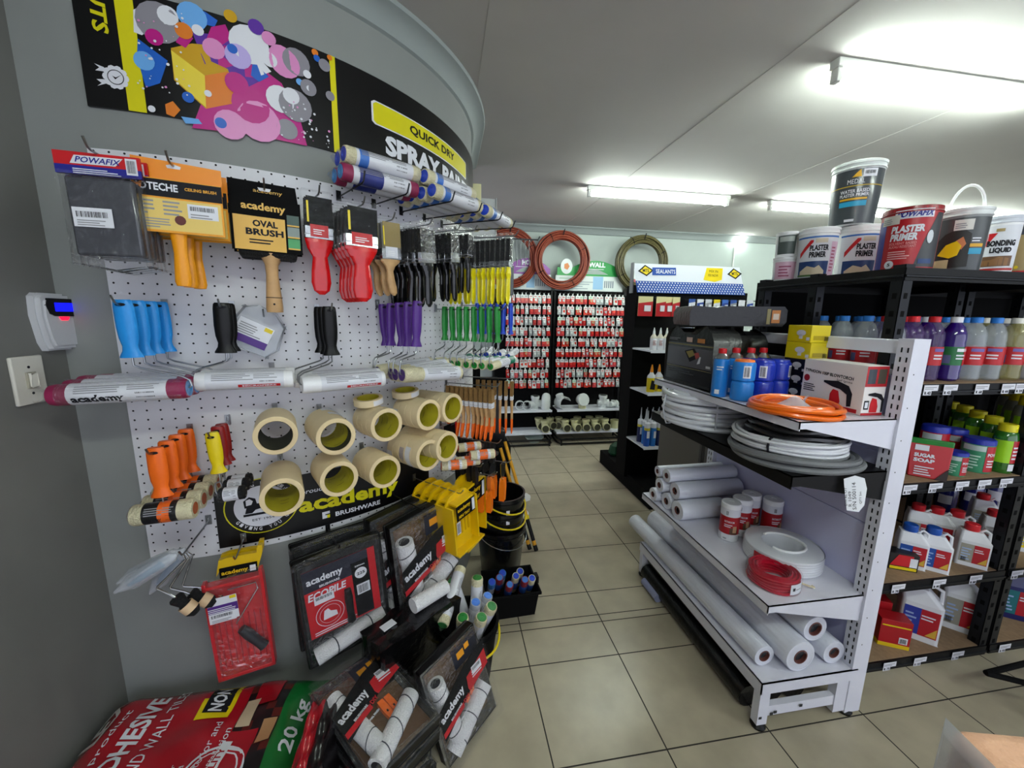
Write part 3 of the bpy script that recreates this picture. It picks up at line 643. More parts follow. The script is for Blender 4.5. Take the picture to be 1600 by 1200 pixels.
for th0,z0,L,nm in ((thB,zB,.21,'maroon and white roller sleeves'),(thC,zC,.27,'middle stack of roller sleeves'),(thD,zD,.28,'last stack of roller sleeves')):
    for k,(dth,s) in enumerate(((2.2,'first'),(8.5,'second'))):
        hook(th0+dth,z0-.0265-.003,L,'dark wire prong, %s of the two carrying the %s'%(s,nm),m=DWIRE,up=.03)
# ---- paint brushes, bristles up in clear sleeves
def brush(name,label,w,L,hl,hcol,bris,group,card=None,wood=False,tip=None,film=True,wavy=0,fer=CHROME,hw=None,cardc=None):
    """origin at the hanging point on top of the sleeve; L whole length, hl handle length"""
    t=thing(name,label,'paint brush',group=group); d=min(.016,w*.5); zf=-(L-hl); fh=min(.035,w*.6+.008); hw=hw or w*.5
    b=MB(); n=max(3,int(w/.006)); q=-.012
    prof=[(-w/2*.9,q),(w/2*.9,q-.004),(w/2,zf+fh),(-w/2,zf+fh)]
    b.prism(prof,-d/2,d/2,bris); b.build('bristles',t,bev=.002,seg=1)
    b=MB(); b.box(-w/2-.001,w/2+.001,-d/2-.001,d/2+.001,zf,zf+fh,fer)
    b.box(-w/2-.0015,w/2+.0015,-d/2-.0016,d/2+.0016,zf+fh*.3,zf+fh*.38,GREY); b.build('ferrule',t,bev=.001,seg=1)
    b=MB(); k=12; vs=[]
    pr_=[(0,w*.52,d*.55),(.06,w*.50,d*.6),(.18,hw*.55,d*.62),(.32,hw*.34,d*.55),(.55,hw*.42,d*.55),(.78,hw*.46,d*.5),(.93,hw*.36,d*.4),(1,hw*.12,d*.2)]
    rings=[]
    for f,a,c in pr_:
        ox=wavy*math.sin(f*PI*1.3); rings.append([(ox+a*math.cos(2*PI*j/k),c*math.sin(2*PI*j/k),zf-hl*f) for j in range(k)])
    for i in range(len(rings)-1): b.hull(rings[i],rings[i+1],tip if (tip and pr_[i][0]>=.5) else hcol,cap=(i in(0,len(rings)-2)))
    b.build('handle',t)
    if card:
        b=MB(); b.box(-w*.32,w*.32,-d/2-.0022,-d/2-.0012,zf+fh*.15,zf+fh*1.15,card); b.lines(-w*.22,zf+fh*.35,w*.45,fh*.5,-d/2-.0026,3,WHITE); b.build('card',t)
    if cardc:
        b=MB(); b.box(-w*.42,w*.5,-d/2-.0030,-d/2-.0022,zf+fh*1.15,-.006,cardc); b.box(-w*.42,-w*.35,-d/2-.0034,-d/2-.0030,zf+fh*1.3,-.02,YEL); b.build('sleeve_card',t)
    if film:
        b=MB(); b.prism([(-w*.56,.012),(w*.5,.014),(w*.56,zf+.002),(-w*.56,zf+.002)],-d/2-.0045,d/2+.003,FILM); b.build('sleeve',t)
    return Proto(t)
BRB=M('black_bristle','131314',.7,bump=.1,scale=300); BRW=M('blond_bristle','a07a45',.8,bump=.1,scale=300); BRG=M('grey_bristle','77736a',.8)
WOOD=M('pale_wood','c9a06e',.5,noise=.2,scale=30); HRED=P('cf0d14',.25,coat=.5); HBLK=P('0d0d0e',.2,coat=.4); HYEL=P('e6d608',.3)
pr=brush('paint_brush','x',.078,.29,.165,HRED,BRB,'red-handled paint brushes',card=RED,cardc=MATTE,hw=.062)
row(pr,495,306,.13,1,0,'single red handled paint brush with black bristles in a clear sleeve',hk='wire hook holding the single red handled brush')
pr=brush('paint_brush','x',.098,.285,.165,HRED,BRB,'wide red-handled paint brushes',card=RED,cardc=MATTE,hw=.068)
row(pr,562,322,.20,5,.032,'wide red handled paint brush, %s of the red bunch',1,hk='wire hook holding the bunch of wide red brushes')
pr=brush('paint_brush','x',.07,.245,.12,WOOD,BRG,'curved wooden-handled brushes',card=LAB,wavy=-.006,cardc=P('8f7b45',.5))
row(pr,607,345,.15,3,.04,'wooden handled brush with a curved grip between red and black brushes, %s',2,hk='wire hook holding the wooden handled brushes')
pr=brush('paint_brush','x',.06,.275,.15,HBLK,BRB,'black-handled brushes, wide bunch',hw=.038)
row(pr,664,352,.22,7,.03,'black handled brush of the widest black bunch, %s',5,hk='wire hook holding the widest black handled brushes')
pr=brush('paint_brush','x',.045,.26,.145,HBLK,BRB,'black-handled brushes, middle bunch',hw=.034)
row(pr,707,360,.21,6,.03,'medium black handled brush in the middle black bunch, %s',5,hk='wire hook holding the medium black handled brushes')
pr=brush('paint_brush','x',.036,.24,.14,HBLK,BRB,'black-handled brushes, narrow bunch',hw=.030)
row(pr,732,362,.20,5,.03,'narrow black handled brush beside the yellow handled ones, %s',5,hk='wire hook holding the narrow black handled brushes')
pr=brush('paint_brush','x',.030,.275,.15,HYEL,BRB,'yellow-handled paint brushes',hw=.042)
row(pr,796,369,.33,13,.0235,'yellow handled narrow paint brush, %s of the yellow row',3,hk='long wire hook holding the yellow handled brushes')
pr=brush('artist_brush','x',.030,.255,.155,WOOD,BRW,'wooden brushes with orange tips',film=False,tip=ORG,wavy=.010,hw=.030,fer=LAB)
row(pr,768,604,.245,10,.0245,'wooden brush with an orange-dipped handle end, %s of the angled bunch',3,hk='wire hook holding the angled wooden brushes')
pr=brush('artist_brush','x',.024,.29,.18,WOOD,BRW,'straight wooden brushes with orange ends',film=False,tip=P('ff6a08',.3),hw=.022,fer=LAB)
row(pr,800,592,.27,7,.03,'straight wooden brush with long orange end, %s of the outer bunch',2,hk='wire hook holding the straight orange-ended brushes')
# ---- masking tape stacks
TC=M('tape_side','ddc79c',.7); TE=M('tape_edge','e3d0a8',.6,noise=.06,scale=8); TI=P('b8ad22',.6); TG=P('3b3a2a',.7)
def tape(inn,tk,film):
    t=thing('masking_tape','x','masking tape',group='masking tape rolls on the pegboard'); R=.058; q=.0445
    b=MB(); b.lathe([(q,0,TC),(R-.001,0),(R,.001,TE),(R,tk-.001),(R-.001,tk,TC),(q,tk)],TC,36,axis='y'); 
    b.build('tape',t)
    b=MB(); b.lathe([(q-.001,0),(q-.001,tk)],inn,32,axis='y'); b.lathe([(q+.0005,-.0003),(q-.001,-.0003)],inn,32,axis='y')
    for k in range(4): 
        a=k*1.7; b.lines(0,0,.03,.004,0,1,TG,fn=lambda x,z,a=a,k=k:((q-.0018)*math.cos(a+x/q),tk*.2+k*tk*.15+z,(q-.0018)*math.sin(a+x/q)))
    b.build('core',t)
    if film:
        b=MB(); b.lathe([(R+.001,tk*.1),(R+.0012,tk*.9)],LAB,16,axis='y',a0=20,a1=110); fn=lambda X,Z:((R+.002)*math.cos(X/R),Z,(R+.002)*math.sin(X/R)); b.lines(R*.5,tk*.15,R*1.2,tk*.7,0,4,P('6a6c9c',.6),fn=fn); b.build('label',t)
    return Proto(t)
tp=[tape(TI,.036,False),tape(TG,.036,False),tape(TI,.036,True)]
stacks=[('grey-cored upper stack beside the yellow roller',431,676,.16,3,1,0),('second upper stack below the black rollers',521,678,.20,4,1,2),
 ('third upper stack, flat roll on it',597,661,.17,3,0,2),('fourth upper stack, below cream rollers',661,646,.185,4,0,2),('last upper stack near the wooden brushes',697,636,.20,4,0,0),
 ('lowest stack over the lion emblem',441,770,.205,4,0,0),('second lower stack above the poster',526,743,.185,4,0,0),('third lower stack above the lettering',595,733,.165,4,0,0),
 ('fourth lower stack with printed barcode',661,708,.215,5,0,2),('last lower stack by the orange-ended rollers',689,695,.23,4,0,0)]
for nm,x,y,off,n,cc,bk in stacks:
    th,z=wall(x,y,off)
    n=max(n,int((off-.012)/.0367)+1)
    for i in range(n):
        if off-i*.0367<.0445: break
        p=tp[cc] if i==0 or bk==0 else tp[bk]
        p.put(wp(th,z-.0012*i,off-i*.0367),(0,random.uniform(0,6),R_(th+90)),'masking tape roll, %s in the %s'%(nth(i,n),nm))
    hook(th,z+.0445-.0035,off+.004,'wire hook through the '+nm,up=.012)
for k,(x,y,off,nm) in enumerate(((574,628,.12,'third upper stack'),(619,615,.12,'fourth upper stack'))):
    st=stacks[2+k]; th,z=wall(st[1],st[2],st[3]); th2,_=wall(x,y,off)
    t=thing('masking_tape','small masking tape roll lying flat on the '+nm,'masking tape',wp(th-.6,z+.058+.001,.1),R_(30),'masking tape rolls on the pegboard',tilt=(R_(4),R_(-5)))
    b=MB(); b.lathe([(.038,0,TC),(.049,0),(.05,.001,TE),(.05,.023),(.049,.024,TC),(.038,.024)],TC,30); b.build('tape',t)
    b=MB(); b.lathe([(.0375,0),(.0375,.024)],TI,26); b.build('core',t)
    b=MB(); b.lathe([(.0505,.003),(.0505,.021)],LAB,10,a0=-90,a1=-30); b.build('label',t)
# ---- packed goods, top row
BAG=P('3a3b42',.25,coat=.6); 
t=thing('scourer_pack','x','sanding pack',group='dark sanding packs in clear bags'); w_=.148
b=MB(); b.box(-w_/2,w_/2,-.003,.003,-.045,0,RED); b.box(-w_/2,w_/2,-.0034,.0034,-.045,-.027,P('1c1f86',.4)); b.box(w_/2-.026,w_/2-.006,-.0038,-.003,-.038,-.004,LAB); b.bars(w_/2-.024,-.034,.016,.026,-.004)
b.prism([(-w_*.32,-.024),(w_*.2,-.023),(w_*.3,-.006),(-w_*.26,-.007)],-.0042,-.0034,LAB); b.text('POWAFIX',-w_*.26,-.021,.076,.012,-.0046,P('1c1f86',.4),.02,.3); b.lines(-w_*.3,-.043,.09,.012,-.0040,3,LAB); b.build('header_card',t)
b=MB(); b.box(-.06,.06,-.011,.011,-.215,-.05,BAG); b.build('sanding_block',t,bev=.006)
b=MB(); b.prism([(-w_*.46,-.045),(w_*.47,-.045),(w_*.44,-.12),(w_*.46,-.235),(0,-.245),(-w_*.44,-.232),(-w_*.43,-.12)],-.014,.014,FILM); b.build('bag',t,bev=.005)
b=MB(); b.box(-.052,.016,-.0152,-.0145,-.155,-.115,LAB); b.bars(-.046,-.135,.055,.012,-.0156,n=22); b.lines(-.046,-.152,.05,.014,-.0156,3,GREY); b.build('price_sticker',t)
row(Proto(t),152,241,.27,4,.029,'dark sanding pack under a red and blue header card, %s',1,hk='wire hook holding the dark sanding packs')
HOY=P('e79a10',.4); 
t=thing('ceiling_brush','x','paint brush',group='orange ceiling brushes on yellow cards'); w_=.185
b=MB(); b.prism([(-w_*.42,-.055),(w_*.5,-.055),(w_*.5,.005),(-w_*.42,.012)],-.001,.001,P('e88a12',.4)); b.prism([(-.012,-.006),(.012,-.006),(.014,0),(0,.004),(-.014,0)],-.0016,-.001,LAB)
b.box(-w_/2,w_/2,-.016,-.012,-.155,-.035,HOY); b.box(-w_/2,w_/2,-.0163,-.016,-.075,-.037,INK); b.box(-w_/2+.004,w_/2-.004,-.0163,-.016,-.150,-.079,P('e0c268',.4))
b.text('HOTECHE',-w_*.42,-.062,.085,.017,-.0168,LAB,.03); b.text('H',-w_*.43,-.066,.018,.028,-.0169,P('e88a12',.4),.03,.2); b.text('CEILING BRUSH',.02,-.056,.062,.007,-.0168,P('e0a020',.4),.03)
for q in (0,1): b.lines(-w_*.40+q*.05,-.115,.035,.036,-.0168,4,GREY); 
b.lines(-w_*.36,-.145,.055,.024,-.0168,4,GREY); b.add([(.006+.011*math.cos(k*PI/6),-.0168,-.125+.011*math.sin(k*PI/6)) for k in range(12)],[tuple(range(12))],P('5a1a10',.4))
b.box(.022,.082,-.0172,-.0167,-.118,-.085,LAB); b.bars(.027,-.1,.048,.010,-.0176,n=24); b.lines(.027,-.116,.045,.012,-.0176,2,GREY); b.build('card',t)
b=MB(); b.box(-w_*.48,w_*.48,-.012,.014,-.150,-.05,P('c9b07a',.8)); b.build('bristles',t,bev=.003)
b=MB(); b.lathe([(0,-.150),(.018,-.150),(.0155,-.17),(.013,-.2),(.0155,-.235),(.017,-.268),(.014,-.278),(0,-.279)],P('ee9a10',.35),14,(-.005,0,0),sy=.6); b.build('handle',t)
row(Proto(t),271,260,.23,3,.055,'orange handled ceiling brush on a yellow and black card, %s of three',1,ja=2,hk='wire hook holding the ceiling brushes')
t=thing('oval_brush','x','paint brush',group='oval brushes on black cards'); w_=.17; OC=P('d9a941',.4)
b=MB(); b.prism([(-w_*.5,-.06),(-w_*.5,.018),(w_*.45,.018),(w_*.5,-.06)],-.001,.001,MATTE); b.prism([(-.012,-.004),(.012,-.004),(.016,.004),(-.016,.004)],-.0016,-.001,LAB)
b.box(-w_/2,w_/2,-.024,-.020,-.17,-.03,MATTE); b.box(-w_*.46,w_*.26,-.0243,-.024,-.168,-.078,OC)
b.text('academy',-w_*.34,-.067,.105,.026,-.0246,OC,.03); b.text('OVAL',-w_*.2,-.105,.06,.018,-.0246,INK,.04); b.text('BRUSH',-w_*.3,-.128,.09,.018,-.0246,INK,.04); b.lines(-w_*.26,-.15,.07,.016,-.0246,2,INK)
for k in range(3): b.box(w_*.29,w_*.47,-.0243,-.024,-.09-k*.032,-.064-k*.032,[P('2d4a42',.4),P('7d8a86',.4),P('3f9a5a',.4)][k]); b.box(w_*.29,w_*.47,-.0243,-.024,-.094-k*.032,-.09-k*.032,OC)
b.text('academy',-w_*.16,-.012,.07,.013,-.0014,OC,.0); b.build('card',t)
b=MB(); b.box(-w_*.42,w_*.42,-.02,.02,-.185,-.04,BRB); b.build('bristles',t,bev=.008)
b=MB(); b.lathe([(0,-.17),(.026,-.172),(.024,-.185),(.017,-.2),(.015,-.23),(.019,-.29),(.021,-.325),(.02,-.338),(0,-.339)],WOOD,16,(.004,0,0),sy=.8); b.lathe([(.0197,-.295),(.0197,-.297)],INK,16,(.004,0,0),sy=.82); b.cyl((.004,-.018,-.315),(.004,-.014,-.315),.003,mat=INK,n=8); b.build('handle',t)
row(Proto(t),413,297,.13,2,.05,'wooden handled oval brush on a black and gold card, %s of two',1,hk='wire hook holding the oval brushes')
# mini rollers in a clear bag
th,z=wall(412,492,.07)
t=thing('mini_roller_pack','tilted clear bag with two small white foam rollers and a purple label','roller pack',wp(th,z,.04),R_(th+90),tilt=(0,R_(28)))
b=MB(); b.prism([(-.055,.0),(-.02,.016),(.03,.014),(.068,-.01),(.076,-.085),(.06,-.118),(-.06,-.118),(-.074,-.1)],-.026,.022,FILM2); b.build('bag',t,bev=.008)
for q in (-.04,-.082):
    b=MB(); b.lathe([(0,-.058),(.014,-.058),(.019,-.052),(.019,.05),(.014,.056),(0,.056)],FLEECE,14,(0,0,q),axis='x'); b.build('foam_roller',t)
b=MB(); b.box(-.05,.045,-.0285,-.027,-.1,-.03,LAB); b.box(-.05,.045,-.0288,-.0285,-.1,-.078,PURP); b.lines(-.044,-.074,.07,.035,-.029,5,GREY); b.box(.02,.042,-.029,-.0285,-.045,-.033,YEL); b.build('label',t)
hook(th,z-.004,.075,'wire hook holding the clear bag of mini rollers')
# ---------------- lower wall: trays and decorating kits ----------------
KRED=P('c01622',.35); KGOLD=P('e89a14',.4); CARDB=P('171a2c',.4); KRAFT=P('5e3d18',.7); STR=P('4a4c55',.8)
def spiral(b,p0,p1,r,m,turns=3):
    p0=Vector(p0);p1=Vector(p1); d=(p1-p0).normalized(); u=d.orthogonal().normalized(); v=d.cross(u)
    for k in range(turns):
        c=(k+.5)/turns; pts=[]
        for i in range(17):
            a=2*PI*i/16; pts.append(p0+(p1-p0)*(c+.05*math.sin(a))+(u*math.cos(a)+v*math.sin(a))*(r+.0002))
        b.tube(pts,.0022,m,4,cap=False)
def kit(label,group,dirty=0):
    """decorating kit: black tray, two fleece sleeves, orange paint spreader handles, red card; origin top centre of the tray back"""
    t=thing('paint_kit',label,'paint kit',group=group); W,H=.27,.40
    b=MB(); b.box(-W/2,W/2,-.012,0,-H,0,BLACK)
    for x0,x1,z0,z1 in ((-W/2,W/2,-H,-H+.014),(-W/2,W/2,-.012,0),(-W/2,-W/2+.012,-H,0),(W/2-.012,W/2,-H,0)): b.box(x0,x1,-.05,-.012,z0,z1,BLACK)
    b.build('tray',t,bev=.005)
    b=MB(); b.box(-W/2+.014,W/2-.014,-.0135,-.0125,-H+.016,-.016,KRAFT); b.build('backing',t)
    for p0,p1 in (((-.088,-.046,-.075),(-.062,-.046,-.335)),((-.098,-.046,-.368),(.112,-.046,-.262))):
        b=MB(); b.cyl(p0,p1,.031,n=20,mat=FLEECE); d=(Vector(p1)-Vector(p0)).normalized(); b.cyl(Vector(p0)-d*.002,Vector(p0),.019,mat=INK,n=14); spiral(b,p0,p1,.031,STR); b.build('roller_sleeve',t)
    for x in (.028,.055):
        b=MB(); b.prism([(x-.011,-.19),(x+.011,-.19),(x+.013,-.235),(x+.009,-.275),(x,-.285),(x-.009,-.275),(x-.012,-.235)],-.034,-.018,ORG); b.box(x-.003,x+.003,-.0345,-.034,-.245,-.235,INK); b.build('brush_handle',t,bev=.003)
    b=MB(); b.prism([(.0,-.02),(W/2-.012,-.02),(W/2-.012,-.1),(.0,-.1)],-.052,-.051,CARDB); b.prism([(-W/2+.004,-.158),(.02,-.085),(W/2-.006,-.06),(W/2-.006,-.165),(.02,-.195),(-W/2+.004,-.27)],-.079,-.078,MATTE)
    b.prism([(.015,-.18),(.02,-.135),(W/2-.006,-.10),(W/2-.006,-.165),(.02,-.195)],-.0794,-.079,KRED); b.prism([(-W/2+.006,-.255),(-.02,-.225),(-.02,-.205),(-W/2+.006,-.235)],-.0794,-.079,KRED)
    b.box(.02,.055,-.0526,-.052,-.072,-.045,KGOLD); b.box(.062,.085,-.0526,-.052,-.06,-.038,KGOLD)
    b.text('academy',-.118,-.212,.125,.042,-.0800,LAB,.035,0,rot=16); b.text('DIY',-.015,-.215,.03,.016,-.0802,KRED,.04,rot=16); b.text('BRUSHWARE',-.085,-.223,.06,.009,-.0800,LAB,.03,rot=16)
    b.lines(.045,-.16,.06,.03,-.0800,3,LAB); b.text('FOR PROFESSIONAL FINISH',-.105,-.272,.1,.008,-.0800,LAB,.03,rot=14)
    b.build('card',t)
    b=MB(); b.box(.048,.098,-.0808,-.0802,-.15,-.118,LAB); b.bars(.052,-.135,.042,.012,-.0812,n=18); b.build('price_sticker',t)
    b=MB(); b.prism([(-W/2,-H+.006),(W/2-.004,-H+.006),(W/2,-.006),(-W/2+.006,-.002)],-.084,-.05,FILM); b.build('shrink_wrap',t,bev=.008)
    return Proto(t)
def ecopile():
    t=thing('tray_kit','x','paint kit',group='red and black roller tray kits'); W,H=.29,.41
    b=MB(); b.box(-W/2,W/2,-.012,0,-H,0,BLACK)
    for x0,x1,z0,z1 in ((-W/2,W/2,-H,-H+.016),(-W/2,W/2,-.014,0),(-W/2,-W/2+.014,-H,0),(W/2-.014,W/2,-H,0)): b.box(x0,x1,-.042,-.012,z0,z1,BLACK)
    b.build('tray',t,bev=.006)
    b=MB(); b.box(-W/2+.022,W/2-.03,-.044,-.043,-H+.115,-.04,KRED); b.box(-W/2+.022,W/2-.03,-.0445,-.044,-.118,-.04,CARDB)
    b.box(.03,.09,-.0447,-.0442,-H+.12,-.075,MATTE); b.box(.09,W/2-.03,-.0446,-.0441,-H+.115,-.04,KRED)
    b.text('academy',-.112,-.10,.115,.034,-.0455,LAB,.03); b.text('BRUSHWARE',-.075,-.113,.065,.009,-.0455,LAB,.03); b.text('ECOPILE',-.115,-.152,.12,.027,-.0455,LAB,.03,.15)
    for q,m in ((.046,LAB),(.044,KRED),(.034,LAB),(.033,KRED)): b.add([(-.055+q*math.cos(k*PI/12),-.0456-(.046-q)*.02,-.225+q*math.sin(k*PI/12)) for k in range(24)],[tuple(range(24))],m)
    b.prism([(-.078,-.24),(-.032,-.24),(-.034,-.222),(-.052,-.215),(-.06,-.202),(-.072,-.206),(-.076,-.225)],-.0468,-.0462,LAB)
    b.lines(-.11,-.288,.14,.016,-.0456,2,LAB); b.add([(.06+.021*math.cos(k*PI/8),-.0456,-.122+.021*math.sin(k*PI/8)) for k in range(16)],[tuple(range(16))],LAB); b.text('225',.046,-.128,.028,.011,-.0461,INK,.03); b.text('230mm',.042,-.094,.034,.006,-.0461,LAB,.03)
    b.box(.04,.085,-.046,-.0452,-.205,-.165,LAB); b.bars(.044,-.2,.036,.03,-.0465); b.build('card',t)
    b=MB(); b.box(-.098,-.035,-.0475,-.047,-.172,-.142,LAB); b.bars(-.092,-.156,.052,.011,-.048,n=20); b.build('price_sticker',t)
    b=MB(); b.lathe([(0,0),(.011,0),(.014,-.03),(.012,-.1),(.015,-.125),(0,-.128)],BLACK,12,(.008,-.052,-.16)); b.build('handle',t)
    b=MB(); p0,p1=(-.118,-.045,-.368),(.122,-.045,-.325); b.cyl(p0,p1,.0285,n=20,mat=FLEECE); spiral(b,p0,p1,.0285,STR,2); b.build('roller_sleeve',t)
    b=MB(); b.prism([(-W/2+.004,-H+.006),(W/2-.004,-H+.006),(W/2-.002,-.004),(.03,.012),(-W/2,-.004)],-.072,-.04,FILM); b.build('shrink_wrap',t,bev=.008)
    return Proto(t)
ek=ecopile()
for i,(o_,d) in enumerate(((.115,0),(.036,.8))):
    th,z=wall(522,845,.1); ek.put(wp(th+d*.6,z+.01*i,o_),(0,R_(-4 if i==0 else -1),R_(th+90)),'red and black roller tray kit hanging below the poster, '+('front one with price sticker' if i==0 else 'rear one'))
hook(wall(522,845,.1)[0],wall(522,845,.1)[1]+.004,.16,'dark wire hook holding the red tray kits below the poster',m=DWIRE)
kp=kit('x','decorating kits in black trays')
th,z=wall(640,790,.12)
for i,o_ in enumerate((.15,.062)):
    kp.put(wp(th-1.2*i,z+.004,o_),(0,R_(-6+2*i),R_(th+90)),'decorating kit with white rollers hanging beside the yellow paint trays, '+('front one' if i==0 else 'rear one'),1.08)
hook(th,z+.01,.2,'dark wire hook holding the hanging decorating kits',m=DWIRE)
# red roller tray in a bag and yellow clips
th,z=wall(372,893,.12)
t=thing('roller_tray','red plastic roller tray set in a clear bag with a purple label','paint tray',wp(th-.6,z-.022,.10),R_(th+90),tilt=(0,R_(-2)))
RP=P('c5121e',.3,coat=.3); RP2=P('a80f22',.35)
b=MB(); W,H=.158,.335; b.box(-W/2,W/2,-.010,-.004,-H,.0,RP)
for x0,x1,z0,z1 in ((-W/2,W/2,-H,-H+.012),(-W/2,W/2,-.010,0),(-W/2,-W/2+.010,-H,.012),(W/2-.010,W/2,-H,.02)): b.box(x0,x1,-.036,-.010,z0,z1,RP)
for k in range(8): b.box(-W/2+.018+k*.016,-W/2+.022+k*.016,-.013,-.010,-H*.92,-.13,RP2)
b.build('tray',t,bev=.004)
b=MB(); b.tube([(-.02,-.022,-.03),(.055,-.022,-.028),(.058,-.022,-.05),(-.012,-.022,-.155)],.0022,CHROME,6); b.build('wire_frame',t)
b=MB(); b.lathe([(0,0),(.013,0),(.016,-.03),(.014,-.08),(.016,-.10),(0,-.102)],P('1c2026',.5),12); o=b.build('handle',t,loc=(.0,-.026,-.175)); o.rotation_euler=(0,R_(-32),0)
b=MB(); b.prism([(-W/2,-H+.004),(W/2,-H+.01),(W/2-.004,-.01),(W/2+.002,.035),(-.03,.02),(-W/2+.002,.03)],-.043,-.034,FILM); b.build('bag',t,bev=.005)
b=MB(); b.box(-.07,.006,-.046,-.0445,-.115,-.035,LAB); b.box(-.07,.006,-.0463,-.046,-.086,-.06,PURP); b.box(-.012,.004,-.0463,-.046,-.046,-.036,YEL); b.prism([(-.068,-.05),(-.058,-.058),(-.048,-.05),(-.058,-.042)],-.0463,-.046,YEL); b.lines(-.07,-.084,.07,.018,-.0467,3,LAB); b.box(-.07,-.002,-.047,-.0465,-.118,-.088,LAB); b.bars(-.064,-.1,.055,.01,-.0475,n=22); b.lines(-.064,-.115,.05,.01,-.0475,2,GREY); b.build('label',t)
t=thing('tray_rack','yellow plastic tray clip hanging above the red roller tray','paint tray',wp(th,z+.045,.06),R_(th+90))
b=MB(); YP=P('dcb40a',.35)
for k in range(2):
    y=-.0-.03*k; b.prism([(-.06,-.045-.01*k),(-.05,-.005),(-.03,0),(.03,0),(.05,-.002),(.055,.022),(.068,.022),(.066,-.005),(.05,-.045-.01*k),(.04,-.03),(-.045,-.03)],y-.016,y,YP)
b.box(-.05,.05,-.052,-.047,-.062,-.03,MATTE); b.text('academy',-.045,-.056,.07,.018,-.0526,YP,.03); b.box(.03,.046,-.0528,-.0524,-.056,-.036,LAB); b.build('clip',t,bev=.002)
hook(th,z+.05,.13,'wire hook holding the red tray and yellow clip')
# roller frames with chrome wires hanging low by the corner, plus grey bags above them
G5='small black foam rollers on long chrome wires'
t0=None
for i,(x,y,off) in enumerate(((286,868,.20),(290,866,.145),(294,864,.09))):
    th,z=wall(x,y,off)
    t=thing('long_reach_roller','long chrome-wired roller with black foam head, low by the corner, '+nth(i,3),'paint roller',wp(th,z,off),R_(th+90),G5,tilt=(0,R_([6,-7,-20][i])))
    b=MB(); b.tube([(.0,0,.002),(.006,0,-.012),(-.058,0,-.088),(-.058,0,-.094),(-.03,0,-.115),(-.012,0,-.132)],.003,CHROME,7); b.build('wire',t)
    b=MB(); b.lathe([(0,0),(.016,0),(.019,-.006),(.013,-.028),(.019,-.045),(.019,-.062),(.010,-.075),(0,-.076)],foam,12); o=b.build('foam_head',t,loc=(-.018,0,-.126)); o.rotation_euler=(0,R_(-42),0)
    b=MB(); b.lathe([(.0195,-.034),(.0195,-.058)],P('d8b893',.6),12); o=b.build('label',t,loc=(-.018,-.0,-.126)); o.rotation_euler=(0,R_(-42),0)
for i,(x,y,off,r) in enumerate(((276,866,.23,-60),(280,860,.175,-64),(290,856,.12,-38))):
    th,z=wall(x,y,off)
    t=thing('refill_bag','clear bag with a grey roller refill low by the corner, '+nth(i,3),'refill pack',wp(th,z,off),R_(th+90),'grey refill bags by the corner',tilt=(0,R_(-r)))
    b=MB(); b.lathe([(0,-.03),(.012,-.03),(.015,-.035),(.015,-.12),(.012,-.125),(0,-.125)],P('8d9aa8',.4),12); b.build('refill',t)
    b=MB(); b.lathe([(.003,.0),(.014,-.01),(.020,-.05),(.021,-.12),(.012,-.14),(.003,-.165)],FILM2,12,sy=.7); b.build('bag',t)
th,z=wall(286,866,.2); hook(th,z,.2,'wire hook low by the corner holding chrome-wired rollers and bags')
# yellow scoop trays
YPL=P('e0b608',.3,coat=.2)
t=thing('mini_tray','x','paint tray',group='yellow mini paint trays'); W,H=.135,.235
b=MB(); b.prism([(-W/2,-.03),(-W/2+.02,-.006),(-.03,0),(.03,0),(W/2-.02,-.006),(W/2,-.03),(W/2,-H+.02),(W/2-.015,-H),(-W/2+.015,-H),(-W/2,-H+.02)],-.006,0,YPL)
for x0,x1,z0,z1 in ((-W/2,-W/2+.006,-H+.02,-.03),(W/2-.006,W/2,-H+.02,-.03),(-W/2+.015,W/2-.015,-H,-H+.006),(-W/2+.02,W/2-.02,-.03,-.022)): b.box(x0,x1,-.042,-.005,z0,z1,YPL)
for k in range(6): b.box(-W/2+.02+k*.018,-W/2+.028+k*.018,-.009,-.005,-H+.06,-.11,P('c79c06',.35))
b.build('tray',t,bev=.003)
b=MB(); b.box(-.05,.05,-.044,-.042,-.085,-.028,MATTE); b.text('academy',-.045,-.056,.07,.02,-.0446,YPL,.03); b.text('MINI TRAY',-.04,-.078,.06,.012,-.0446,YPL,.03); b.box(.034,.048,-.0446,-.0442,-.08,-.032,LAB); b.build('label',t)
b=MB(); b.box(-.02,.0,-.0105,-.0095,-.17,-.12,LAB); b.bars(-.018,-.165,.016,.04,-.011,n=8); b.build('price_sticker',t)
mt=Proto(t)
th,z=wall(712,768,.25)
for i in range(5): mt.put(wp(th-.0,z,.25-.045*i),(0,R_(-6),R_(th+90)),'yellow plastic mini paint tray, %s of the row of five'%nth(i,5),1.1)
th2,z2=wall(738,762,.26)
mt.put(wp(th2+3.5,z2+.015,.16),(0,R_(-2),R_(th2+95)),'larger yellow mini paint tray behind the row, nearest the black buckets',1.45)
hook(th,z-.003,.27,'wire hook holding the row of yellow mini trays')
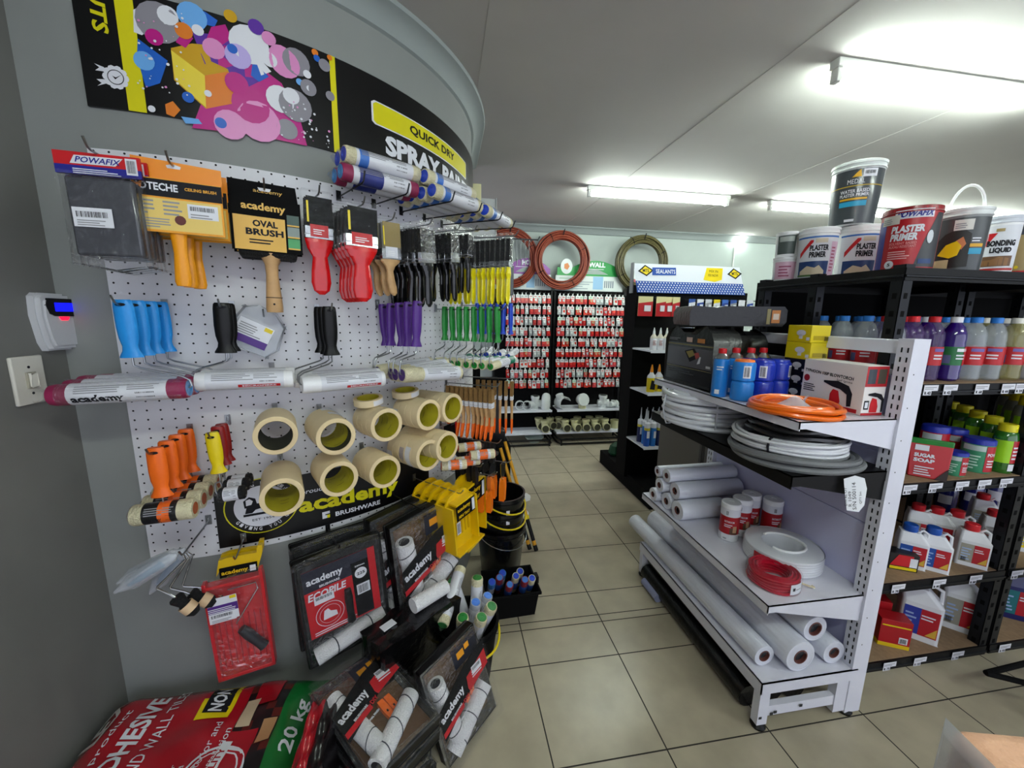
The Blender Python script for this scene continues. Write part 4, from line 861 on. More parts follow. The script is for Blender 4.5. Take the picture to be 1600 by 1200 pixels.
# orange ended mini rollers, black scrapers and orange handled scrapers
mr=sleeve_thing('x',.10,.020,CREAM,P('e0521a',.5),LAB,group='orange-ended mini sleeves low on the pegboard',band=(ORG,.2,.8),wl=(.25,.8))
for i,(x,y,off) in enumerate(((690,728,.20),(712,722,.22),(735,712,.28),(716,700,.16))):
    th,z=wall(x,y,off); mr.put(wp(th,z,off),(0,0,R_(th+50)),'cream mini sleeve with orange end below the tape stacks, %s'%['end nearest the poster','second from the poster','outermost one','uppermost, with white cap'][i],(1,1,1))
th,z=wall(716,730,.1); hook(th,z-.025,.2,'short wire prong under the orange-ended mini sleeves')
def scraper(label,group,hc,bc,bw,bl,hl):
    t=thing('scraper',label,'scraper',group=group)
    b=MB(); b.prism([(-.011,0),(.011,0),(.013,-hl*.5),(.010,-hl),(-.010,-hl),(-.013,-hl*.5)],-.008,.008,hc); b.cyl((0,-.0085,-.012),(0,.0085,-.012),.004,mat=INK,n=8); b.build('handle',t,bev=.004)
    b=MB(); b.prism([(-.008,-hl),(.008,-hl),(bw/2,-hl-bl*.5),(bw/2,-hl-bl),(-bw/2,-hl-bl),(-bw/2,-hl-bl*.5)],-.0015,.0015,bc); b.build('blade',t)
    return Proto(t)
s1=scraper('x','black-handled scrapers',P('0c0c0d',.6),P('101012',.5),.06,.05,.09)
row(s1,770,692,.27,7,.03,'black scraper in the upper black bunch, %s',5,hk='wire hook holding the upper bunch of black scrapers')
row(s1,742,728,.22,4,.03,'black scraper in the lower black bunch, %s',5,hk='wire hook holding the lower bunch of black scrapers')
t=thing('wallpaper_knife','x','scraper',group='orange-handled steel scrapers')
b=MB(); b.prism([(-.03,0),(.03,0),(.026,-.05),(.008,-.09),(-.008,-.09),(-.026,-.05)],-.0012,.0012,P('c9ccd2',.2,metal=1)); b.build('blade',t)
b=MB(); b.prism([(-.012,-.08),(.012,-.08),(.015,-.12),(.013,-.185),(-.013,-.185),(-.015,-.12)],-.009,.009,P('f07a14',.35)); b.build('handle',t,bev=.004)
wk=Proto(t); row(wk,786,722,.30,2,.05,'steel scraper with an orange handle, %s of the outer pair',4,hk='wire hook holding the outer steel scrapers')
row(wk,764,742,.24,3,.035,'steel scraper with an orange handle, %s of the inner three',6,hk='wire hook holding the inner steel scrapers')
# black cards glimpsed between the tape stacks
t=thing('blade_pack','black and red packet hanging between the last tape stacks','packet',wp(*(lambda q:(q[0],q[1],.06))(wall(703,662,.06))),R_(wall(703,662,.06)[0]+90))
b=MB(); b.box(-.05,.05,-.006,0,-.1,0,MATTE); b.box(.035,.05,-.0064,-.006,-.1,-.0,KRED); b.build('packet',t,bev=.002)
hook(wall(703,662,.06)[0],wall(703,662,.06)[1]-.005,.07,'wire hook holding the black and red packet')
# bunch of bare wire frames and a grey pack past the bend
t=thing('wire_frame_bunch','bunch of bare chrome roller wires hanging past the bend, near the red hose coil','roller frames',(.30,2.5,1.93),R_(90))
for k in range(8):
    y=-.04-.028*k
    b=MB(); b.tube([(.0,y,0),(.10,y,.03-.004*k),(.11,y,.02),(.11,y,-.09-.01*(k%3)),(.07,y,-.12),(.07,y,-.15)],.003,WIRE,6); b.build('wire_frame',t)
b=MB(); b.tube([(0,.15,0),(0,-.27,0),(0,-.28,.02)],.004,DWIRE,6); b.build('prong',t)
b=MB(); b.box(.0,.10,-.12,-.02,-.34,-.16,P('4a4e52',.3,coat=.3)); b.build('grey_pack',t,bev=.004)
# ---------------- floor goods by the wall ----------------
A=R_(42)
for i in range(4):
    z=.05+i*.073
    kp.put((-.375+.008*i,1.215-.006*i,z-.02),(R_(-90)+R_(5),0,A+R_([3,-4,2,0][i])),'decorating kit lying in the floor pile, '+['bottom one','second from bottom','third from bottom','topmost one with sticker'][i],.86)
kp.put((-.035,1.185,.355),(R_(-12),R_(-8),A),'decorating kit standing upright on the floor against the black wrapped pack',.88)
t=thing('wrapped_pack','stack of paint trays shrink-wrapped in crinkled black film with a white roller on top','wrapped pack',(-.135,1.31,0),A)
wrapm=M('black_wrap','070708',.25,coat=.5,bump=.05,scale=28)
b=MB(); bmx=bmesh.new(); bmesh.ops.create_cube(bmx,size=1); bmesh.ops.subdivide_edges(bmx,edges=bmx.edges[:],cuts=7,use_grid_fill=True)
rnd=random.Random(5)
b.add([(v.co.x*.34+rnd.uniform(-.006,.006),v.co.y*.14+rnd.uniform(-.006,.006),max(0,.19+v.co.z*.38+rnd.uniform(-.006,.006))) for v in bmx.verts],[tuple(v.index for v in f.verts) for f in bmx.faces],wrapm); bmx.free(); b.build('wrapped_stack',t,smooth=.3)
b=MB(); b.cyl((-.0,0.0,.408),(.15,-.01,.408),.0275,n=18,mat=FLEECE); b.build('roller_sleeve',t)
b=MB(); b.box(-.12,-.07,-.0,.03,.3835,.386,LAB); b.build('price_sticker',t)
# small bucket with sleeves
def bucket(name,label,loc,rb,rt,h,m,hm,rimw=.006,group=None,hang=-1,hr=None,cap=None):
    t=thing(name,label,'bucket',loc,group=group)
    b=MB(); b.lathe([(0,0),(rb,0),(rb+.004,.005),(rt-.002,h-.03),(rt+.004,h-.03),(rt+.004,h-.024),(rt,h-.022),(rt,h-.004),(rt+rimw,h-.004),(rt+rimw,h),(rt-.004,h),(rb-.004,.008),(0,.008)],m,32); b.build('body',t)
    b=MB(); n=18; hr=hr or rt+.008; pts=[(hr*math.cos(PI*i/n+hang),hr*math.sin(PI*i/n+hang),h-.03-math.sin(PI*i/n)*.055) for i in range(n+1)]
    b.tube(pts,.0045 if hm in(YEL,) else .003,hm,7); b.build('bail_handle',t); return t
bucket('bucket','small black bucket with a yellow handle, full of cream roller sleeves',(.065,1.385,0),.088,.122,.27,MATTE,YEL,hang=-2.4)
sl=sleeve_thing('x',.235,.0235,CREAM,GRN,LAB,txt='academy',group='cream sleeves in the small black bucket')
def upr(p,top,bot,lab,roll=0):
    """lay a sleeve (its +x end at `top`) from bot to top"""
    d=Vector(top)-Vector(bot); e=d.normalized().to_track_quat('X','Z').to_euler(); p.put(bot,tuple(e),lab)
for top,bot,lab in (((.05,1.52,.41),(-.03,1.30,.285+.04),'cream sleeve lying across the bucket with its label towards the aisle'),
    ((.16,1.36,.33),(.085,1.42,.12),'green-ended sleeve standing in the bucket on the aisle side'),((.115,1.31,.325),(.065,1.36,.11),'green-ended sleeve standing in the bucket at its front'),
    ((.045,1.315,.325),(.04,1.37,.11),'green-ended sleeve standing in the bucket beside the lying one'),((.0,1.46,.42),(.08,1.42,.17),'green-ended sleeve poking out of the bucket towards the wall'),
    ((-.03,1.43,.39),(.04,1.40,.17),'green-ended sleeve leaning over the bucket rim by the hanging kits'),((.11,1.44,.40),(.10,1.42,.17),'upright sleeve in the middle of the bucket')):
    upr(sl,top,bot,lab)
sl2=sleeve_thing('x',.2,.021,P('a9adb8',.6),P('3f7fe0',.5),LAB,group='grey sleeves in the small black bucket')
upr(sl2,(.10,1.36,.37),(.075,1.40,.16),'grey sleeve with pale blue end in the bucket'); upr(sl2,(.155,1.42,.345),(.10,1.44,.14),'second grey sleeve with pale blue end, at the aisle rim of the bucket')
# crate with blue sleeves
t=thing('storage_crate','small black plastic crate on the floor holding blue-ended roller sleeves','crate',(.30,1.755,0),R_(3))
b=MB(); b.hull([(-.11,-.085,0),(.11,-.085,0),(.11,.085,0),(-.11,.085,0)],[(-.125,-.1,.135),(.125,-.1,.135),(.125,.1,.135),(-.125,.1,.135)],MATTE,False); b.add([(-.11,-.085,.002),(.11,-.085,.002),(.11,.085,.002),(-.11,.085,.002)],[(0,1,2,3)],MATTE)
for x0,x1,y0,y1 in ((-.135,.135,-.11,-.1),(-.135,.135,.1,.11),(-.135,-.125,-.11,.11),(.125,.135,-.11,.11)): b.box(x0,x1,y0,y1,.125,.14,MATTE)
b.build('crate',t,bev=.003)
b=MB(); b.box(.13,.145,-.02,.02,.12,.155,BLACK); b.build('handle',t)
cr=sleeve_thing('x',.165,.0185,P('2f6fb5',.5),DBLUE,LAB,group='sleeves in the black crate',wl=(.3,.7)); cr2=sleeve_thing('x',.165,.0185,CREAM,DBLUE,P('2a62c0',.4),group='sleeves in the black crate',wl=(.25,.7)); cr3=sleeve_thing('x',.165,.0185,P('8c2030',.5),P('3f7fd0',.4),P('2a62c0',.4),group='sleeves in the black crate',wl=(.3,.7))
for i,(x,y,l,p) in enumerate(((-.10,0,.0,cr),(-.06,.02,.01,cr3),(-.018,-.03,.0,cr3),(.022,.02,.01,cr2),(.06,-.02,.02,cr3),(.098,.0,0,cr2),(-.04,.06,.0,cr),(.05,.06,.0,cr2))):
    bx,by=.30+x,1.735+y; upr(p,(bx,by-.055,.205+l),(bx,by+.045,.055),'sleeve standing in the black crate, %s'%['blue one nearest the wall','maroon one second from the wall','maroon one in the middle of the front','cream one in the middle','maroon one with pale blue cap','cream one nearest the aisle','blue one at the back near the wall','cream one at the back near the aisle'][i])
# big buckets, poles
bk=M('bucket_black','09090b',.25,coat=.3)
BX,BY=.29,2.03
bucket('bucket','lower large black bucket standing on the floor behind the crate',(BX,BY,0),.105,.135,.30,bk,CHROME,hang=-2.6)
bucket('bucket','upper large black bucket with a yellow trimmed rim, nested in the lower one',(BX,BY,.115),.100,.130,.30,bk,YEL,hang=-2.5)
bucket('bucket','topmost large black bucket with a small price sticker',(BX,BY,.195),.097,.127,.30,bk,YEL,hang=-2.3)
b=MB(); f_=lambda X,Z:(BX+.127*math.cos(X),BY+.127*math.sin(X),Z); b.patch(-1.5,-1.35,.36,.44,LAB,f_,3); tag(b.build('price_sticker'),'small white price sticker on the topmost black bucket','sticker')
for i,(q,tp_) in enumerate((((.504,2.222,.0),(782,700,2.42)),((.541,2.202,.0),(789,690,2.42)))):
    top=aty(*tp_); q=Vector(q); t=thing('extension_pole','yellow extension pole with black grip leaning on the wall past the buckets, '+('nearer the wall' if i==0 else 'nearer the aisle'),'extension pole',q,group='leaning extension poles')
    d=top-q; n_=d.normalized()
    b=MB(); b.cyl(d*.30,d,.0105,n=14,mat=P('d99a10',.35)); b.cyl(d*.05,d*.09,.0125,n=14,mat=P('d99a10',.35)); b.build('pole',t)
    b=MB(); b.cyl(d*.0,d*.05,.0135,.0135,14,BLACK); b.cyl(d*.09,d*.30,.0125,.0125,14,BLACK); b.build('grip',t)
    b=MB(); b.cyl(d*.285,d*.315,.0155,n=14,mat=YEL); b.build('collar',t)
# dark stock and white grates beyond the poles
for i,(x,y,r) in enumerate(((826,775,.075),(828,800,.05))):
    p=atz(x,y,.012); t=thing('drain_grate','round white drain grate on the floor beyond the yellow poles, '+('larger' if i==0 else 'smaller'),'drain grate',(p.x-.06,p.y,0))
    b=MB(); b.lathe([(r*.82,0),(r,0),(r,.012),(r*.82,.012),(r*.82,0)],WHITE,20)
    for k in range(-4,5): b.box(-r*.8,r*.8,k*r*.19-.003,k*r*.19+.003,.002,.010,WHITE)
    b.build('grate',t)
t=thing('tool_rack','black stand of dark packs and brooms behind the yellow poles','display stand',(.19,2.62,0),0)
b=MB(); b.box(0,.03,0,.5,0,1.2,MATTE); b.build('panel',t)
for k,(y0,z0,z1,dx) in enumerate(((.02,.1,.55,.22),(.16,.15,.62,.2),(.30,.1,.5,.24),(.05,.62,.98,.15),(.22,.66,1.0,.16))):
    b=MB(); b.box(.032,.032+dx,y0,y0+.11,z0,z1,[MATTE,P('16171a',.3,coat=.5),MATTE,P('202124',.5),MATTE][k]); b.build('pack',t,bev=.01)
# adhesive bags
def bag(label,z0,h,cols,x0=-1.06,w=.64,yb=.80,l=.47,rz=0,sag=.0):
    t=thing('adhesive_bag',label,'cement bag',(x0,yb,z0),rz,'20 kg bags on the floor by the corner'); N=26;Mm=20
    def top(u,v,o=0):
        e=min(1,8*u*(1-u)*1.2)**.5*min(1,8*v*(1-v)*1.2)**.5
        return (u*w,v*l,h*(.5+.5*e)+.006*math.sin(u*19+v*7)*e+.004*math.sin(v*23-u*11)*e+sag*u*u+o)
    b=MB(); vs=[top(i/N,j/Mm) for j in range(Mm+1) for i in range(N+1)]; vb=[]
    for j in range(Mm+1):
        for i in range(N+1):
            x,y,z=vs[j*(N+1)+i]; vb.append((x,y,max(0,h-z)*(1 if sag==0 else 1)+ (sag*(i/N)**2)))
    fs=[];ms=[]
    for j in range(Mm):
        for i in range(N):
            a=j*(N+1)+i; fs.append((a,a+1,a+N+2,a+N+1)); ms.append(cols((i+.5)/N,(j+.5)/Mm))
    K=len(vs); fb=[(K+a,K+c,K+b_,K+d_) for a,b_,c,d_ in []]
    for j in range(Mm):
        for i in range(N):
            a=K+j*(N+1)+i; fs.append((a,a+N+1,a+N+2,a+1)); ms.append(BAGR)
    b.add(vs+vb,fs,ms); b.build('sack',t,smooth=1.2); return t,top,w,l
BAGR=P('a51220',.25,coat=.5); BAGG=P('0f6a2c',.3,coat=.4); BAGK=P('141012',.3,coat=.4); BAGW=P('d9cfc9',.4)
bag('lower bag of tile adhesive mostly hidden under the red bag',0,.11,lambda u,v:BAGK if u>.9 else BAGR,w=.66)
def cols(u,v):
    if u>.86: return BAGG
    if u>.66 and (v>.62 or u>.78): return BAGK if (u*7+v*5)%1>.3 else P('5a1a14',.4)
    if u<.035: return BAGK
    return BAGR
t,top,w_,l_=bag('red and green bag of tile adhesive on the floor by the corner',.125,.115,cols)
b=MB()
def bt(x,z): # text runs along +y of the bag, letters point to -x
    return top(min(.99,max(.01,-z/w_)),min(.98,max(.02,x/l_)),.0025)
def T(s,x0,u0,wd,hh,m=LAB,bd=.03): b.text(s,0,0,wd,hh,0,m,bd,fn=lambda x,z:bt(x0+x,-(u0*w_)+z))
T('LEX',.30,.085,.15,.045,P('c9c4c0',.4)); T('not just a product',.05,.155,.34,.022,LAB,0); T('ADHESIVE',.16,.27,.275,.052); T('AND WALL TILES',.17,.35,.28,.030,LAB,.0)
T('a polymer',.10,.50,.11,.016,LAB,0); T('improved',.10,.54,.1,.016,LAB,0); T('interior and',.16,.60,.15,.018,LAB,0); T('installation',.16,.65,.13,.018,LAB,0)
T('20 kg',.20,.965,.16,.045,LAB,.02)
def quad(u0,v0,u1,v1,m,k=5,o=.002,sk=0):
    vs=[top(u0+(u1-u0)*i/k+sk*j/k,v0+(v1-v0)*j/k,o) for j in range(k+1) for i in range(k+1)]
    b.add(vs,[(j*(k+1)+i,j*(k+1)+i+1,(j+1)*(k+1)+i+1,(j+1)*(k+1)+i) for j in range(k) for i in range(k)],m)
quad(.455,.70,.60,.97,YEL,o=.0018); quad(.475,.74,.58,.93,INK,o=.0024); b.text('NON',0,0,.075,.038,0,LAB,.03,fn=lambda x,z:top((.555*w_-z)/w_,(.352+x)/l_,.0034)); quad(.455,.83,.475,.97,BAGR,o=.0022)
quad(.69,.75,.80,.95,BAGR,o=.0022); quad(.66,.62,.72,.8,P('cdb89a',.5),o=.0024); quad(.78,.5,.84,.64,P('b88a60',.5),o=.0024)
for q,m in ((.075,LAB),(.068,BAGR),(.06,LAB),(.056,BAGR)): b.add([top(.66+q*math.cos(k*PI/12)/w_,.36+q*math.sin(k*PI/12)/l_,.0022+(.075-q)*.03) for k in range(24)],[tuple(range(24))],m)
quad(.64,.19,.68,.54,LAB,o=.0038); b.text('QUALITY',0,0,.13,.02,0,BAGR,.03,fn=lambda x,z:top((.675*w_-z)/w_,(.105+x)/l_,.0046)); quad(.40,.12,.50,.28,P('15257e',.3),o=.002,sk=.14)
b.build('lettering',t)
t2,_,_,_=bag('crumpled red and black bag beyond the tile adhesive bag',.0,.30,lambda u,v:BAGG if v>.9 else (BAGK if u>.5 else BAGR),x0=-.425,w=.10,yb=.84,l=.28)
# ---------------- back wall: hose coils, header cards, packets ----------------
def coil(name,label,cat,loc,R,r,layers,per,col,rot=(0,0,0),wob=.004,group=None,ties=4,seed=1,stripe=None,tie=None,tiers=1):
    """coiled hose or cable: several turns bound together"""
    t=thing(name,label,cat,loc,rot[2],group,tilt=(rot[0],rot[1])); rnd=random.Random(seed); b=MB()
    for a in range(layers):
        for k in range(per):
            RR=R-k*r*1.9+rnd.uniform(-wob,wob); z=r+a*r*1.9; px_,py_=rnd.uniform(-wob,wob),rnd.uniform(-wob,wob); ph=rnd.uniform(0,6)
            pts=[(px_+RR*math.cos(2*PI*i/48)*(1+.012*math.sin(3*2*PI*i/48+ph)),py_+RR*math.sin(2*PI*i/48)*(1+.012*math.cos(2*2*PI*i/48+ph)),z+wob*.8*math.sin(2*2*PI*i/48+ph)) for i in range(48)]
            b.tube(pts,r,col,8,closed=True)
            if stripe: b.tube([(x,y,zz+r*.75) for x,y,zz in pts],r*.35,stripe,4,closed=True)
    b.build('coil',t)
    for k in range(ties):
        an=2*PI*k/ties+.5; c=R-(per-1)*r*.95; hh=layers*r*1.9*.5+r*.4; ww=per*r*.95+r*.6; b=MB()
        pts=[((c+ww*math.cos(q))*math.cos(an),(c+ww*math.cos(q))*math.sin(an),layers*r*.95+hh*1.1*math.sin(q)) for q in [2*PI*i/10 for i in range(10)]]
        b.tube(pts,.004,tie or INK,5,closed=True); b.build('tie',t)
    return t
HOSE=P('74291b',.4); HST=P('b0694c',.4); OLV=P('423d22',.4); OST=P('857c50',.4)
for (x,y,l,m,s2,sd,yy) in ((796,403,'reddish brown irrigation pipe coil on the back wall, partly behind the yellow brushes',HOSE,HST,3,4.45),(878,407,'whole reddish brown irrigation pipe coil above the green header card',HOSE,HST,5,4.40),(1003,412,'olive green irrigation pipe coil hanging on the back wall beside the sealant sign',OLV,OST,9,4.42)):
    p=aty(x,y,yy); coil('hose_coil',l,'hose coil',(p.x,yy+.03,p.z),.318*yy/4.6*1.02,.0095,3,5,m,(R_(90),0,0),group='pipe coils on the back wall',ties=4,seed=sd,stripe=s2)
    b=MB(); b.tube([(p.x,4.66,p.z+.268),(p.x,yy-.03,p.z+.272),(p.x+.01,yy-.04,p.z+.33)],.006,INK,6); tag(b.build('wall_hook'),'black wall hook carrying the %s pipe coil'%{3:'cut-off brown',5:'complete brown',9:'olive green'}[sd],'hook')
def header(x0,x1,z0,col,txt,label,arch=True):
    t=thing('header_card',label,'header card',(0,0,0),group='header cards over the fitting displays'); w=x1-x0
    b=MB(); b.box(x0,x1,4.505,4.515,z0,z0+.17,P('d4dcda',.5)); b.lines(x0+.05,z0+.02,w*.55,.10,4.504,4,P('9aa8b0',.5)); b.box(x0+w*.55,x0+w*.7,4.5035,4.5045,z0+.02,z0+.165,P('8fb8d8',.5)); b.box(x0+w*.05,x0+w*.3,4.5035,4.5045,z0+.135,z0+.14,col)
    for k in range(5): b.box(x0+w*.72+k*.025,x0+w*.735+k*.025,4.5035,4.5045,z0+.04,z0+.12,P('6a7a86',.5))
    b.build('card',t)
    b=MB(); n=14; out=[(x0+w*.02,z0+.17),(x0+w*.98,z0+.17)]+[(x0+w*(.98-.78*i/n),z0+.175+.17*math.sin(PI*(.08+.82*i/n))**.8) for i in range(n+1)]+[(x0+w*.02,z0+.26)]
    b.prism(out,4.500,4.507,col); b.flat([(x0+w*(.35+.42*i/10),z0+.19+.055*math.sin(PI*i/10)) for i in range(11)],4.4995,P('93a29c',.6)) if arch else None
    b.text(txt,x0+w*.47,z0+.27,w*.25,.055,4.499,LAB,.05); b.lines(x0+w*.35,z0+.245,w*.38,.014,4.499,1,LAB); b.build('arch',t)
    b=MB(); b.prism([(x0+w*.15+.07*math.cos(2*PI*i/20),z0+.27+.085*math.sin(2*PI*i/20)) for i in range(20)],4.495,4.4995,P('dfe6e4',.5)); b.prism([(x0+w*.15+.035*math.cos(2*PI*i/5),z0+.27+.04*math.sin(2*PI*i/5)) for i in range(5)],4.493,4.495,P('d8884a',.5)); b.build('badge',t)
header(1.245,2.07,1.765,P('1c8f3e',.45),'WALL','green arched header card over the middle fitting display')
header(.55,1.19,1.765,P('8a4a9a',.45),'HOME','purple header card with white lower half over the display behind the curved wall goods')
header(2.13,2.7,1.765,P('b8565a',.45),'','red arched header card partly hidden by the sealant sign') if 0 else None
t=thing('header_card','red header card with a round white badge partly hidden by the olive pipe coil','header card',(0,0,0),group='header cards over the fitting displays')
b=MB(); b.prism([(2.14,1.78),(2.7,1.78),(2.7,2.03),(2.5,2.06),(2.3,1.98),(2.14,1.9)],4.50,4.51,P('b8565a',.45)); b.box(2.14,2.7,4.4985,4.4995,1.74,1.84,P('d4dcda',.5)); b.prism([(2.22+.07*math.cos(2*PI*i/20),2.0+.085*math.sin(2*PI*i/20)) for i in range(20)],4.49,4.498,P('dfe6e4',.5)); b.build('card',t)
# packets of fittings
PW=P('d6dad8',.35,coat=.4); PR_=P('b3141c',.35,coat=.4); PR2=P('cf3a2a',.3,coat=.5); PS=P('aab0b0',.25,coat=.6); PB=P('b89a78',.4,coat=.3); PGN=P('bfe0c8',.4,coat=.3)
def packet(kind,w):
    b=MB(); rnd=random.Random(kind); h=.098
    b.box(-.007,.007,-.003,0,-.004,.018,PW)
    m=[PW,PW,PGN,PW,PS,PR2][kind]; lo=[PR_,PR2,PR2,PS,PW,PR_][kind]
    b.prism([(-w/2,-.004),(w/2,-.004),(w/2,-h*.42),(-w/2,-h*.42)],-.008,-.001,m)
    b.prism([(-w/2,-h*.42),(w/2,-h*.42),(w/2+.001,-h),(-w/2-.001,-h)],-.018,-.001,lo)
    b.prism([(-w*.3,-h*.5),(w*.35,-h*.45),(w*.25,-h*.8),(-w*.2,-h*.7)],-.022,-.017,[PR2,PW,PB,PW,PR2,PS][kind])
    b.box(-w*.3,w*.3,-.0086,-.008,-.026,-.018,[GREY,PR_,GREY,PR_,PR_,PW][kind])
    return b
RN=['top','second','third','fourth','fifth','sixth','seventh','eighth','bottom']
CNX=['first','second','third','fourth','fifth','sixth','seventh','eighth','ninth','tenth','eleventh','twelfth','thirteenth','fourteenth','fifteenth','sixteenth']
protos={}
rnd=random.Random(11)
def packet_wall(x0,x1,nc,bayname,grp):
    for r in range(9):
        z=1.705-.1215*r; hb=MB()
        x=x0
        for c in range(nc):
            wv=(x1-x0)/nc; k=rnd.choice([0,0,0,1,1,2,3,3,4,5]); wd=rnd.choice([.036,.042,.047])
            key=(k,wd)
            if key not in protos:
                o=packet(k,wd).build('fitting_packet'); protos[key]=[o,False]
            o,used=protos[key]
            if used: o=o.copy(); COL.objects.link(o)
            protos[key][1]=True
            xx=x0+wv*(c+.5)+rnd.uniform(-.003,.003); yy=4.405+rnd.choice([0,.02,.035])
            o.location=(xx,yy,z); o.rotation_euler=(R_(-3),R_(rnd.uniform(-3,3)),R_(rnd.uniform(-10,10)))
            tag(o,'%s fitting packet, %s row, %s along %s'%(['red and white','bright red and white','red and mint','silver and white','grey-white','plain red'][k],RN[r],CNX[c],bayname),'packet',grp)
            hb.tube([(xx,4.5,z+.0215),(xx,4.385,z+.0215),(xx,4.38,z+.03)],.002,WIRE,5)
        o=hb.build('wire_hooks'); o.parent=[q for q in bpy.data.objects if q.name.startswith('display_bay')][0 if 'purple' in bayname else 1]; o['label']='wire hooks'
packet_wall(.66,1.175,10,'the purple-headed display','fitting packets under the purple header card')
packet_wall(1.255,2.065,16,'the green-headed display','fitting packets under the green header card')
for r in range(8):
    for c in range(2):
        o=protos[(0,.042)][0].copy() if (0,.042) in protos else list(protos.values())[0][0].copy(); COL.objects.link(o)
        o.location=(2.18+.13*c+.03*(r%2),4.36-.05*c,1.66-.16*r); o.rotation_euler=(0,0,R_(-22))
        tag(o,'red and white packet on the wire grid beside the sealant stand, %s row, %s column'%(RN[r] if r<7 else 'lowest',['inner','outer'][c]),'packet','packets on the wire grid')
# plumbing fittings
PVC=P('cdd2d0',.35); PVG=P('c6c398',.4); PVI=P('3a3a2a',.6)
def elbow(name,R,mat,inner=None):
    b=MB(); pts=[(0,-R*.9,R)]+[(0,-R*.5+R*1.1*math.sin(a),R+R*1.1*(1-math.cos(a))) for a in [PI/2*i/5 for i in range(6)]]+[(0,R*.6,R*2.7)]
    b.tube(pts,[R*.84]*len(pts),mat,18,cap=False); b.lathe([(R*.84,-R*.1),(R,-R*.1),(R,R*.55),(R*.84,R*.6)],mat,22,(0,-R*.8,R),axis='y')
    b.lathe([(R*1.0,-R*.1),(R*.82,-R*.1),(R*.8,R*.5,inner or mat),(0,R*.5)],mat,22,(0,-R*.8,R),axis='y'); b.lathe([(R*.84,0),(R,0),(R,R*.5),(R*.8,R*.5),(0,R*.45)],mat,20,(0,R*.6,R*2.2)); return b
eo=None
Z2=.135; Z1=.40
pos=[(843,654,1),(851.5,666,0),(861.6,655,1),(873,655,1),(884,666,0),(899,665,0),(915.6,664,0),(930,663,0),(946,660,0),(905,650,1),(921,649,1),(938,648,1)]
for i,(x,y,up) in enumerate(pos):
    Y=4.30+(.12 if up else 0); p=aty(x,y,Y)
    if eo is None: o=eo=elbow('x',.05,PVG,PVI).build('pipe_elbow')
    else: o=eo.copy(); COL.objects.link(o)
    if up and i<4: sc=.9
    o.location=(p.x,Y,Z2+(.0 if not up else .0)); o.scale=(.95,.95,.95); o.rotation_euler=(0,0,R_([8,-6,12,-20,0,15,-10,5,-5,30,-25,10][i]))
    tag(o,'cream drain pipe elbow on the low shelf, %s'%(['purple-headed display, raised one nearest the curved wall','purple-headed display, lower front one','purple-headed display, nearest the green-headed one','green-headed display, nearest the purple-headed one']+['green-headed display, %s in its front row'%q for q in ('first','second','third','fourth','last')]+['green-headed display, %s rear one'%q for q in ('first','second','third')])[i],'pipe elbow','cream pipe elbows on the low shelf')
def vfit(name,label,build,x,y,Y,z,rz=0):
    p=aty(x,y,Y); b=MB(); build(b); o=b.build(name,loc=(p.x,Y,z),rz=R_(rz)); return tag(o,label,'pipe fitting','white pipe fittings on the display shelf')
def f_ring(b): b.lathe([(.045,0),(.055,0),(.055,.03),(.045,.03),(.045,0)],PVC,24,(0,0,.055),axis='y'); b.lathe([(.03,0),(.03,-.03)],PVC,16,(0,.03,.055),axis='y')
def f_elb(b):
    pts=[(-.06,0,.0),(-.06,0,.06)]+[(-.06+.06*(1-math.cos(a)),0,.06+.075*math.sin(a)) for a in [PI*i/10 for i in range(11)]]+[(.06,0,.03),(.06,0,0)]
    b.tube(pts,.05,PVC,18)
def f_cap(b): b.cyl((0,0,0),(0,0,.05),.045,mat=PVG,n=20); b.cyl((0,.0,.10),(0,-.03,.11),.075,mat=PVC,n=28); b.cyl((0,.05,.10),(0,0,.10),.06,mat=P('8f8f86',.5),n=20)
def f_saddle(b): b.lathe([(.07,-.06),(.078,-.06),(.078,.06),(.07,.06)],PVC,16,(0,0,.07),a0=20,a1=250,axis='y'); b.cyl((-.03,0,.12),(-.05,0,.17),.045,mat=PVC,n=18)
def f_tee(b): b.cyl((-.06,0,.05),(.06,0,.05),.042,mat=PVC,n=18); b.cyl((0,0,.0),(0,0,.15),.042,mat=PVC,n=18); b.cyl((0,0,.12),(0,0,.15),.05,mat=PVC,n=18); b.cyl((.04,0,.05),(.07,0,.05),.05,mat=PVC,n=18)
def f_valve(b): b.cyl((-.05,0,.045),(.05,0,.045),.034,mat=PVC,n=16); b.cyl((.0,0,.03),(0,0,.09),.026,mat=PVC,n=14); b.cyl((.03,0,.045),(.055,0,.045),.043,mat=PVC,n=16)
vfit('pipe_fitting','white ring-shaped pipe fitting beside the dark tool stand',f_ring,812,626,4.32,Z1)
vfit('pipe_fitting','white ring and socket fitting on the purple-headed display shelf',f_ring,824,626,4.30,Z1,-20)
vfit('pipe_fitting','small white tee fitting between the ring and the big elbow',f_tee,836,630,4.36,Z1,10)
vfit('pipe_fitting','large white pipe bend on the purple-headed display shelf',f_elb,853,630,4.36,Z1,70)
vfit('pipe_fitting','white saddle fitting on the green-headed display shelf',f_saddle,879,625,4.33,Z1,20)
vfit('pipe_fitting','white disc-capped access fitting on a cream socket',f_cap,910,625,4.32,Z1,15)
vfit('pipe_fitting','white tee fitting near the grid end of the shelf',f_tee,942,625,4.34,Z1,-10)
vfit('pipe_fitting','small white coupling at the grid end of the shelf',f_valve,958,630,4.31,Z1,20)
p=aty(961,650,4.36); b=MB(); b.lathe([(.04,0),(.045,.0),(.05,.05),(.05,.07),(.055,.07),(.055,.1),(.045,.1),(.042,.01),(0,.01)],PVG,20); tag(b.build('pipe_socket',loc=(p.x,4.36,Z2)),'cream pipe socket standing upright at the grid end of the low shelf','pipe fitting')
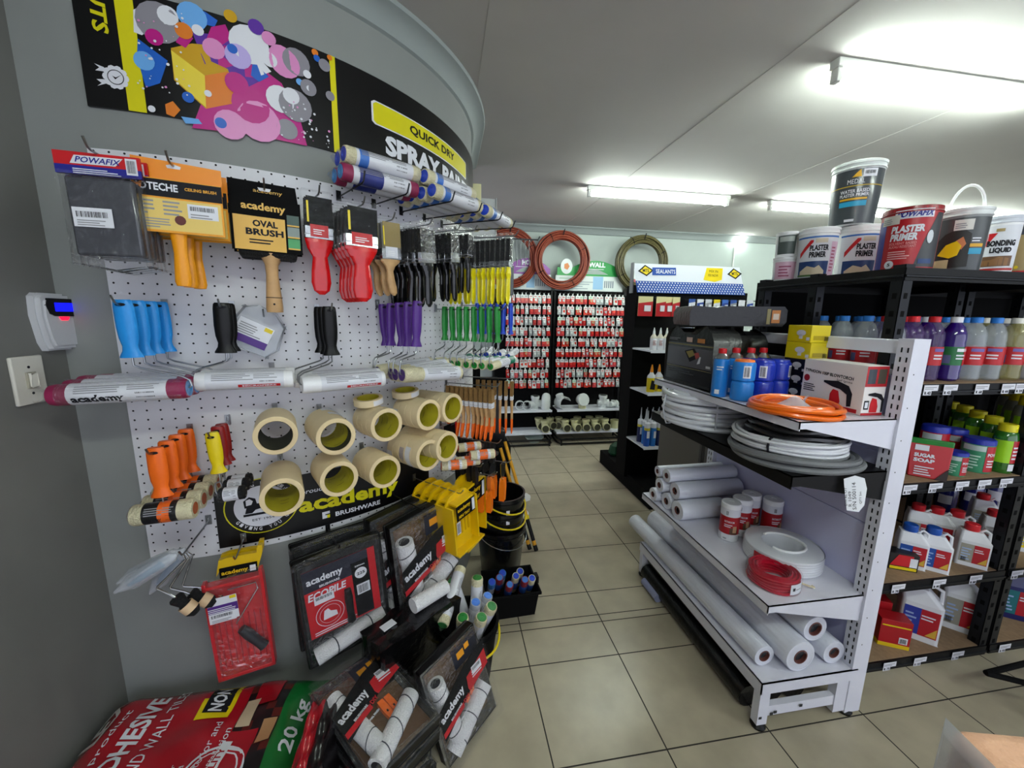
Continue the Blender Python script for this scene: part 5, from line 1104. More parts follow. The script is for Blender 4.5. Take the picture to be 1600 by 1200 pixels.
p=atz(840,693,.0); b=MB(); b.lathe([(0,.0),(.05,.0),(.11,.07),(.115,.07),(.055,-.0)],P('b9c8c4',.4),24); tag(b.build('basin',loc=(1.0,4.33,.0)),'pale plastic bowl on the floor under the purple-headed display','bowl')
b=MB(); b.lathe([(0,0),(.08,0),(.10,.06),(.09,.15),(.04,.24),(0,.26)],P('7d8a80',.25,alpha=.8,coat=.6),14,sy=.8); tag(b.build('plastic_bag',loc=(2.28,4.2,0)),'clear plastic bag of pale goods on the floor beside the green-headed display','bag')
b=MB(); b.lathe([(0,0),(.06,0),(.085,.03),(.07,.10),(.03,.13),(0,.135)],P('17422a',.4,coat=.3),9,sy=.7); b.add([(.0,-.062,.05),(.03,-.055,.05),(.03,-.05,.08),(.0,-.055,.08)],[(0,1,2,3)],YEL); tag(b.build('green_packet',loc=(1.63,3.45,.131),smooth=.2),'dark green packet lying on the far plinth of the sealant stand','packet')
# ---------------- sealant stand goods ----------------
def cartridge(kind):
    t=thing('sealant_tube','x','sealant tube',group='sealant cartridges on the lowest tray'); c=[P('1d56b4',.35),P('202a5c',.35),P('d9dbe2',.35),P('2a78c8',.35)][kind]
    b=MB(); b.lathe([(0,0),(.022,0),(.023,.004,c if kind!=2 else LAB),(.023,.05,c),(.023,.13,P('d8c63a',.4) if kind in(0,1) else c),(.023,.15,LAB),(.023,.185),(.015,.192),(.008,.195),(0,.195)],LAB,14); fn=lambda X,Z:(.0236*math.sin(X),-.0236*math.cos(X),Z); b.patch(-.5,.5,.07,.125,LAB if kind!=2 else c,fn,4); b.build('cartridge',t)
    b=MB(); b.lathe([(.008,.194),(.009,.205),(.005,.23),(.0025,.285),(0,.286)],P('cfd2d8',.3,alpha=.8),8); b.build('nozzle',t); return Proto(t)
cps=[cartridge(k) for k in range(4)]
ZT=.4705
for r in range(3):
    for c in range(11):
        x=1.53+.051*c+.012*(r%2); 
        if x>2.1: continue
        cps[[0,3,1,2,2,0,1,0,3,1,0][(c+r)%11]].put((x,2.728+.055*r,ZT),(0,0,R_(random.uniform(-20,20))),'sealant cartridge on the lowest tray, %s row, %s from the open end'%(['front','middle','rear'][r],CNX[c]))
def squeeze(body,lab,cap,name,group):
    t=thing('glue_bottle','x','glue bottle',group=group)
    b=MB(); b.lathe([(0,0),(.03,0),(.033,.006,lab),(.033,.115,body),(.03,.13),(.015,.15),(.012,.16),(0,.16)],body,16,sy=.75)
    b.flat([(-.02,.03),(.02,.025),(.022,.09),(-.01,.1)],-.026,INK) if name=='y' else b.lines(-.02,.05,.035,.05,-.0262,4,P('a05050',.5)); b.build('bottle',t)
    b=MB(); b.lathe([(.012,.158),(.011,.175),(.004,.215),(0,.216)],cap,10); b.build('nozzle',t); return Proto(t)
g1=squeeze(LAB,YEL,P('e88a12',.4),'y','yellow glue bottles on the middle tray'); g2=squeeze(P('d9d4c4',.4),LAB,P('dfe2e4',.4),'w','white glue bottles on the upper tray')
for i in range(5): g1.put((1.535+.072*i,2.735+(.02 if i%2 else 0),.8975),0,'yellow and black glue bottle on the middle tray, %s from its open end'%ORD[i])
for i in range(6): g2.put((1.53+.052*i,2.735,1.2225),0,'white glue bottle on the upper tray, %s from its open end'%ORD[i],.78)
def blister(x,z,w,h,c1,c2,label,Y=2.88,group=None):
    b=MB(); b.box(-w/2,w/2,-.004,0,-h,0,c1); b.prism([(-w/2,-h*.35),(w/2,-h*.25),(w/2,-h),(-w/2,-h)],-.0046,-.004,c2); b.box(-w*.1,w*.35,-.012,-.0046,-h*.75,-h*.45,LAB); b.box(-.006,.006,-.001,.09,-.008,0,WIRE)
    tag(b.build('blister_pack',loc=(x,Y,z),bev=.002),label,'packet',group)
PKR=P('b5121c',.35); PKY=P('d8cf9a',.4)
for i,(x,w_) in enumerate(((1010,.12),(1034,.08),(1048,.09),(1060,.06))):
    p=aty(x+5,462,2.88-.01*i); blister(p.x-.03,1.625,w_,.15,PKY,PKR,'red and cream blister pack under the sealant header, %s from the open end'%ORD[i],2.88-.012*(i%2),'red blister packs on the sealant stand')
for i in range(9):
    p=aty(1082+i*13,462,2.9); blister(p.x,1.615,.055,.09,[P('2a4f9c',.4),LAB,P('c9ccd4',.3),YEL,P('3a66b8',.4)][i%5],[LAB,P('23408c',.4),GREY][i%3],'small pack under the header sign, %s after the red packs'%ORD[i],2.9,'small packs on the sealant stand')
# leaning panels behind the rolls
b=MB()
for k in range(3): b.box(1.50+.02*k,1.515+.02*k,2.05,2.5,0.0,.80-.03*k,[P('6b6660',.6),P('56524e',.6),P('77726c',.6)][k])
b.build('x') and None
o=bpy.data.objects['x']; o.name='leaning_panels'; tag(o,'brownish grey flat panels leaning together past the far end of the white gondola','panel')
# ---------------- goods on the white gondola ----------------
def solid(name,label,cat,parts,loc,rz=0,group=None,tilt=(0,0),scale=None):
    t=thing(name,label,cat,loc,rz,group,tilt=tilt)
    for nm,fn,bev in parts:
        b=MB(); fn(b); b.build(nm,t,bev=bev)
    if scale: t.scale=scale
    return t
TOP=GS1+.0015
# black stove cases; local x runs along the case, -y towards the aisle
SHB=P('101113',.3,coat=.4); FOIL=M('black_film','08090a',.32,coat=.12,bump=.03,scale=40)
def case(label,W,D,H,loc,rz,group,art=True):
    t=thing('stove_case',label,'plastic case',loc,rz,group)
    b=MB(); pr=[(-W/2,0),(W/2,0),(W/2,H*.80),(W/2-.02,H*.93),(W/2-.07,H),(W*.16,H*.985),(W*.10,H*.93),(-W*.10,H*.93),(-W*.16,H*.985),(-W/2+.07,H),(-W/2+.02,H*.93),(-W/2,H*.80)]
    b.prism(pr,-D/2,D/2,FOIL); b.build('case',t,bev=.012,seg=3)
    b=MB(); b.tube([(-W*.13,0,H*.95),(-W*.09,0,H*1.03),(W*.09,0,H*1.03),(W*.13,0,H*.95)],.008,SHB,8); b.build('handle',t)
    b=MB(); y=-D/2-.0012; b.box(-W*.47,W*.47,y,y+.001,H*.06,H*.74,P('2c2b30',.2,coat=.6)); b.box(-W*.47,W*.47,y-.0004,y,H*.70,H*.72,OST); b.box(-W*.47,W*.47,y-.0004,y,H*.30,H*.31,OST); b.box(-W*.47,W*.47,y-.0003,y,H*.33,H*.66,P('55525a',.3,coat=.6))
    b.prism([(-.03,H*.60),(.04,H*.66),(.085,H*.52),(.015,H*.42)],y-.001,y-.0004,INK); b.prism([(-.018,H*.59),(.03,H*.63),(.05,H*.55),(.01,H*.49)],y-.0014,y-.001,P('8a7a3a',.4)); b.prism([(.045,H*.58),(.075,H*.60),(.085,H*.53),(.06,H*.48)],y-.0014,y-.001,P('a33a3a',.4))
    b.prism([(.07,H*.40),(.09,H*.42),(.095,H*.53),(.085,H*.53)],y-.0014,y-.001,LAB)
    b.box(-W*.06,W*.06,y-.0006,y-.0002,H*.76,H*.84,P('c8a8a0',.5)); b.box(W*.16,W*.30,y-.0006,y-.0002,H*.76,H*.83,P('c07a3a',.4)); b.lines(-W*.42,H*.2,W*.7,H*.07,y-.0006,2,P('3e4046',.4)); b.lines(-W*.45,H*.78,W*.25,H*.05,y-.0006,2,GREY)
    b.box(W*.36,W*.44,y-.0008,y-.0004,H*.36,H*.40,LAB); b.build('front_print',t)
    b=MB(); x=-W/2-.0012; b.box(x,x+.001,-D*.4,D*.4,H*.10,H*.7,P('232328',.25,coat=.6)); b.box(x-.0006,x,-D*.42,D*.42,H*.66,H*.75,P('c07a3a',.4)); b.box(x-.001,x-.0006,-D*.3,D*.1,H*.68,H*.73,P('d8c8b8',.4)); b.box(x-.0006,x,-D*.42,D*.42,H*.62,H*.635,OST); b.box(x-.0008,x-.0004,-D*.42,-D*.36,H*.1,H*.6,P('b0788a',.4)); b.lines(x,0,.001,.001,0,1,GREY); b.build('end_print',t)
    return t
case('large black stove case with printed front at the far end of the top shelf',.37,.11,.27,(1.175,1.675,TOP),R_(-90),'black stove cases')
for i,x in enumerate((1.285,1.375)): case('black stove case standing end-on behind the spray cans, %s'%['next to the large case','against the back panel'][i],.30,.078,.26,(x,1.70,TOP),R_(-90)+PI*0,'black stove cases')
t=solid('stove_case','black film-wrapped stove case lying flat on top of the standing cases','plastic case',[('case',lambda b:b.prism([(-.20,0),(.19,0),(.205,.02),(.205,.07),(.19,.085),(-.06,.085),(-.09,.078),(-.19,.085),(-.205,.06),(-.205,.02)],-.11,.11,FOIL),.012),
  ('end_print',lambda b:(b.box(.12,.135,-.1115,-.1105,.01,.075,OST),b.box(.14,.175,-.1118,-.1108,.015,.07,P('c07a3a',.4)),b.box(.146,.17,-.1122,-.1118,.03,.055,P('d8c8b8',.4))),0)],(1.285,1.66,1.145+.285),R_(-14),'black stove cases')
# gas canisters and spray cans
GB=P('1f7fd4',.3,coat=.4); GD=P('1733b0',.3,coat=.4)
def gas(label,loc,c,top,sc,rz=0):
    t=thing('gas_canister',label,'gas canister',loc,rz,'blue gas canisters')
    b=MB(); h=.072
    for k in (0,1): z=k*h; b.lathe([(0,z),(.034,z),(.0375,z+.004),(.038,z+.01),(.038,z+.058),(.037,z+.066),(.033,z+.0705),(0,z+.071)],c,22)
    b.build('canister',t)
    b=MB(); b.lathe([(.033,.1425),(.031,.150),(.012,.152),(0,.152)],top,20); b.build('cap',t)
    b=MB(); f=lambda X,Z:(.0384*math.sin(X),-.0384*math.cos(X),Z); b.patch(-.2,.45,.085,.130,LAB,f,5); f2=lambda X,Z:(.0387*math.sin(X),-.0387*math.cos(X),Z); b.bars(-.12,.09,.45,.035,0,INK,12,f2); b.build('label',t)
    t.scale=(sc,)*3
gas('light blue gas canister with an orange top at the shelf front',(1.142,1.345,TOP),GB,P('e8742a',.4),1.06,R_(-30))
gas('dark blue gas canister with a price label beside the light blue one',(1.238,1.355,TOP),GD,GD,1.04,R_(-50))
gas('dark blue gas canister nearest the stacked bulb boxes',(1.328,1.375,TOP),GD,GD,1.04,R_(20))
for i,(x,y,c) in enumerate(((1.103,1.425,GB),(1.185,1.45,GB),(1.255,1.45,GD),(1.322,1.46,GD))):
    t=thing('spray_can','tall blue torch gas can with a red cap, %s from the shelf front'%ORD[i],'gas can',(x,y,TOP),R_(-40),'red-capped torch gas cans')
    b=MB(); b.lathe([(0,0),(.028,0),(.0295,.003),(.0295,.150),(.027,.153)],c,20); b.lathe([(.027,.153),(.029,.156),(.024,.166),(.017,.172),(.014,.176),(0,.176)],CHROME,20); f=lambda X,Z:(.0299*math.sin(X),-.0299*math.cos(X),Z); b.patch(-.5,.1,.012,.03,LAB,f,4); b.lines(-.5,.11,.9,.02,0,2,LAB,fn=f); b.build('can',t)
    b=MB(); b.lathe([(0,.174),(.014,.174),(.0155,.18),(.0145,.195),(0,.197)],RED,14); b.build('cap',t)
# bulb boxes
YB=P('d9c40e',.4); BB=P('10131f',.35)
for i in range(5):
    yel=i>=3; h=.066 if yel else .053; z=TOP+(i*.0535 if i<3 else 3*.0535+(i-3)*.0668)
    t=thing('bulb_box',['black light bulb box at the bottom of the stack','black light bulb box second in the stack','black light bulb box under the yellow ones','lower yellow light bulb box in the stack','upper yellow light bulb box topping the stack'][i],'box',(1.428,1.362,z),R_([-2,2,-2,2,-2][i]),'stacked light bulb boxes')
    b=MB(); b.box(-.042,.042,-.055,.055,0,h,YB if yel else BB); b.build('carton',t,bev=.0015)
    b=MB(); x=-.0428; b.add([(x,-.01+.022*math.cos(k*PI/6),h*.55+.012*math.sin(k*PI/6)) for k in range(12)],[tuple(range(12))],LAB); b.box(x,x+.0006,-.018,-.002,h*.2,h*.45,LAB); b.box(x,x+.0006,-.05,-.036,h*.12,h*.3,LAB)
    b.box(-.03,.03,-.0558,-.0552,h*.15,h*.4,P('b09a10',.4) if yel else P('23305a',.4)); b.bars(.016,h*.1,.022,h*.25,-.0562); b.build('lettering',t)
# blowtorch carton
t=thing('blowtorch_box','white and red blowtorch carton beside the orange hose','box',(1.405,1.182,TOP),R_(-90)); W,D,H=.232,.085,.168
CR=P('e4dfdc',.45)
def torch(b,x0,z0,s,y):
    T_=lambda pts:[(x0+a*s,z0+c*s) for a,c in pts]
    b.prism(T_([(.30,.0),(.62,.0),(.64,.1),(.55,.42),(.38,.45),(.30,.3)]),y-.0004,y,RED); b.prism(T_([(.05,.62),(.35,.52),(.6,.48),(.82,.35),(.86,.0),(.98,.02),(.98,.4),(.85,.62),(.5,.72),(.32,.70),(.05,.68)]),y-.0009,y-.0004,INK); b.prism(T_([(.26,-.03),(.66,-.03),(.66,.03),(.26,.03)]),y-.0009,y-.0004,P('5a1010',.4))
b=MB(); b.box(-W/2,W/2,-D/2,D/2,0,H,CR); b.build('carton',t,bev=.0015)
b=MB(); y=-D/2-.0006; b.text('TYPHOON 100P BLOWTORCH',-W*.47,H*.72,W*.80,.012,y,INK,.03,0,rot=-3); b.text('Self Ignite',W*.08,H*.60,W*.24,.010,y,INK,.0,0,rot=-3); torch(b,-W*.14,H*.12,.115,y-.0002)
b.add([(-W*.42+.012*math.cos(k*PI/8),y,H*.58+.013*math.sin(k*PI/8)) for k in range(16)],[tuple(range(16))],P('9c1a20',.4)); b.lines(-W*.46,H*.30,W*.28,.03,y,4,INK); b.box(-W*.1,W*.44,y-.0003,y,H*.02,H*.10,P('b01a24',.4)); b.lines(-W*.05,H*.035,W*.4,.009,y-.0005,1,LAB)
for k in range(3): b.add([(-W*.44+k*.022+.007*math.cos(q*PI/6),y,H*.10+.007*math.sin(q*PI/6)) for q in range(12)],[tuple(range(12))],GREY)
b.build('front_print',t)
b=MB(); x=W/2+.0006   # end that faces the viewer
b.box(W/2,x,-D/2,D/2,H*.58,H*.985,P('b01a24',.4)); b.box(x,x+.0003,-D*.42,-D*.05,H*.64,H*.93,P('39424a',.4)); b.box(x,x+.0003,D*.05,D*.42,H*.64,H*.93,P('4a4438',.4)); b.box(W/2,x,-D/2,D/2,0,H*.05,P('b01a24',.4)); b.box(x,x+.0004,-D*.42,-D*.2,H*.12,H*.30,INK); b.box(x+.0004,x+.0007,-D*.38,-D*.24,H*.15,H*.27,LAB)
b.add([(x+.0004,a,c) for a,c in ((-.012,.01),(.018,.01),(.02,.03),(.012,.055),(-.006,.06),(-.012,.04))],[(0,1,2,3,4,5)],RED); b.add([(x+.0008,a,c) for a,c in ((-.024,.068),(.012,.062),(.032,.05),(.034,.01),(.04,.012),(.04,.055),(.028,.072),(0,.078),(-.024,.074))],[tuple(range(9))],INK); b.build('end_print',t)
# hoses and coils
coil('garden_hose','coiled bright orange gas hose lying on the top shelf edge','hose coil',(1.192,1.150,TOP),.136,.0085,2,3,P('f26d06',.3,coat=.3),wob=.006,ties=1,seed=4,tie=FILM2)
b=MB(); b.lathe([(0,0),(.05,0),(.055,.012),(.03,.03),(.012,.045),(0,.05)],FILM2,14); tag(b.build('knotted_bag',loc=(1.19,1.15,TOP+.004),smooth=.3),'crumpled clear bag inside the orange hose coil','bag')
coil('conduit_coil','large coil of white pipe on the black shelf at the far end','pipe coil',(1.24,1.67,GS2+.001),.196,.0115,7,2,P('dfe1ea',.35,coat=.4),wob=.005,ties=5,seed=6,tie=P('c9ccd6',.4))
GC=P('6d6f72',.45); 
coil('cable_coil','coil of grey cable on the black shelf at its near end','cable coil',(1.25,1.20,GS2+.001),.200,.0105,2,4,GC,wob=.007,ties=0,seed=8)
coil('cable_coil','coil of white flat cable lying inside the grey cable','cable coil',(1.245,1.215,GS2+.042),.175,.006,4,3,P('d8d9de',.4),wob=.004,ties=2,seed=12)
b=MB(); rr=random.Random(2)
for k in range(7): RR=.095+.011*k; b.tube([(RR*math.cos(2*PI*i/30),RR*.9*math.sin(2*PI*i/30),.012+.004*math.sin(i+k)+.01*(k%3)) for i in range(30)],.008,P('17181b',.3,coat=.6),6,closed=True)
tag(b.build('cable_coil',loc=(1.26,1.20,GS2+.09)),'black bagged cable on top of the white flat cable','cable coil')
b=MB(); bm2=bmesh.new(); bmesh.ops.create_icosphere(bm2,subdivisions=3,radius=1); rr=random.Random(9)
b.add([(v.co.x*.10+rr.uniform(-.004,.004),v.co.y*.075+rr.uniform(-.004,.004),max(-.022,v.co.z*.024)+rr.uniform(-.003,.003)) for v in bm2.verts],[tuple(v.index for v in f.verts) for f in bm2.faces],filmmat('grey_film','777d84',.45,.15)); bm2.free()
tag(b.build('plastic_bag',loc=(1.28,1.15,GS2+.122),rz=-.5,smooth=.2),'crumpled clear bag with dark fittings on the black shelf coils','bag')
pt=P('e4e6ea',.5)
def ctag(name,label,pts,txts,loc,rz,tl=0):
    t=thing(name,label,'paper label',loc,rz,tilt=(tl,0)); b=MB(); b.prism(pts,-.0006,0,pt); b.build('paper',t)
    b=MB()
    for s,x,z,w,h,r in txts: b.text(s,x,z,w,h,-.0012,INK,.0,0,rot=r)
    b.tube([(0,0,-.01),(.0,.02,.015),(.0,.05,.01)],.0015,INK,5); b.build('writing',t); return t
ctag('paper_tag','white tag with hand-written serial numbers hanging off the black shelf',[(-.035,.0),(.0,.012),(.03,.004),(.04,-.03),(.036,-.085),(.02,-.108),(-.018,-.104),(-.026,-.06)],
  [('S/N 500114',.012,-.10,.09,.012,96),('R 1049',-.004,-.09,.05,.010,96),('DW.RL OT',-.018,-.088,.06,.008,96),('QTY 5m',.028,-.08,.04,.008,96)],(1.30,1.00,GS2-.012),R_(-12),R_(-6))
ctag('paper_tag','crumpled white label lying on the black cable by the shelf front',[(-.05,.0),(.0,.012),(.06,-.01),(.07,-.035),(.0,-.03),(-.045,-.02)],[('GL-WARD',-.02,-.015,.05,.01,-8)],(1.165,1.17,GS2+.118),R_(-50),R_(-58))
# shelf of rolls, wipes and flat coils
ROLL=M('roll_film_white','e0e2ee',.3,coat=.6,bump=.015,scale=60); CORE=P('6a3a34',.7)
def roll(label,p0,p1,r,group,rc=None,wrap=True,core=CORE,taper=False):
    p0=Vector(p0);p1=Vector(p1); d=p1-p0; L=d.length; rz=math.atan2(d.y,d.x)
    t=thing('plastic_roll',label,'plastic roll',p0,rz,group); t.rotation_euler=(0,-math.asin(d.z/L),rz)
    rc=rc or r*.42; b=MB(); b.lathe([(rc,0),(r*.97,0),(r,.004),(r*1.003,L*.3),(r*.995,L*.6),(r,L-.004),(r*.97,L),(rc,L),(rc*.98,L*.8)],ROLL,28,axis='x'); b.build('sheet',t)
    b=MB(); b.lathe([(rc*.99,.0),(rc*.99,L*.02),(rc*.86,L*.02),(rc*.84,-.0015),(rc*.99,-.0015)],core,18,axis='x'); b.lathe([(rc*.8,.01),(0,.012)],INK,14,axis='x'); b.build('core',t)
    if taper:
        b=MB(); b.lathe([(rc*.9,-.012),(r*.75,-.006),(r*1.006,.012),(r*1.008,L*.5),(r*1.006,L-.01),(r*.7,L+.02),(r*.2,L+.03)],FILM,20,axis='x'); b.build('wrapper',t)
    return t
GR='short plastic rolls stacked on the white shelf'
zz=GS3+.0005
for (lab,y,z,r,x0,x1) in (('short roll lying on the shelf nearest the wipes tubs, bottom row',1.60,.047,.0465,1.085,1.32),('short roll at the bottom of the stack, second from the wipes',1.705,.042,.0415,1.09,1.44),('short roll at the bottom of the stack, far end of the shelf',1.80,.036,.0355,1.07,1.44),
   ('short roll in the middle layer with a wide brown core',1.655,.120,.042,1.10,1.455),('short roll in the middle layer at the far end',1.755,.108,.036,1.075,1.45),('short roll on top of the stack, nearer one',1.705,.180,.034,1.08,1.46),('thin short roll on top of the stack, farther one',1.782,.172,.028,1.075,1.45)):
    roll(lab,(x0,y,zz+z),(x1,y+.01,zz+z),r,GR)
wr=P('a3141e',.35)
t=thing('wipes_tub','x','tub',group='red and white wipes tubs')
b=MB(); b.lathe([(0,0),(.036,0),(.039,.004,LAB),(.039,.035,wr),(.039,.115,LAB),(.039,.150,WHITE),(.040,.152),(.040,.168),(.037,.172),(.010,.173),(.008,.171),(0,.171)],LAB,24)
f=lambda X,Z:(.0394*math.sin(X),-.0394*math.cos(X),Z); b.text('BATHROOM',-.6,.088,1.0,.009,0,LAB,.02,fn=f); b.lines(-.6,.068,1.0,.016,0,2,LAB,fn=f); b.patch(.0,.8,.037,.066,P('5a4030',.5),f,5); b.patch(.3,.7,.045,.075,P('b08a6a',.5),lambda X,Z:(.0397*math.sin(X),-.0397*math.cos(X),Z),4); b.bars(-.5,.122,.25,.018,0,INK,8,f); b.lines(-.6,.012,.5,.012,0,1,GREY,fn=f); b.build('tub',t)
wt=Proto(t)
for i,(x,y) in enumerate(((1.222,1.42),(1.303,1.45),(1.378,1.485),(1.432,1.42))): wt.put((x,y,zz),R_(-35+10*i),'red and white wipes tub beside the short rolls, %s'%['the one in front','second behind it','third behind it','against the back panel'][i],1.0)
FC=(1.335,1.255)
t=thing('cable_coil','large shrink-wrapped coil of flat white cable on the lower white shelf','cable coil',(FC[0],FC[1],zz))
b=MB(); b.lathe([(.072,0),(.13,0),(.134,.004),(.136,.03),(.134,.062),(.128,.066),(.073,.066),(.070,.06),(.070,.005),(.072,0)],P('d4d6dc',.3,coat=.5),40)
for k in range(6): b.lathe([(.1365,.006+k*.010),(.1375,.010+k*.010),(.1365,.014+k*.010)],P('dcdee4',.3,coat=.5),40)
b.build('coil',t); b=MB(); b.tube([((.072+.008*math.sin(i*.35))*math.cos(.32*i-2.8)*(1+.02*i if i<4 else 1.05),(.072)*math.sin(.32*i-2.8),.070) for i in range(16)],.0045,WHITE,7); b.build('loose_end',t)
b=MB(); f=lambda X,Z:(.1385*math.sin(X),-.1385*math.cos(X),Z); b.patch(-1.5,-.95,.004,.055,RED,f,6); b.build('label',t)
t=thing('cable_coil','small shrink-wrapped coil of red wire in front of the white cable coil','cable coil',(1.185,1.135,zz))
RW=P('b5122c',.25,coat=.6); b=MB()
for a in range(5):
    for k in range(3): RR=.078-.011*k-.002*(a%2); b.tube([(RR*math.cos(2*PI*i/36)*(1+.02*math.sin(a+i*.6)),RR*math.sin(2*PI*i/36)*(1+.02*math.cos(a*2+i*.5)),.006+.0105*a+.002*math.sin(i*.7+a)) for i in range(36)],.006,RW,6,closed=True)
b.build('coil',t); b=MB(); f=lambda X,Z:(.0862*math.sin(X),-.0862*math.cos(X),Z); b.patch(-.1,.75,.006,.045,LAB,f,6); f2=lambda X,Z:(.0868*math.sin(X),-.0868*math.cos(X),Z); b.patch(.0,.12,.02,.032,INK,f2,2); b.lines(.16,.022,.3,.008,0,1,GREY,fn=f2); b.bars(.55,.012,.16,.026,0,INK,8,f2); b.build('label',t)
b=MB(); b.tube([(.075,-.035,.012),(.10,-.06,.01),(.115,-.062,.006),(.12,-.05,.003)],.0035,P('c9bfa0',.6),6); b.build('loose_end',t)
b=MB(); b.lathe([(.036,.0),(.088,-.0),(.090,.02),(.088,.056),(.04,.060)],FILM,24); b.build('shrink_wrap',t)
# long rolls on the base shelf
GL='long plastic sheet rolls on the base shelf'; zb=GS4+.0012
roll('thin long plastic roll along the front edge of the base shelf',(1.135,1.075,zb+.041),(1.115,2.05,zb+.041),.041,GL,rc=.022,taper=True)
roll('thick long plastic roll second from the front of the base shelf',(1.245,1.035,zb+.060),(1.235,2.02,zb+.060),.060,GL,rc=.028,taper=True)
roll('thick long plastic roll resting on top of the others',(1.325,1.065,zb+.138),(1.32,1.96,zb+.138),.050,GL,rc=.028,taper=True)
roll('thin long plastic roll lying in the corner by the back panel',(1.40,1.045,zb+.046),(1.398,1.95,zb+.046),.046,GL,rc=.022,taper=True)
roll('small plastic roll wedged between the long rolls',(1.332,1.11,zb+.026),(1.332,1.95,zb+.026),.026,GL,rc=.015)
b=MB(); 
t=thing('black_sheeting','rolls of black plastic sheeting stored on the floor under the base shelf','plastic roll',(0,0,0))
for k,(x,r,z) in enumerate(((1.118,.045,.045),(1.215,.05,.05),(1.32,.045,.045),(1.135,.026,.116))):
    b=MB(); b.cyl((x,1.10,z),(x-.01,1.85,z),r,n=16,mat=FOIL); b.build('roll',t)
b=MB(); b.cyl((1.066,1.66,.024),(1.062,1.80,.024),.021,n=14,mat=P('8a8fae',.4,coat=.4)); b.build('pale_tube',t)
# ---------------- buckets on the rack ----------------
RT=RS[0]+.0006
def tub(label,x,y,z,r,h,body,lidc,draw,rz=0,lid=True,tap=.9,handle_up=False,cat='paint bucket',group='paint and primer buckets on top of the rack',lean=None):
    t=thing('paint_bucket',label,cat,(x,y,z),rz,group)
    b=MB(); b.lathe([(0,0),(r*tap-.003,0),(r*tap,.004),(r*.985,h*.88)],body,36); b.lathe([(r*.985,h*.88),(r*1.03,h*.885),(r*1.03,h*.90),(r,h*.91),(r,h*.97)],lidc,36); b.build('body',t)
    if lid: b=MB(); b.lathe([(r*1.0,h*.955),(r*1.04,h*.955),(r*1.045,h*.995),(r*1.02,h),(r*.97,h),(r*.96,h*.985),(0,h*.985)],lidc,36); b.build('lid',t)
    def f(X,Z,o=.0015): rr=r*(tap+(.985-tap)*Z/(h*.88))+o; a=X/r; return (rr*math.sin(a),-rr*math.cos(a),Z)
    b=MB(); draw(b,f,r,h); b.build('label',t)
    if handle_up: b=MB(); b.tube([(r*1.02*math.cos(PI*i/16)*.62,0,h*.97+.10*math.sin(PI*i/16)) for i in range(17)],.005,WHITE,8); b.build('bail_handle',t)
    if lean: t.rotation_euler=(lean,0,rz)
    return t
face=lambda x,y: math.atan2(-x,y)*1.0   # turn so that local -y looks back at the aisle near the camera
NV=P('14386e',.4); 
def L(f,o): return lambda X,Z:f(X,Z,o)
def d_primer(b,f,r,h):
    b.patch(-r*1.2,r*1.3,h*.02,h*.84,LAB,L(f,.001),14); b.patch(-r*1.2,r*1.3,h*.80,h*.83,P('2a6cc0',.4),L(f,.0016),14)
    b.cpoly(((-r*.9,h*.42),(-r*.9,h*.52),(-r*.35,h*.76),(-r*.2,h*.76),(-r*.2,h*.72)),RED,L(f,.002))
    b.text('PLASTER',-r*.35,h*.55,r*.95,h*.11,0,INK,.04,fn=L(f,.0022)); b.text('PRIMER',-r*.35,h*.42,r*.85,h*.11,0,INK,.04,fn=L(f,.0022))
    b.patch(-r*.95,r*.7,h*.05,h*.35,NV,L(f,.0018),10); b.cpoly(((-r*.8,h*.08),(r*.5,h*.08),(r*.5,h*.16),(r*.2,h*.27),(0,h*.22),(-r*.4,h*.26),(-r*.8,h*.16)),P('c9b9a0',.5),L(f,.0026)); b.patch(-r*.95,r*.7,h*.05,h*.09,P('4a6a3a',.5),L(f,.003),8)
    b.patch(r*.75,r*1.25,h*.05,h*.72,P('d8b8d0',.4),L(f,.0018),5); b.lines(r*.8,h*.15,r*.35,h*.5,0,8,P('b05a7a',.5),fn=L(f,.0024)); b.patch(-r*.1,r*.5,h*.70,h*.78,P('cfc4ae',.4),L(f,.0024),5)
def d_grey(b,f,r,h):
    b.patch(-r*1.3,r*1.3,h*.02,h*.86,P('3a4045',.35,coat=.4),L(f,.001),16); b.patch(-r*1.3,r*1.3,h*.60,h*.615,P('b89a2a',.4),L(f,.0016),14)
    b.text('MEDAL',-r*.35,h*.64,r*.65,h*.07,0,LAB,.0,fn=L(f,.0022)); b.cpoly(((-r*.2,h*.74),(r*.15,h*.74),(r*.1,h*.85),(-r*.05,h*.80)),P('d9a520',.4),L(f,.0022))
    b.text('WATER BASED',-r*.6,h*.50,r*1.15,h*.055,0,LAB,.02,fn=L(f,.0022)); b.text('PLASTER PRIMER',-r*.6,h*.44,r*1.15,h*.05,0,LAB,.02,fn=L(f,.0022)); b.patch(-r*.6,r*.5,h*.39,h*.42,P('d9a520',.4),L(f,.0022),6); b.patch(-r*.6,r*.5,h*.29,h*.37,P('2a9ac0',.4),L(f,.0022),6)
    b.patch(r*.2,r*.75,h*.73,h*.85,LAB,L(f,.0026),5); b.bars(r*.26,h*.77,r*.42,h*.05,0,INK,14,L(f,.0032)); b.patch(-r*.3,r*.1,h*.05,h*.09,LAB,L(f,.0022),3)
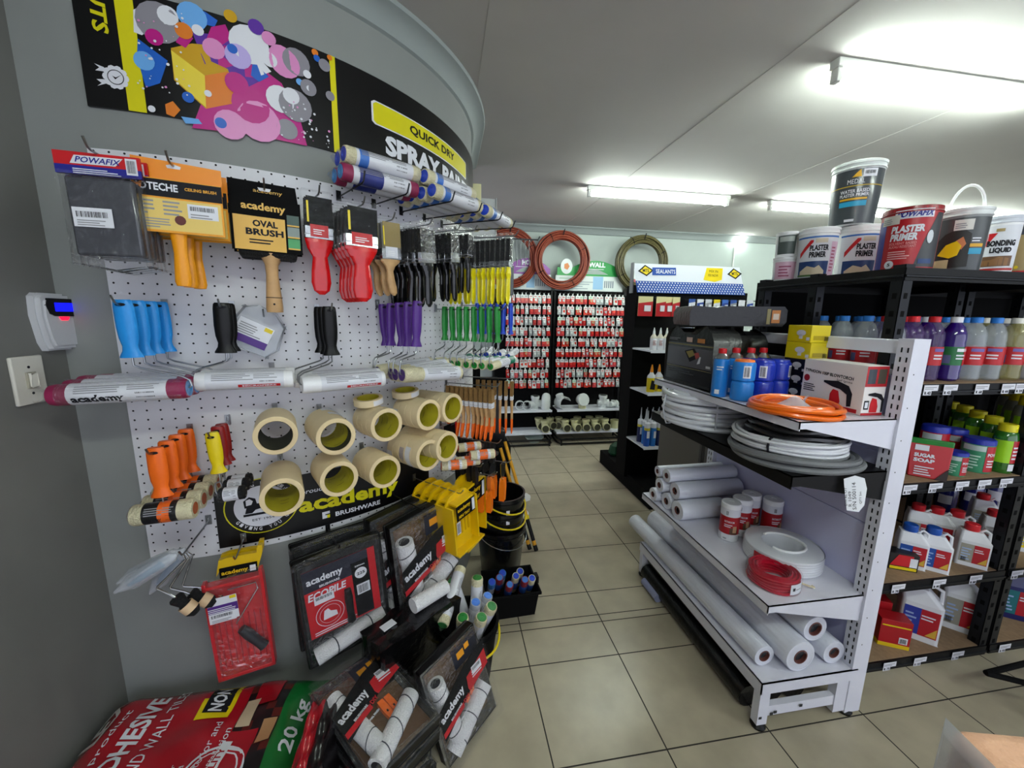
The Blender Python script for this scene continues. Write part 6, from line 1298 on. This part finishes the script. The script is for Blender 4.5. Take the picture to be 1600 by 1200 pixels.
def d_red(b,f,r,h):
    b.patch(-r*1.4,r*1.4,h*.0,h*.95,P('b0101c',.35,coat=.15),L(f,.001),18); b.patch(-r*1.3,-r*.85,h*.02,h*.80,P('1c2a8a',.35),L(f,.0016),4)
    b.cpoly(((r*.95,h*.86),(r*.55,h*.45),(r*.3,h*.05),(r*1.3,h*.05),(r*1.3,h*.86)),P('3a3c40',.4),L(f,.0018)); b.patch(r*.45,r*1.0,h*.10,h*.17,NV,L(f,.0026),4)
    b.add([L(f,.003)(r*.75+.13*r*math.cos(k*PI/6),h*.5+.10*h*math.sin(k*PI/6)) for k in range(12)],[tuple(range(12))],P('c9cfd4',.4))
    b.patch(-r*.55,r*.75,h*.79,h*.92,LAB,L(f,.0020),8); b.text('POWAFIX',-r*.5,h*.81,r*1.2,h*.09,0,P('1c1f86',.4),.04,.3,fn=L(f,.0028)); b.patch(-r*1.05,-r*.35,h*.72,h*.86,P('cfcac0',.5),L(f,.0030),5); b.lines(-r*1.0,h*.74,r*.55,h*.09,0,3,GREY,fn=L(f,.0036))
    b.text('PLASTER',-r*.6,h*.58,r*1.1,h*.11,0,LAB,.05,.1,fn=L(f,.0028)); b.text('PRIMER',-r*.6,h*.46,r*.9,h*.11,0,LAB,.05,.1,fn=L(f,.0028)); b.text('SOLVENT BASED',-r*.6,h*.40,r*.9,h*.04,0,P('e08a8a',.4),.02,fn=L(f,.0028)); b.text('ALKALI RESISTANT',-r*.6,h*.35,r*.9,h*.04,0,P('e08a8a',.4),.02,fn=L(f,.0028)); b.lines(-r*.6,h*.18,r*.75,h*.14,0,4,P('e0a8a8',.4),fn=L(f,.0028))
    b.add([L(f,.0030)(-r*.5+.17*r*math.cos(k*PI/8),h*.10+.065*h*math.sin(k*PI/8)) for k in range(16)],[tuple(range(16))],LAB); b.text('5',-r*.55,h*.075,r*.1,h*.05,0,INK,.03,fn=L(f,.0036))
def d_helmet(b,f,r,h):
    b.patch(-r*1.3,r*1.3,h*.02,h*.85,P('44484a',.35,coat=.3),L(f,.001),16); b.cpoly(((-r*1.2,h*.45),(-r*.6,h*.62),(.0,h*.70),(r*.4,h*.60),(r*.45,h*.1),(-r*1.0,h*.08)),P('22201f',.5),L(f,.0018)); b.patch(-r*1.0,-r*.3,h*.03,h*.22,P('c9b98f',.5),L(f,.0024),5)
    b.cpoly(((-r*.85,h*.30),(-r*.5,h*.45),(-r*.1,h*.50),(r*.1,h*.42),(.0,h*.28),(-r*.3,h*.24)),P('e8c410',.35),L(f,.0028)); b.cpoly(((-r*.15,h*.5),(r*.1,h*.56),(r*.25,h*.45),(r*.1,h*.36)),P('c8794a',.5),L(f,.0026))
    b.patch(-r*.3,r*.4,h*.66,h*.82,P('dcdcd6',.4),L(f,.0026),5); b.lines(-r*.25,h*.69,r*.55,h*.09,0,3,GREY,fn=L(f,.0032)); b.lines(r*.45,h*.48,r*.5,h*.08,0,2,LAB,fn=L(f,.0024)); b.patch(r*.4,r*1.0,h*.40,h*.45,P('d9a520',.4),L(f,.0024),4); b.patch(r*.4,r*1.0,h*.29,h*.38,P('2a9ac0',.4),L(f,.0024),4)
def d_bond(b,f,r,h):
    b.patch(-r*1.3,r*1.3,h*.02,h*.84,LAB,L(f,.001),14); b.cpoly(((-r*1.1,h*.30),(-r*1.1,h*.62),(-r*.9,h*.72),(-r*.1,h*.72)),RED,L(f,.0018))
    b.text('BONDING',-r*.55,h*.50,r*1.45,h*.10,0,INK,.05,fn=L(f,.0024)); b.text('LIQUID',-r*.35,h*.38,r*1.1,h*.10,0,INK,.05,fn=L(f,.0024)); b.patch(-r*1.0,r*.9,h*.17,h*.34,P('6a4a30',.5),L(f,.002),8); b.cpoly(((-r*.8,h*.18),(r*.7,h*.18),(r*.7,h*.30),(r*.2,h*.33),(-r*.2,h*.28),(-r*.8,h*.27)),P('8a6038',.5),L(f,.0026)); b.patch(-r*1.2,r*1.2,h*.10,h*.14,P('b02a2a',.4),L(f,.002),8); b.patch(-r*.2,r*.2,h*.74,h*.79,P('a08a5a',.4),L(f,.0022),3)
def d_beige(b,f,r,h):
    b.patch(-r*1.3,r*1.3,h*.12,h*.74,P('a08a5c',.4),L(f,.001),14); b.patch(-r*1.3,r*1.3,h*.0,h*.12,RED,L(f,.0012),14); b.patch(-r*1.3,r*1.3,h*.74,h*.95,P('3a3f4a',.4),L(f,.0012),14); b.add([L(f,.002)(-r*.1+.1*r*math.cos(k*PI/5),h*.18+.03*h*math.sin(k*PI/5)) for k in range(10)],[tuple(range(10))],YEL)
BT=lambda px,Y: aty(px,420,Y)
def place(px,Y): p=BT(px,Y); return p.x,Y,face(p.x,Y)
x,y,rz=place(1410,1.29); tub('open-topped red and blue primer can in the middle of the rack top','' or x,y,RT,.083,.232,P('b0101c',.3,coat=.5),P('8d1018',.3,coat=.5),d_red,rz,lid=False,tap=.97)
x,y,rz=place(1272,1.64); tub('fully visible white plaster primer bucket under the tall grey one on the rack top',x,y,RT,.076,.225,WHITE,WHITE,d_primer,rz)
x,y,rz=place(1335,1.60); tub('white plaster primer bucket half hidden behind the red can',x,y,RT,.080,.235,WHITE,WHITE,d_primer,rz+.3)
x,y,rz=place(1318,1.62); tub('tall grey primer bucket standing on top of the two white ones',x,y,RT+.2355,.094,.265,P('b9bdbf',.3),P('d9dfdd',.3),d_grey,rz,tap=.86)
x,y,rz=place(1491,1.30); tub('grey bucket showing a yellow hard hat, its white handle raised',x,y,RT,.073,.240,P('8a8d8e',.3),P('dfe2e2',.3),d_helmet,rz,handle_up=True)
x,y,rz=place(1551,1.33); tub('white bonding liquid bucket to the side of the hard hat bucket',x,y,RT,.056,.235,WHITE,P('ccd0da',.35),d_bond,rz)
x,y,rz=place(1590,1.33); tub('beige and red bucket last on the visible rack top',x,y,RT,.060,.228,P('a08a5c',.35),P('3a3f4a',.35),d_beige,rz)
x,y,rz=place(1226,1.76)
for k in (0,1): tub(['small pink-labelled white tub at the far corner of the rack top','small grey-labelled tub stacked on the pink-labelled one'][k],x,y,RT+k*.117,.052,.115,WHITE,WHITE,(lambda b,f,r,h:(b.patch(-r*.9,r*1.0,h*.1,h*.8,P('d9b0c4',.4),L(f,.001),8),b.lines(-r*.5,h*.2,r*1.1,h*.5,0,4,P('a04a6a',.5),fn=L(f,.0018)))) if k==0 else (lambda b,f,r,h:(b.patch(-r*.9,r*.7,h*.1,h*.85,P('4c5654',.4),L(f,.001),8),b.patch(-r*.7,r*.5,h*.6,h*.8,P('a9b0ac',.4),L(f,.0018),5))),rz)
# ---------------- bottles on the rack shelves ----------------
def bottle(label,body,lab,cap,group,r=.0375,h=.245,lab2=None,clear=True,name='cleaner_bottle'):
    t=thing(name,label,'bottle',group=group); c=P(body,.06,alpha=.4 if clear else 1,coat=1)
    b=MB(); b.lathe([(0,0),(r*.8,0),(r*.98,.008),(r,.02),(r*.96,.035),(r,.05),(r,.14),(r*.96,.15),(r,.16),(r*.93,.185),(r*.7,.208),(r*.42,.222),(r*.38,.230)],c,20); b.build('bottle',t)
    b=MB(); b.lathe([(r*.40,.223),(r*.46,.224),(r*.47,h-.002),(r*.4,h),(0,h)],P(cap,.35),16); b.build('cap',t)
    b=MB(); f=lambda X,Z:((r+.001)*math.sin(X),-(r+.001)*math.cos(X),Z); f2=lambda X,Z:((r+.0018)*math.sin(X),-(r+.0018)*math.cos(X),Z)
    b.patch(-1.5,1.5,.062,.132,P(lab,.4),f,12); 
    if lab2: b.patch(.35,1.5,.062,.132,P(lab2,.4),f2,5)
    b.patch(-.3,.75,.114,.126,P('6a5aa0',.4) if not lab2 else LAB,f2,4); b.lines(-.3,.085,1.0,.024,0,2,LAB,fn=f2); b.patch(-1.2,-.65,.068,.1,P('5a5f8a',.4),f2,3); b.build('label',t)
    return Proto(t)
GBT='cleaning liquid bottles on the upper rack shelf'
kinds=dict(c=bottle('x','b8c0c6','b81820','2a7ad0',GBT),v=bottle('x','5a3a7a','b81820','c81820',GBT),p=bottle('x','2a0a6a','1a6a38','dcdce4',GBT,lab2='b81820',clear=False),y=bottle('x','b8b070','b81820','e4e2da',GBT),g=bottle('x','c0c0cc','1c7a30','e4e2da',GBT))
names=dict(c='clear blue-capped bottle',v='violet bottle with a red cap',p='deep purple bottle with a white cap',y='yellowish bottle with a white cap',g='clear bottle with green label')
seq=[(1388,'c'),(1417,'v'),(1449,'v'),(1483,'p'),(1514,'c'),(1545,'c'),(1577,'y'),(1607,'g')]
RN4=['front','second','third','rear']
for i,(px,k) in enumerate(seq):
    p=aty(px,560,1.225); kk=k
    for j in range(4):
        if i==0: kk='c'
        x=p.x+.0*j; y=1.225+.095*j
        kinds[kk if j<2 or k!='v' else 'c'].put((x,y,RS[1]+.0006),face(x,y)*.6+R_(random.uniform(-25,25)),'%s, upper rack shelf, %s row, %s along'%(names[kk if j<2 or k!='v' else 'c'],RN4[j],ORD[i]))
# shelf of soaps
z3=RS[2]+.0006
p=aty(1450,720,1.20); x=p.x
t=thing('soap_pouch','red and green sugar soap pouch on the middle rack shelf','pouch',(x,1.20,z3),face(x,1.2)*.8)
b=MB(); b.hull([(-.055,-.025,0),(.055,-.025,0),(.055,.025,0),(-.055,.025,0)],[(-.062,-.004,.145),(.062,-.004,.145),(.062,.004,.145),(-.062,.004,.145)],P('b8151c',.35,coat=.15)); b.box(-.062,.062,-.006,.006,.13,.155,P('1f7a2c',.3,coat=.5)); b.build('pouch',t,bev=.006)
b=MB(); yy=lambda z:-.0262+(.021)*z/.145
def pq(pts,m,o): b.add([(a,yy(z)-o,z) for a,z in pts],[tuple(range(len(pts)))],m)
pq([(-.045,.108),(-.005,.108),(-.005,.130),(-.045,.130)],LAB,.002); pq([(.02,0.0),(.055,0.0),(.056,.05)],P('2a1a16',.5),.002)
for s,z in (('SUGAR',.082),('SOAP',.062)): b.text(s,0,0,.06,.015,0,LAB,.05,fn=lambda X,Z,z=z:(-.045+X,yy(z+Z)-.0025,z+Z))
b.lines(-.04,.012,.06,.04,yy(.0)-.002,4,LAB); b.build('lettering',t)
def can(label,px,Y,r,h,c1,c2,lid,group,z=z3,tw=.0):
    p=aty(px,720,Y); x=p.x; t=thing('cleaner_tub',label,'tub',(x,Y,z),face(x,Y)*.7+tw,group)
    b=MB(); b.lathe([(0,0),(r*.97,0),(r,.003),(r,h*.86),(r*.97,h*.87)],c1,24); b.build('tub',t)
    b=MB(); b.lathe([(r*.99,h*.84),(r*1.02,h*.85),(r*1.0,h*.97),(r*.93,h),(0,h)],lid,22); b.build('lid',t)
    b=MB(); f=lambda X,Z:((r+.001)*math.sin(X),-(r+.001)*math.cos(X),Z); f2=lambda X,Z:((r+.0018)*math.sin(X),-(r+.0018)*math.cos(X),Z)
    b.patch(.25,1.4,h*.05,h*.82,c2,f,7); b.patch(-1.2,.2,h*.66,h*.82,P('b9c4c4',.4),f,6); b.lines(-1.0,h*.12,1.0,h*.45,0,5,P('bfe0cf',.5),fn=f2); b.text('POW',.35,h*.52,.7,h*.10,0,LAB,.04,fn=f2); b.lines(.4,h*.2,.7,h*.25,0,3,LAB,fn=f2); b.build('label',t)
TG=P('3f8f6a',.35); SRD=P('b01826',.35); DBL=P('1a2a9a',.35)
can('small green and red cleaner tub with a dark blue lid by the sugar soap',1492,1.21,.035,.098,TG,SRD,DBL,'green cleaner tubs on the middle shelf')
can('larger green and red cleaner tub with a dark blue lid',1523,1.235,.048,.14,TG,SRD,DBL,'green cleaner tubs on the middle shelf')
can('red cleaner tub with a dark blue lid behind the sugar soap pouch',1452,1.33,.045,.17,SRD,SRD,DBL,'green cleaner tubs on the middle shelf')
can('dark blue-lidded cleaner tub behind the small green one',1482,1.34,.042,.15,SRD,SRD,DBL,'green cleaner tubs on the middle shelf')
def jar(label,px,Y,h,group,body='2a6a1e',cap='d8cc1a',r=.036,z=z3):
    p=aty(px,720,Y); x=p.x; t=thing('cleaner_jar',label,'bottle',(x,Y,z),face(x,Y)*.7,group)
    b=MB(); b.lathe([(0,0),(r*.95,0),(r,.006),(r,h*.70),(r*.9,h*.82),(r*.7,h*.86)],P(body,.12,alpha=.9,coat=1),22); b.build('jar',t)
    b=MB(); b.lathe([(r*.72,h*.84),(r*.76,h*.85),(r*.75,h*.99),(r*.7,h),(0,h)],P(cap,.4),18); b.build('cap',t)
    b=MB(); f=lambda X,Z:((r+.001)*math.sin(X),-(r+.001)*math.cos(X),Z); f2=lambda X,Z:((r+.0018)*math.sin(X),-(r+.0018)*math.cos(X),Z); b.patch(-1.2,.35,h*.22,h*.68,P('9ad01e',.35),f,7); b.patch(.35,1.3,h*.22,h*.68,SRD,f,5); b.lines(.45,h*.3,.7,h*.3,0,4,LAB,fn=f2); b.patch(.3,.95,h*.06,h*.2,LAB,f2,3); b.build('label',t)
for i,(px,Y,h) in enumerate(((1563,1.21,.205),(1538,1.29,.215),(1512,1.37,.22),(1490,1.45,.225),(1468,1.53,.225),(1600,1.22,.2))): jar('green jar with a yellow cap, %s'%['the full one at the front of the middle shelf','second of the row running to the back','third of the row running to the back','fourth of the row running to the back','last of the row at the back','beside the rack post at the picture edge'][i],px,Y,h,'green jars with yellow caps')
for i,(px,Y) in enumerate(((1590,1.33),(1572,1.43),(1558,1.53),(1622,1.33))): jar('large clear jar with a yellow lid, %s'%['nearest of those behind the green jars','middle one behind the green jars','farthest one behind the green jars','partly beyond the rack post'][i],px,Y,.29,'clear jars with yellow lids',body='8a8f86',cap='e0cc10',r=.05)
foil=M('silver_foil','c8cfd2',.18,metal=.9,bump=.06,scale=30)
for i,(px,w) in enumerate(((1505,.10),(1570,.16))):
    p=aty(px,630,1.42); b=MB(); bm2=bmesh.new(); bmesh.ops.create_icosphere(bm2,subdivisions=3,radius=1); rr=random.Random(i)
    b.add([(v.co.x*w*.62+rr.uniform(-.006,.006),v.co.y*.05+rr.uniform(-.006,.006),.30+v.co.z*.028+rr.uniform(-.005,.005)) for v in bm2.verts],[tuple(v.index for v in f_.verts) for f_ in bm2.faces],foil); bm2.free()
    b.box(-w*.5,w*.5,-.04,.04,.0,.27,MATTE)
    tag(b.build('foil_bag',loc=(p.x,1.60,z3),smooth=.2),'silver foil bag lying on dark boxes above the green jars, '+['nearer the gondola','nearer the rack post'][i],'bag')
# shelf of white jugs
def jug(label,x,Y,z,W,D,H,capc,l1,l2,rz,group,spout=.3,r_cap=.02,body='dcdde2',capx=-.0):
    t=thing('cleaner_jug',label,'jug',(x,Y,z),rz,group); m=P(body,.35,coat=.2)
    b=MB(); b.hull([(-W/2,-D/2,0),(W/2,-D/2,0),(W/2,D/2,0),(-W/2,D/2,0)],[(-W/2,-D/2,H*.62),(W/2,-D/2,H*.62),(W/2,D/2,H*.62),(-W/2,D/2,H*.62)],m,False); b.add([(-W/2,-D/2,0),(W/2,-D/2,0),(W/2,D/2,0),(-W/2,D/2,0)],[(0,1,2,3)],m)
    cx=capx*W; b.hull([(-W/2,-D/2,H*.62),(W/2,-D/2,H*.62),(W/2,D/2,H*.62),(-W/2,D/2,H*.62)],[(cx-W*.34,-D*.34,H*.84),(cx+W*.34,-D*.34,H*.84),(cx+W*.34,D*.34,H*.84),(cx-W*.34,D*.34,H*.84)],m,False); b.add([(cx-W*.34,-D*.34,H*.84),(cx+W*.34,-D*.34,H*.84),(cx+W*.34,D*.34,H*.84),(cx-W*.34,D*.34,H*.84)],[(0,1,2,3)],m)
    b.build('body',t,bev=min(W,D)*.12,seg=3)
    b=MB(); b.tube([(cx+W*.28,0,H*.83),(cx+W*.40,0,H*.90),(W*.44,0,H*.84),(W*.46,0,H*.62)],W*.055,m,8); b.build('handle',t)
    b=MB(); b.lathe([(r_cap*.85,H*.82),(r_cap,H*.86),(r_cap,H*.985),(r_cap*.9,H),(0,H)],capc,18,(cx,0,0)); b.build('cap',t)
    b=MB(); y=-D/2-.001; b.box(-W*.42,W*.42,y,y+.0008,H*.10,H*.55,l1); b.box(-W*.02,W*.42,y-.0005,y,H*.10,H*.55,l2); b.lines(.0,H*.38,W*.34,H*.10,y-.001,2,LAB); b.lines(-W*.38,H*.16,W*.3,H*.32,y-.0006,5,P('9ab0d8',.5)); b.prism([(W*.15,H*.12),(W*.40,H*.12),(W*.40,H*.28)],y-.0012,y-.0006,P('d0a83a',.5)); b.bars(-W*.36,H*.12,W*.16,H*.1,y-.0012); b.build('label',t)
z4=RS[3]+.0006; JG='white cleaner jugs on the lower rack shelf'; BLc=P('1a4fa8',.35); REc=P('c8202c',.35); PBL=P('1c4a9a',.4); PGY=P('9a968a',.4)
for i,(px,Y,cc,l1) in enumerate(((1457,1.215,BLc,PBL),(1515,1.215,REc,PGY),(1420,1.25,BLc,PBL),(1487,1.32,REc,PGY),(1544,1.30,REc,PGY),(1455,1.36,REc,PGY),(1425,1.40,REc,PGY),(1520,1.45,REc,PGY))):
    p=aty(px,870,Y); jug('white jug with a %s cap, %s'%('blue' if cc is BLc else 'red',['at the front of the lower shelf','and grey label at the front of the lower shelf','beside the white gondola upright','second row behind the grey-labelled one','nearest the rack post','third row behind the front pair','third row beside the gondola','deep on the lower shelf near the post'][i]),p.x,Y,z4,.098,.07,.185,cc,l1,SRD,face(p.x,Y)*.75,JG,r_cap=.024,capx=-.12)
for i,px in enumerate((1470,1510,1545,1575)):
    p=aty(px,810,1.62); x=p.x; t=thing('spray_bottle','dark blue trigger spray bottle at the back of the lower shelf, %s from the gondola'%ORD[i],'spray bottle',(x,1.62,z4),face(x,1.6),'dark blue spray bottles')
    b=MB(); b.lathe([(0,0),(.043,0),(.045,.01),(.045,.13),(.035,.17),(.016,.20),(.015,.215)],P('141c6a',.15,coat=1),20); b.build('bottle',t)
    b=MB(); b.prism([(-.016,.21),(.016,.21),(.016,.25),(.03,.262),(-.05,.268),(-.052,.25),(-.02,.245)],-.012,.012,P('15161a',.4) if i!=2 else P('a8262c',.4)); b.build('trigger',t,bev=.003)
    b=MB(); f=lambda X,Z:(.0458*math.sin(X),-.0458*math.cos(X),Z); b.patch(-.6,.6,.06,.11,LAB,f,6); b.build('label',t)
p=aty(1402,890,1.24); t=thing('small_carton','small red, black and yellow carton at the gondola end of the lower shelf','box',(p.x,1.24,z4),face(p.x,1.24)*.5)
b=MB(); b.box(-.05,.05,-.03,.03,0,.075,P('151313',.4)); b.build('carton',t,bev=.001); b=MB(); b.prism([(-.045,.02),(.03,.02),(.03,.07),(-.02,.07)],-.0312,-.0305,KRED); b.box(-.045,.045,-.0312,-.0305,.004,.016,YEL); b.box(.02,.045,-.0316,-.0312,.02,.06,LAB); b.build('lettering',t)
# bottom shelf
z5=RS[4]+.0006
for i,(px,Y,c2) in enumerate(((1430,1.26,P('2a3a9a',.4)),(1492,1.27,PGY))):
    p=aty(px,980,Y); jug('large white five litre jug on the bottom shelf, %s'%['nearer the white gondola','nearer the rack post'][i],p.x,Y,z5,.135,.11,.285,WHITE,c2,SRD,face(p.x,Y)*.8,'large white jugs on the bottom shelf',r_cap=.024,capx=-.25)
p=aty(1388,990,1.24)
for k in (0,1):
    t=thing('small_carton',['red and yellow grout carton on the bottom shelf, next to the gondola','red and black carton behind the grout carton'][k],'box',(p.x+.02*k,1.235+.1*k,z5),face(p.x,1.24)*.5)
    b=MB(); b.box(-.055,.055,-.035,.035,0,.13+.02*k,P('a8161e',.35)); b.box(-.0555,.0555,-.0355,.0355,0,.018,P('d8b810',.4)); b.build('carton',t,bev=.001); b=MB(); b.box(.015,.045,-.0362,-.0356,.025,.055,LAB); b.bars(.018,.028,.024,.022,-.0366); b.box(-.05,.05,-.0362,-.0356,.10,.106,YEL); b.build('lettering',t)
p=aty(1572,960,1.30); jug('dark blue jug with red and teal label on the bottom shelf past the post',p.x,1.30,z5,.16,.12,.27,P('15164a',.35),P('1a6a70',.4),SRD,face(p.x,1.3)*.6,'coloured jugs on the bottom shelf past the post',body='1a1c5a',r_cap=.022)
p=aty(1612,950,1.27); jug('translucent grey jug on the bottom shelf at the picture edge',p.x,1.27,z5,.15,.12,.27,WHITE,P('8d949c',.4),P('9aa0a8',.4),face(p.x,1.3)*.6,'coloured jugs on the bottom shelf past the post',body='8f959e',r_cap=.022)
p=aty(1595,860,1.27); jug('white jug with yellow label on the lower shelf past the post',p.x,1.27,z4,.11,.08,.21,LAB,YEL,YEL,face(p.x,1.3)*.6,JG,r_cap=.02)
p=aty(1578,870,1.25); can('small red and white spray tin beside the rack post',1578,1.22,.026,.15,SRD,P('b9c4c4',.4),LAB,None,z=z4)
# ---------------- near corner: packed roll and stool ----------------
t=thing('stool','black metal stool frame standing on the floor by the rack','stool',(2.20,.90,0))
b=MB(); b.tube([(-.12,.10,.10),(.25,.12,.10),(.25,-.12,.10),(-.12,.10,.10)],.011,MATTE,8); b.build('foot_ring',t)
for x,y,x2,y2 in ((-.0,-.02,.03,-.0),(.26,.13,.2,.08),(.26,-.13,.2,-.08)):
    b=MB(); b.tube([(x-.04,y-.03,0),(x2,y2,.58)],.016,MATTE,8); b.build('leg',t)
b=MB(); b.lathe([(0,.58),(.17,.58),(.175,.60),(.16,.62),(0,.625)],MATTE,24,(.14,.0,0)); b.build('seat',t)
P0=atz(1508,1150,.92)
t=thing('counter','dark counter edge beside the viewpoint carrying the packed peach roll','counter',(0,0,0)); b=MB(); b.box(.66,1.15,-.25,.30,.80,.83,P('5a4a3a',.5)); b.build('worktop',t,bev=.003)
b=MB(); b.box(.80,1.12,-.2,.2,0,.80,P('3a3a3c',.5)); b.build('cabinet',t)
t=thing('packed_sponge','peach sponge pack with a blue label in clear film, in the picture corner','sponge pack',(.79,.245,.8305),R_(-14))
b=MB(); b.box(-.14,.22,-.05,.07,.0,.085,P('d9a98a',.8,bump=.05,scale=120)); b.build('sponge',t,bev=.02,seg=3)
b=MB(); b.box(-.08,.23,-.053,.026,-.0,.087,P('16246e',.35,coat=.4)); b.text('ROUGHCAST',0,0,.13,.012,0,LAB,.03,fn=lambda X,Z:(-.03+X,-.01+Z,.0876)); b.add([(.01,-.045,.0876),(.06,-.045,.0876),(.06,-.02,.0876),(.01,-.02,.0876)],[(0,1,2,3)],YEL); b.box(-.0,.05,-.0536,-.053,.02,.05,YEL); b.build('label',t,bev=.002)
b=MB(); b.hull([(-.14,-.052,0),(-.14,.072,0),(-.14,.072,.09),(-.14,-.052,.09)],[(-.150,-.040,.0),(-.150,.06,.0),(-.151,.06,.07),(-.151,-.040,.07)],FILM2,True); b.build('film_end',t)

# ---------------- finer pieces go under the part they sit on ----------------
HOST=dict(label=('body','bottle','tub','jar','can','canister','tape','fleece','cartridge','coil','tray','bag'),price_sticker=('card','bag','tray','wrapped_stack','header_card'),
 front_print=('carton','case'),end_print=('carton','case'),wrapper=('roller','fleece','sheet'),indicator=('bezel',),screen=('bezel',),tie=('coil',),loose_end=('coil',),card=('sleeve_card',),tube=('batten',))
base_=lambda o:o.name.split('.')[0]
fam={}
for o in bpy.data.objects:
    if o.parent is not None and o.parent.parent is None: fam.setdefault(o.parent.name,[]).append(o)
for ch in fam.values():
    by={}
    for o in ch: by.setdefault(base_(o),o)
    for o in ch:
        for hname in HOST.get(base_(o),()):
            h_=by.get(hname)
            if h_ is not None and h_ is not o and h_.location.length<1e-6 and abs(h_.rotation_euler.x)+abs(h_.rotation_euler.y)+abs(h_.rotation_euler.z)<1e-6:
                o.parent=h_; break
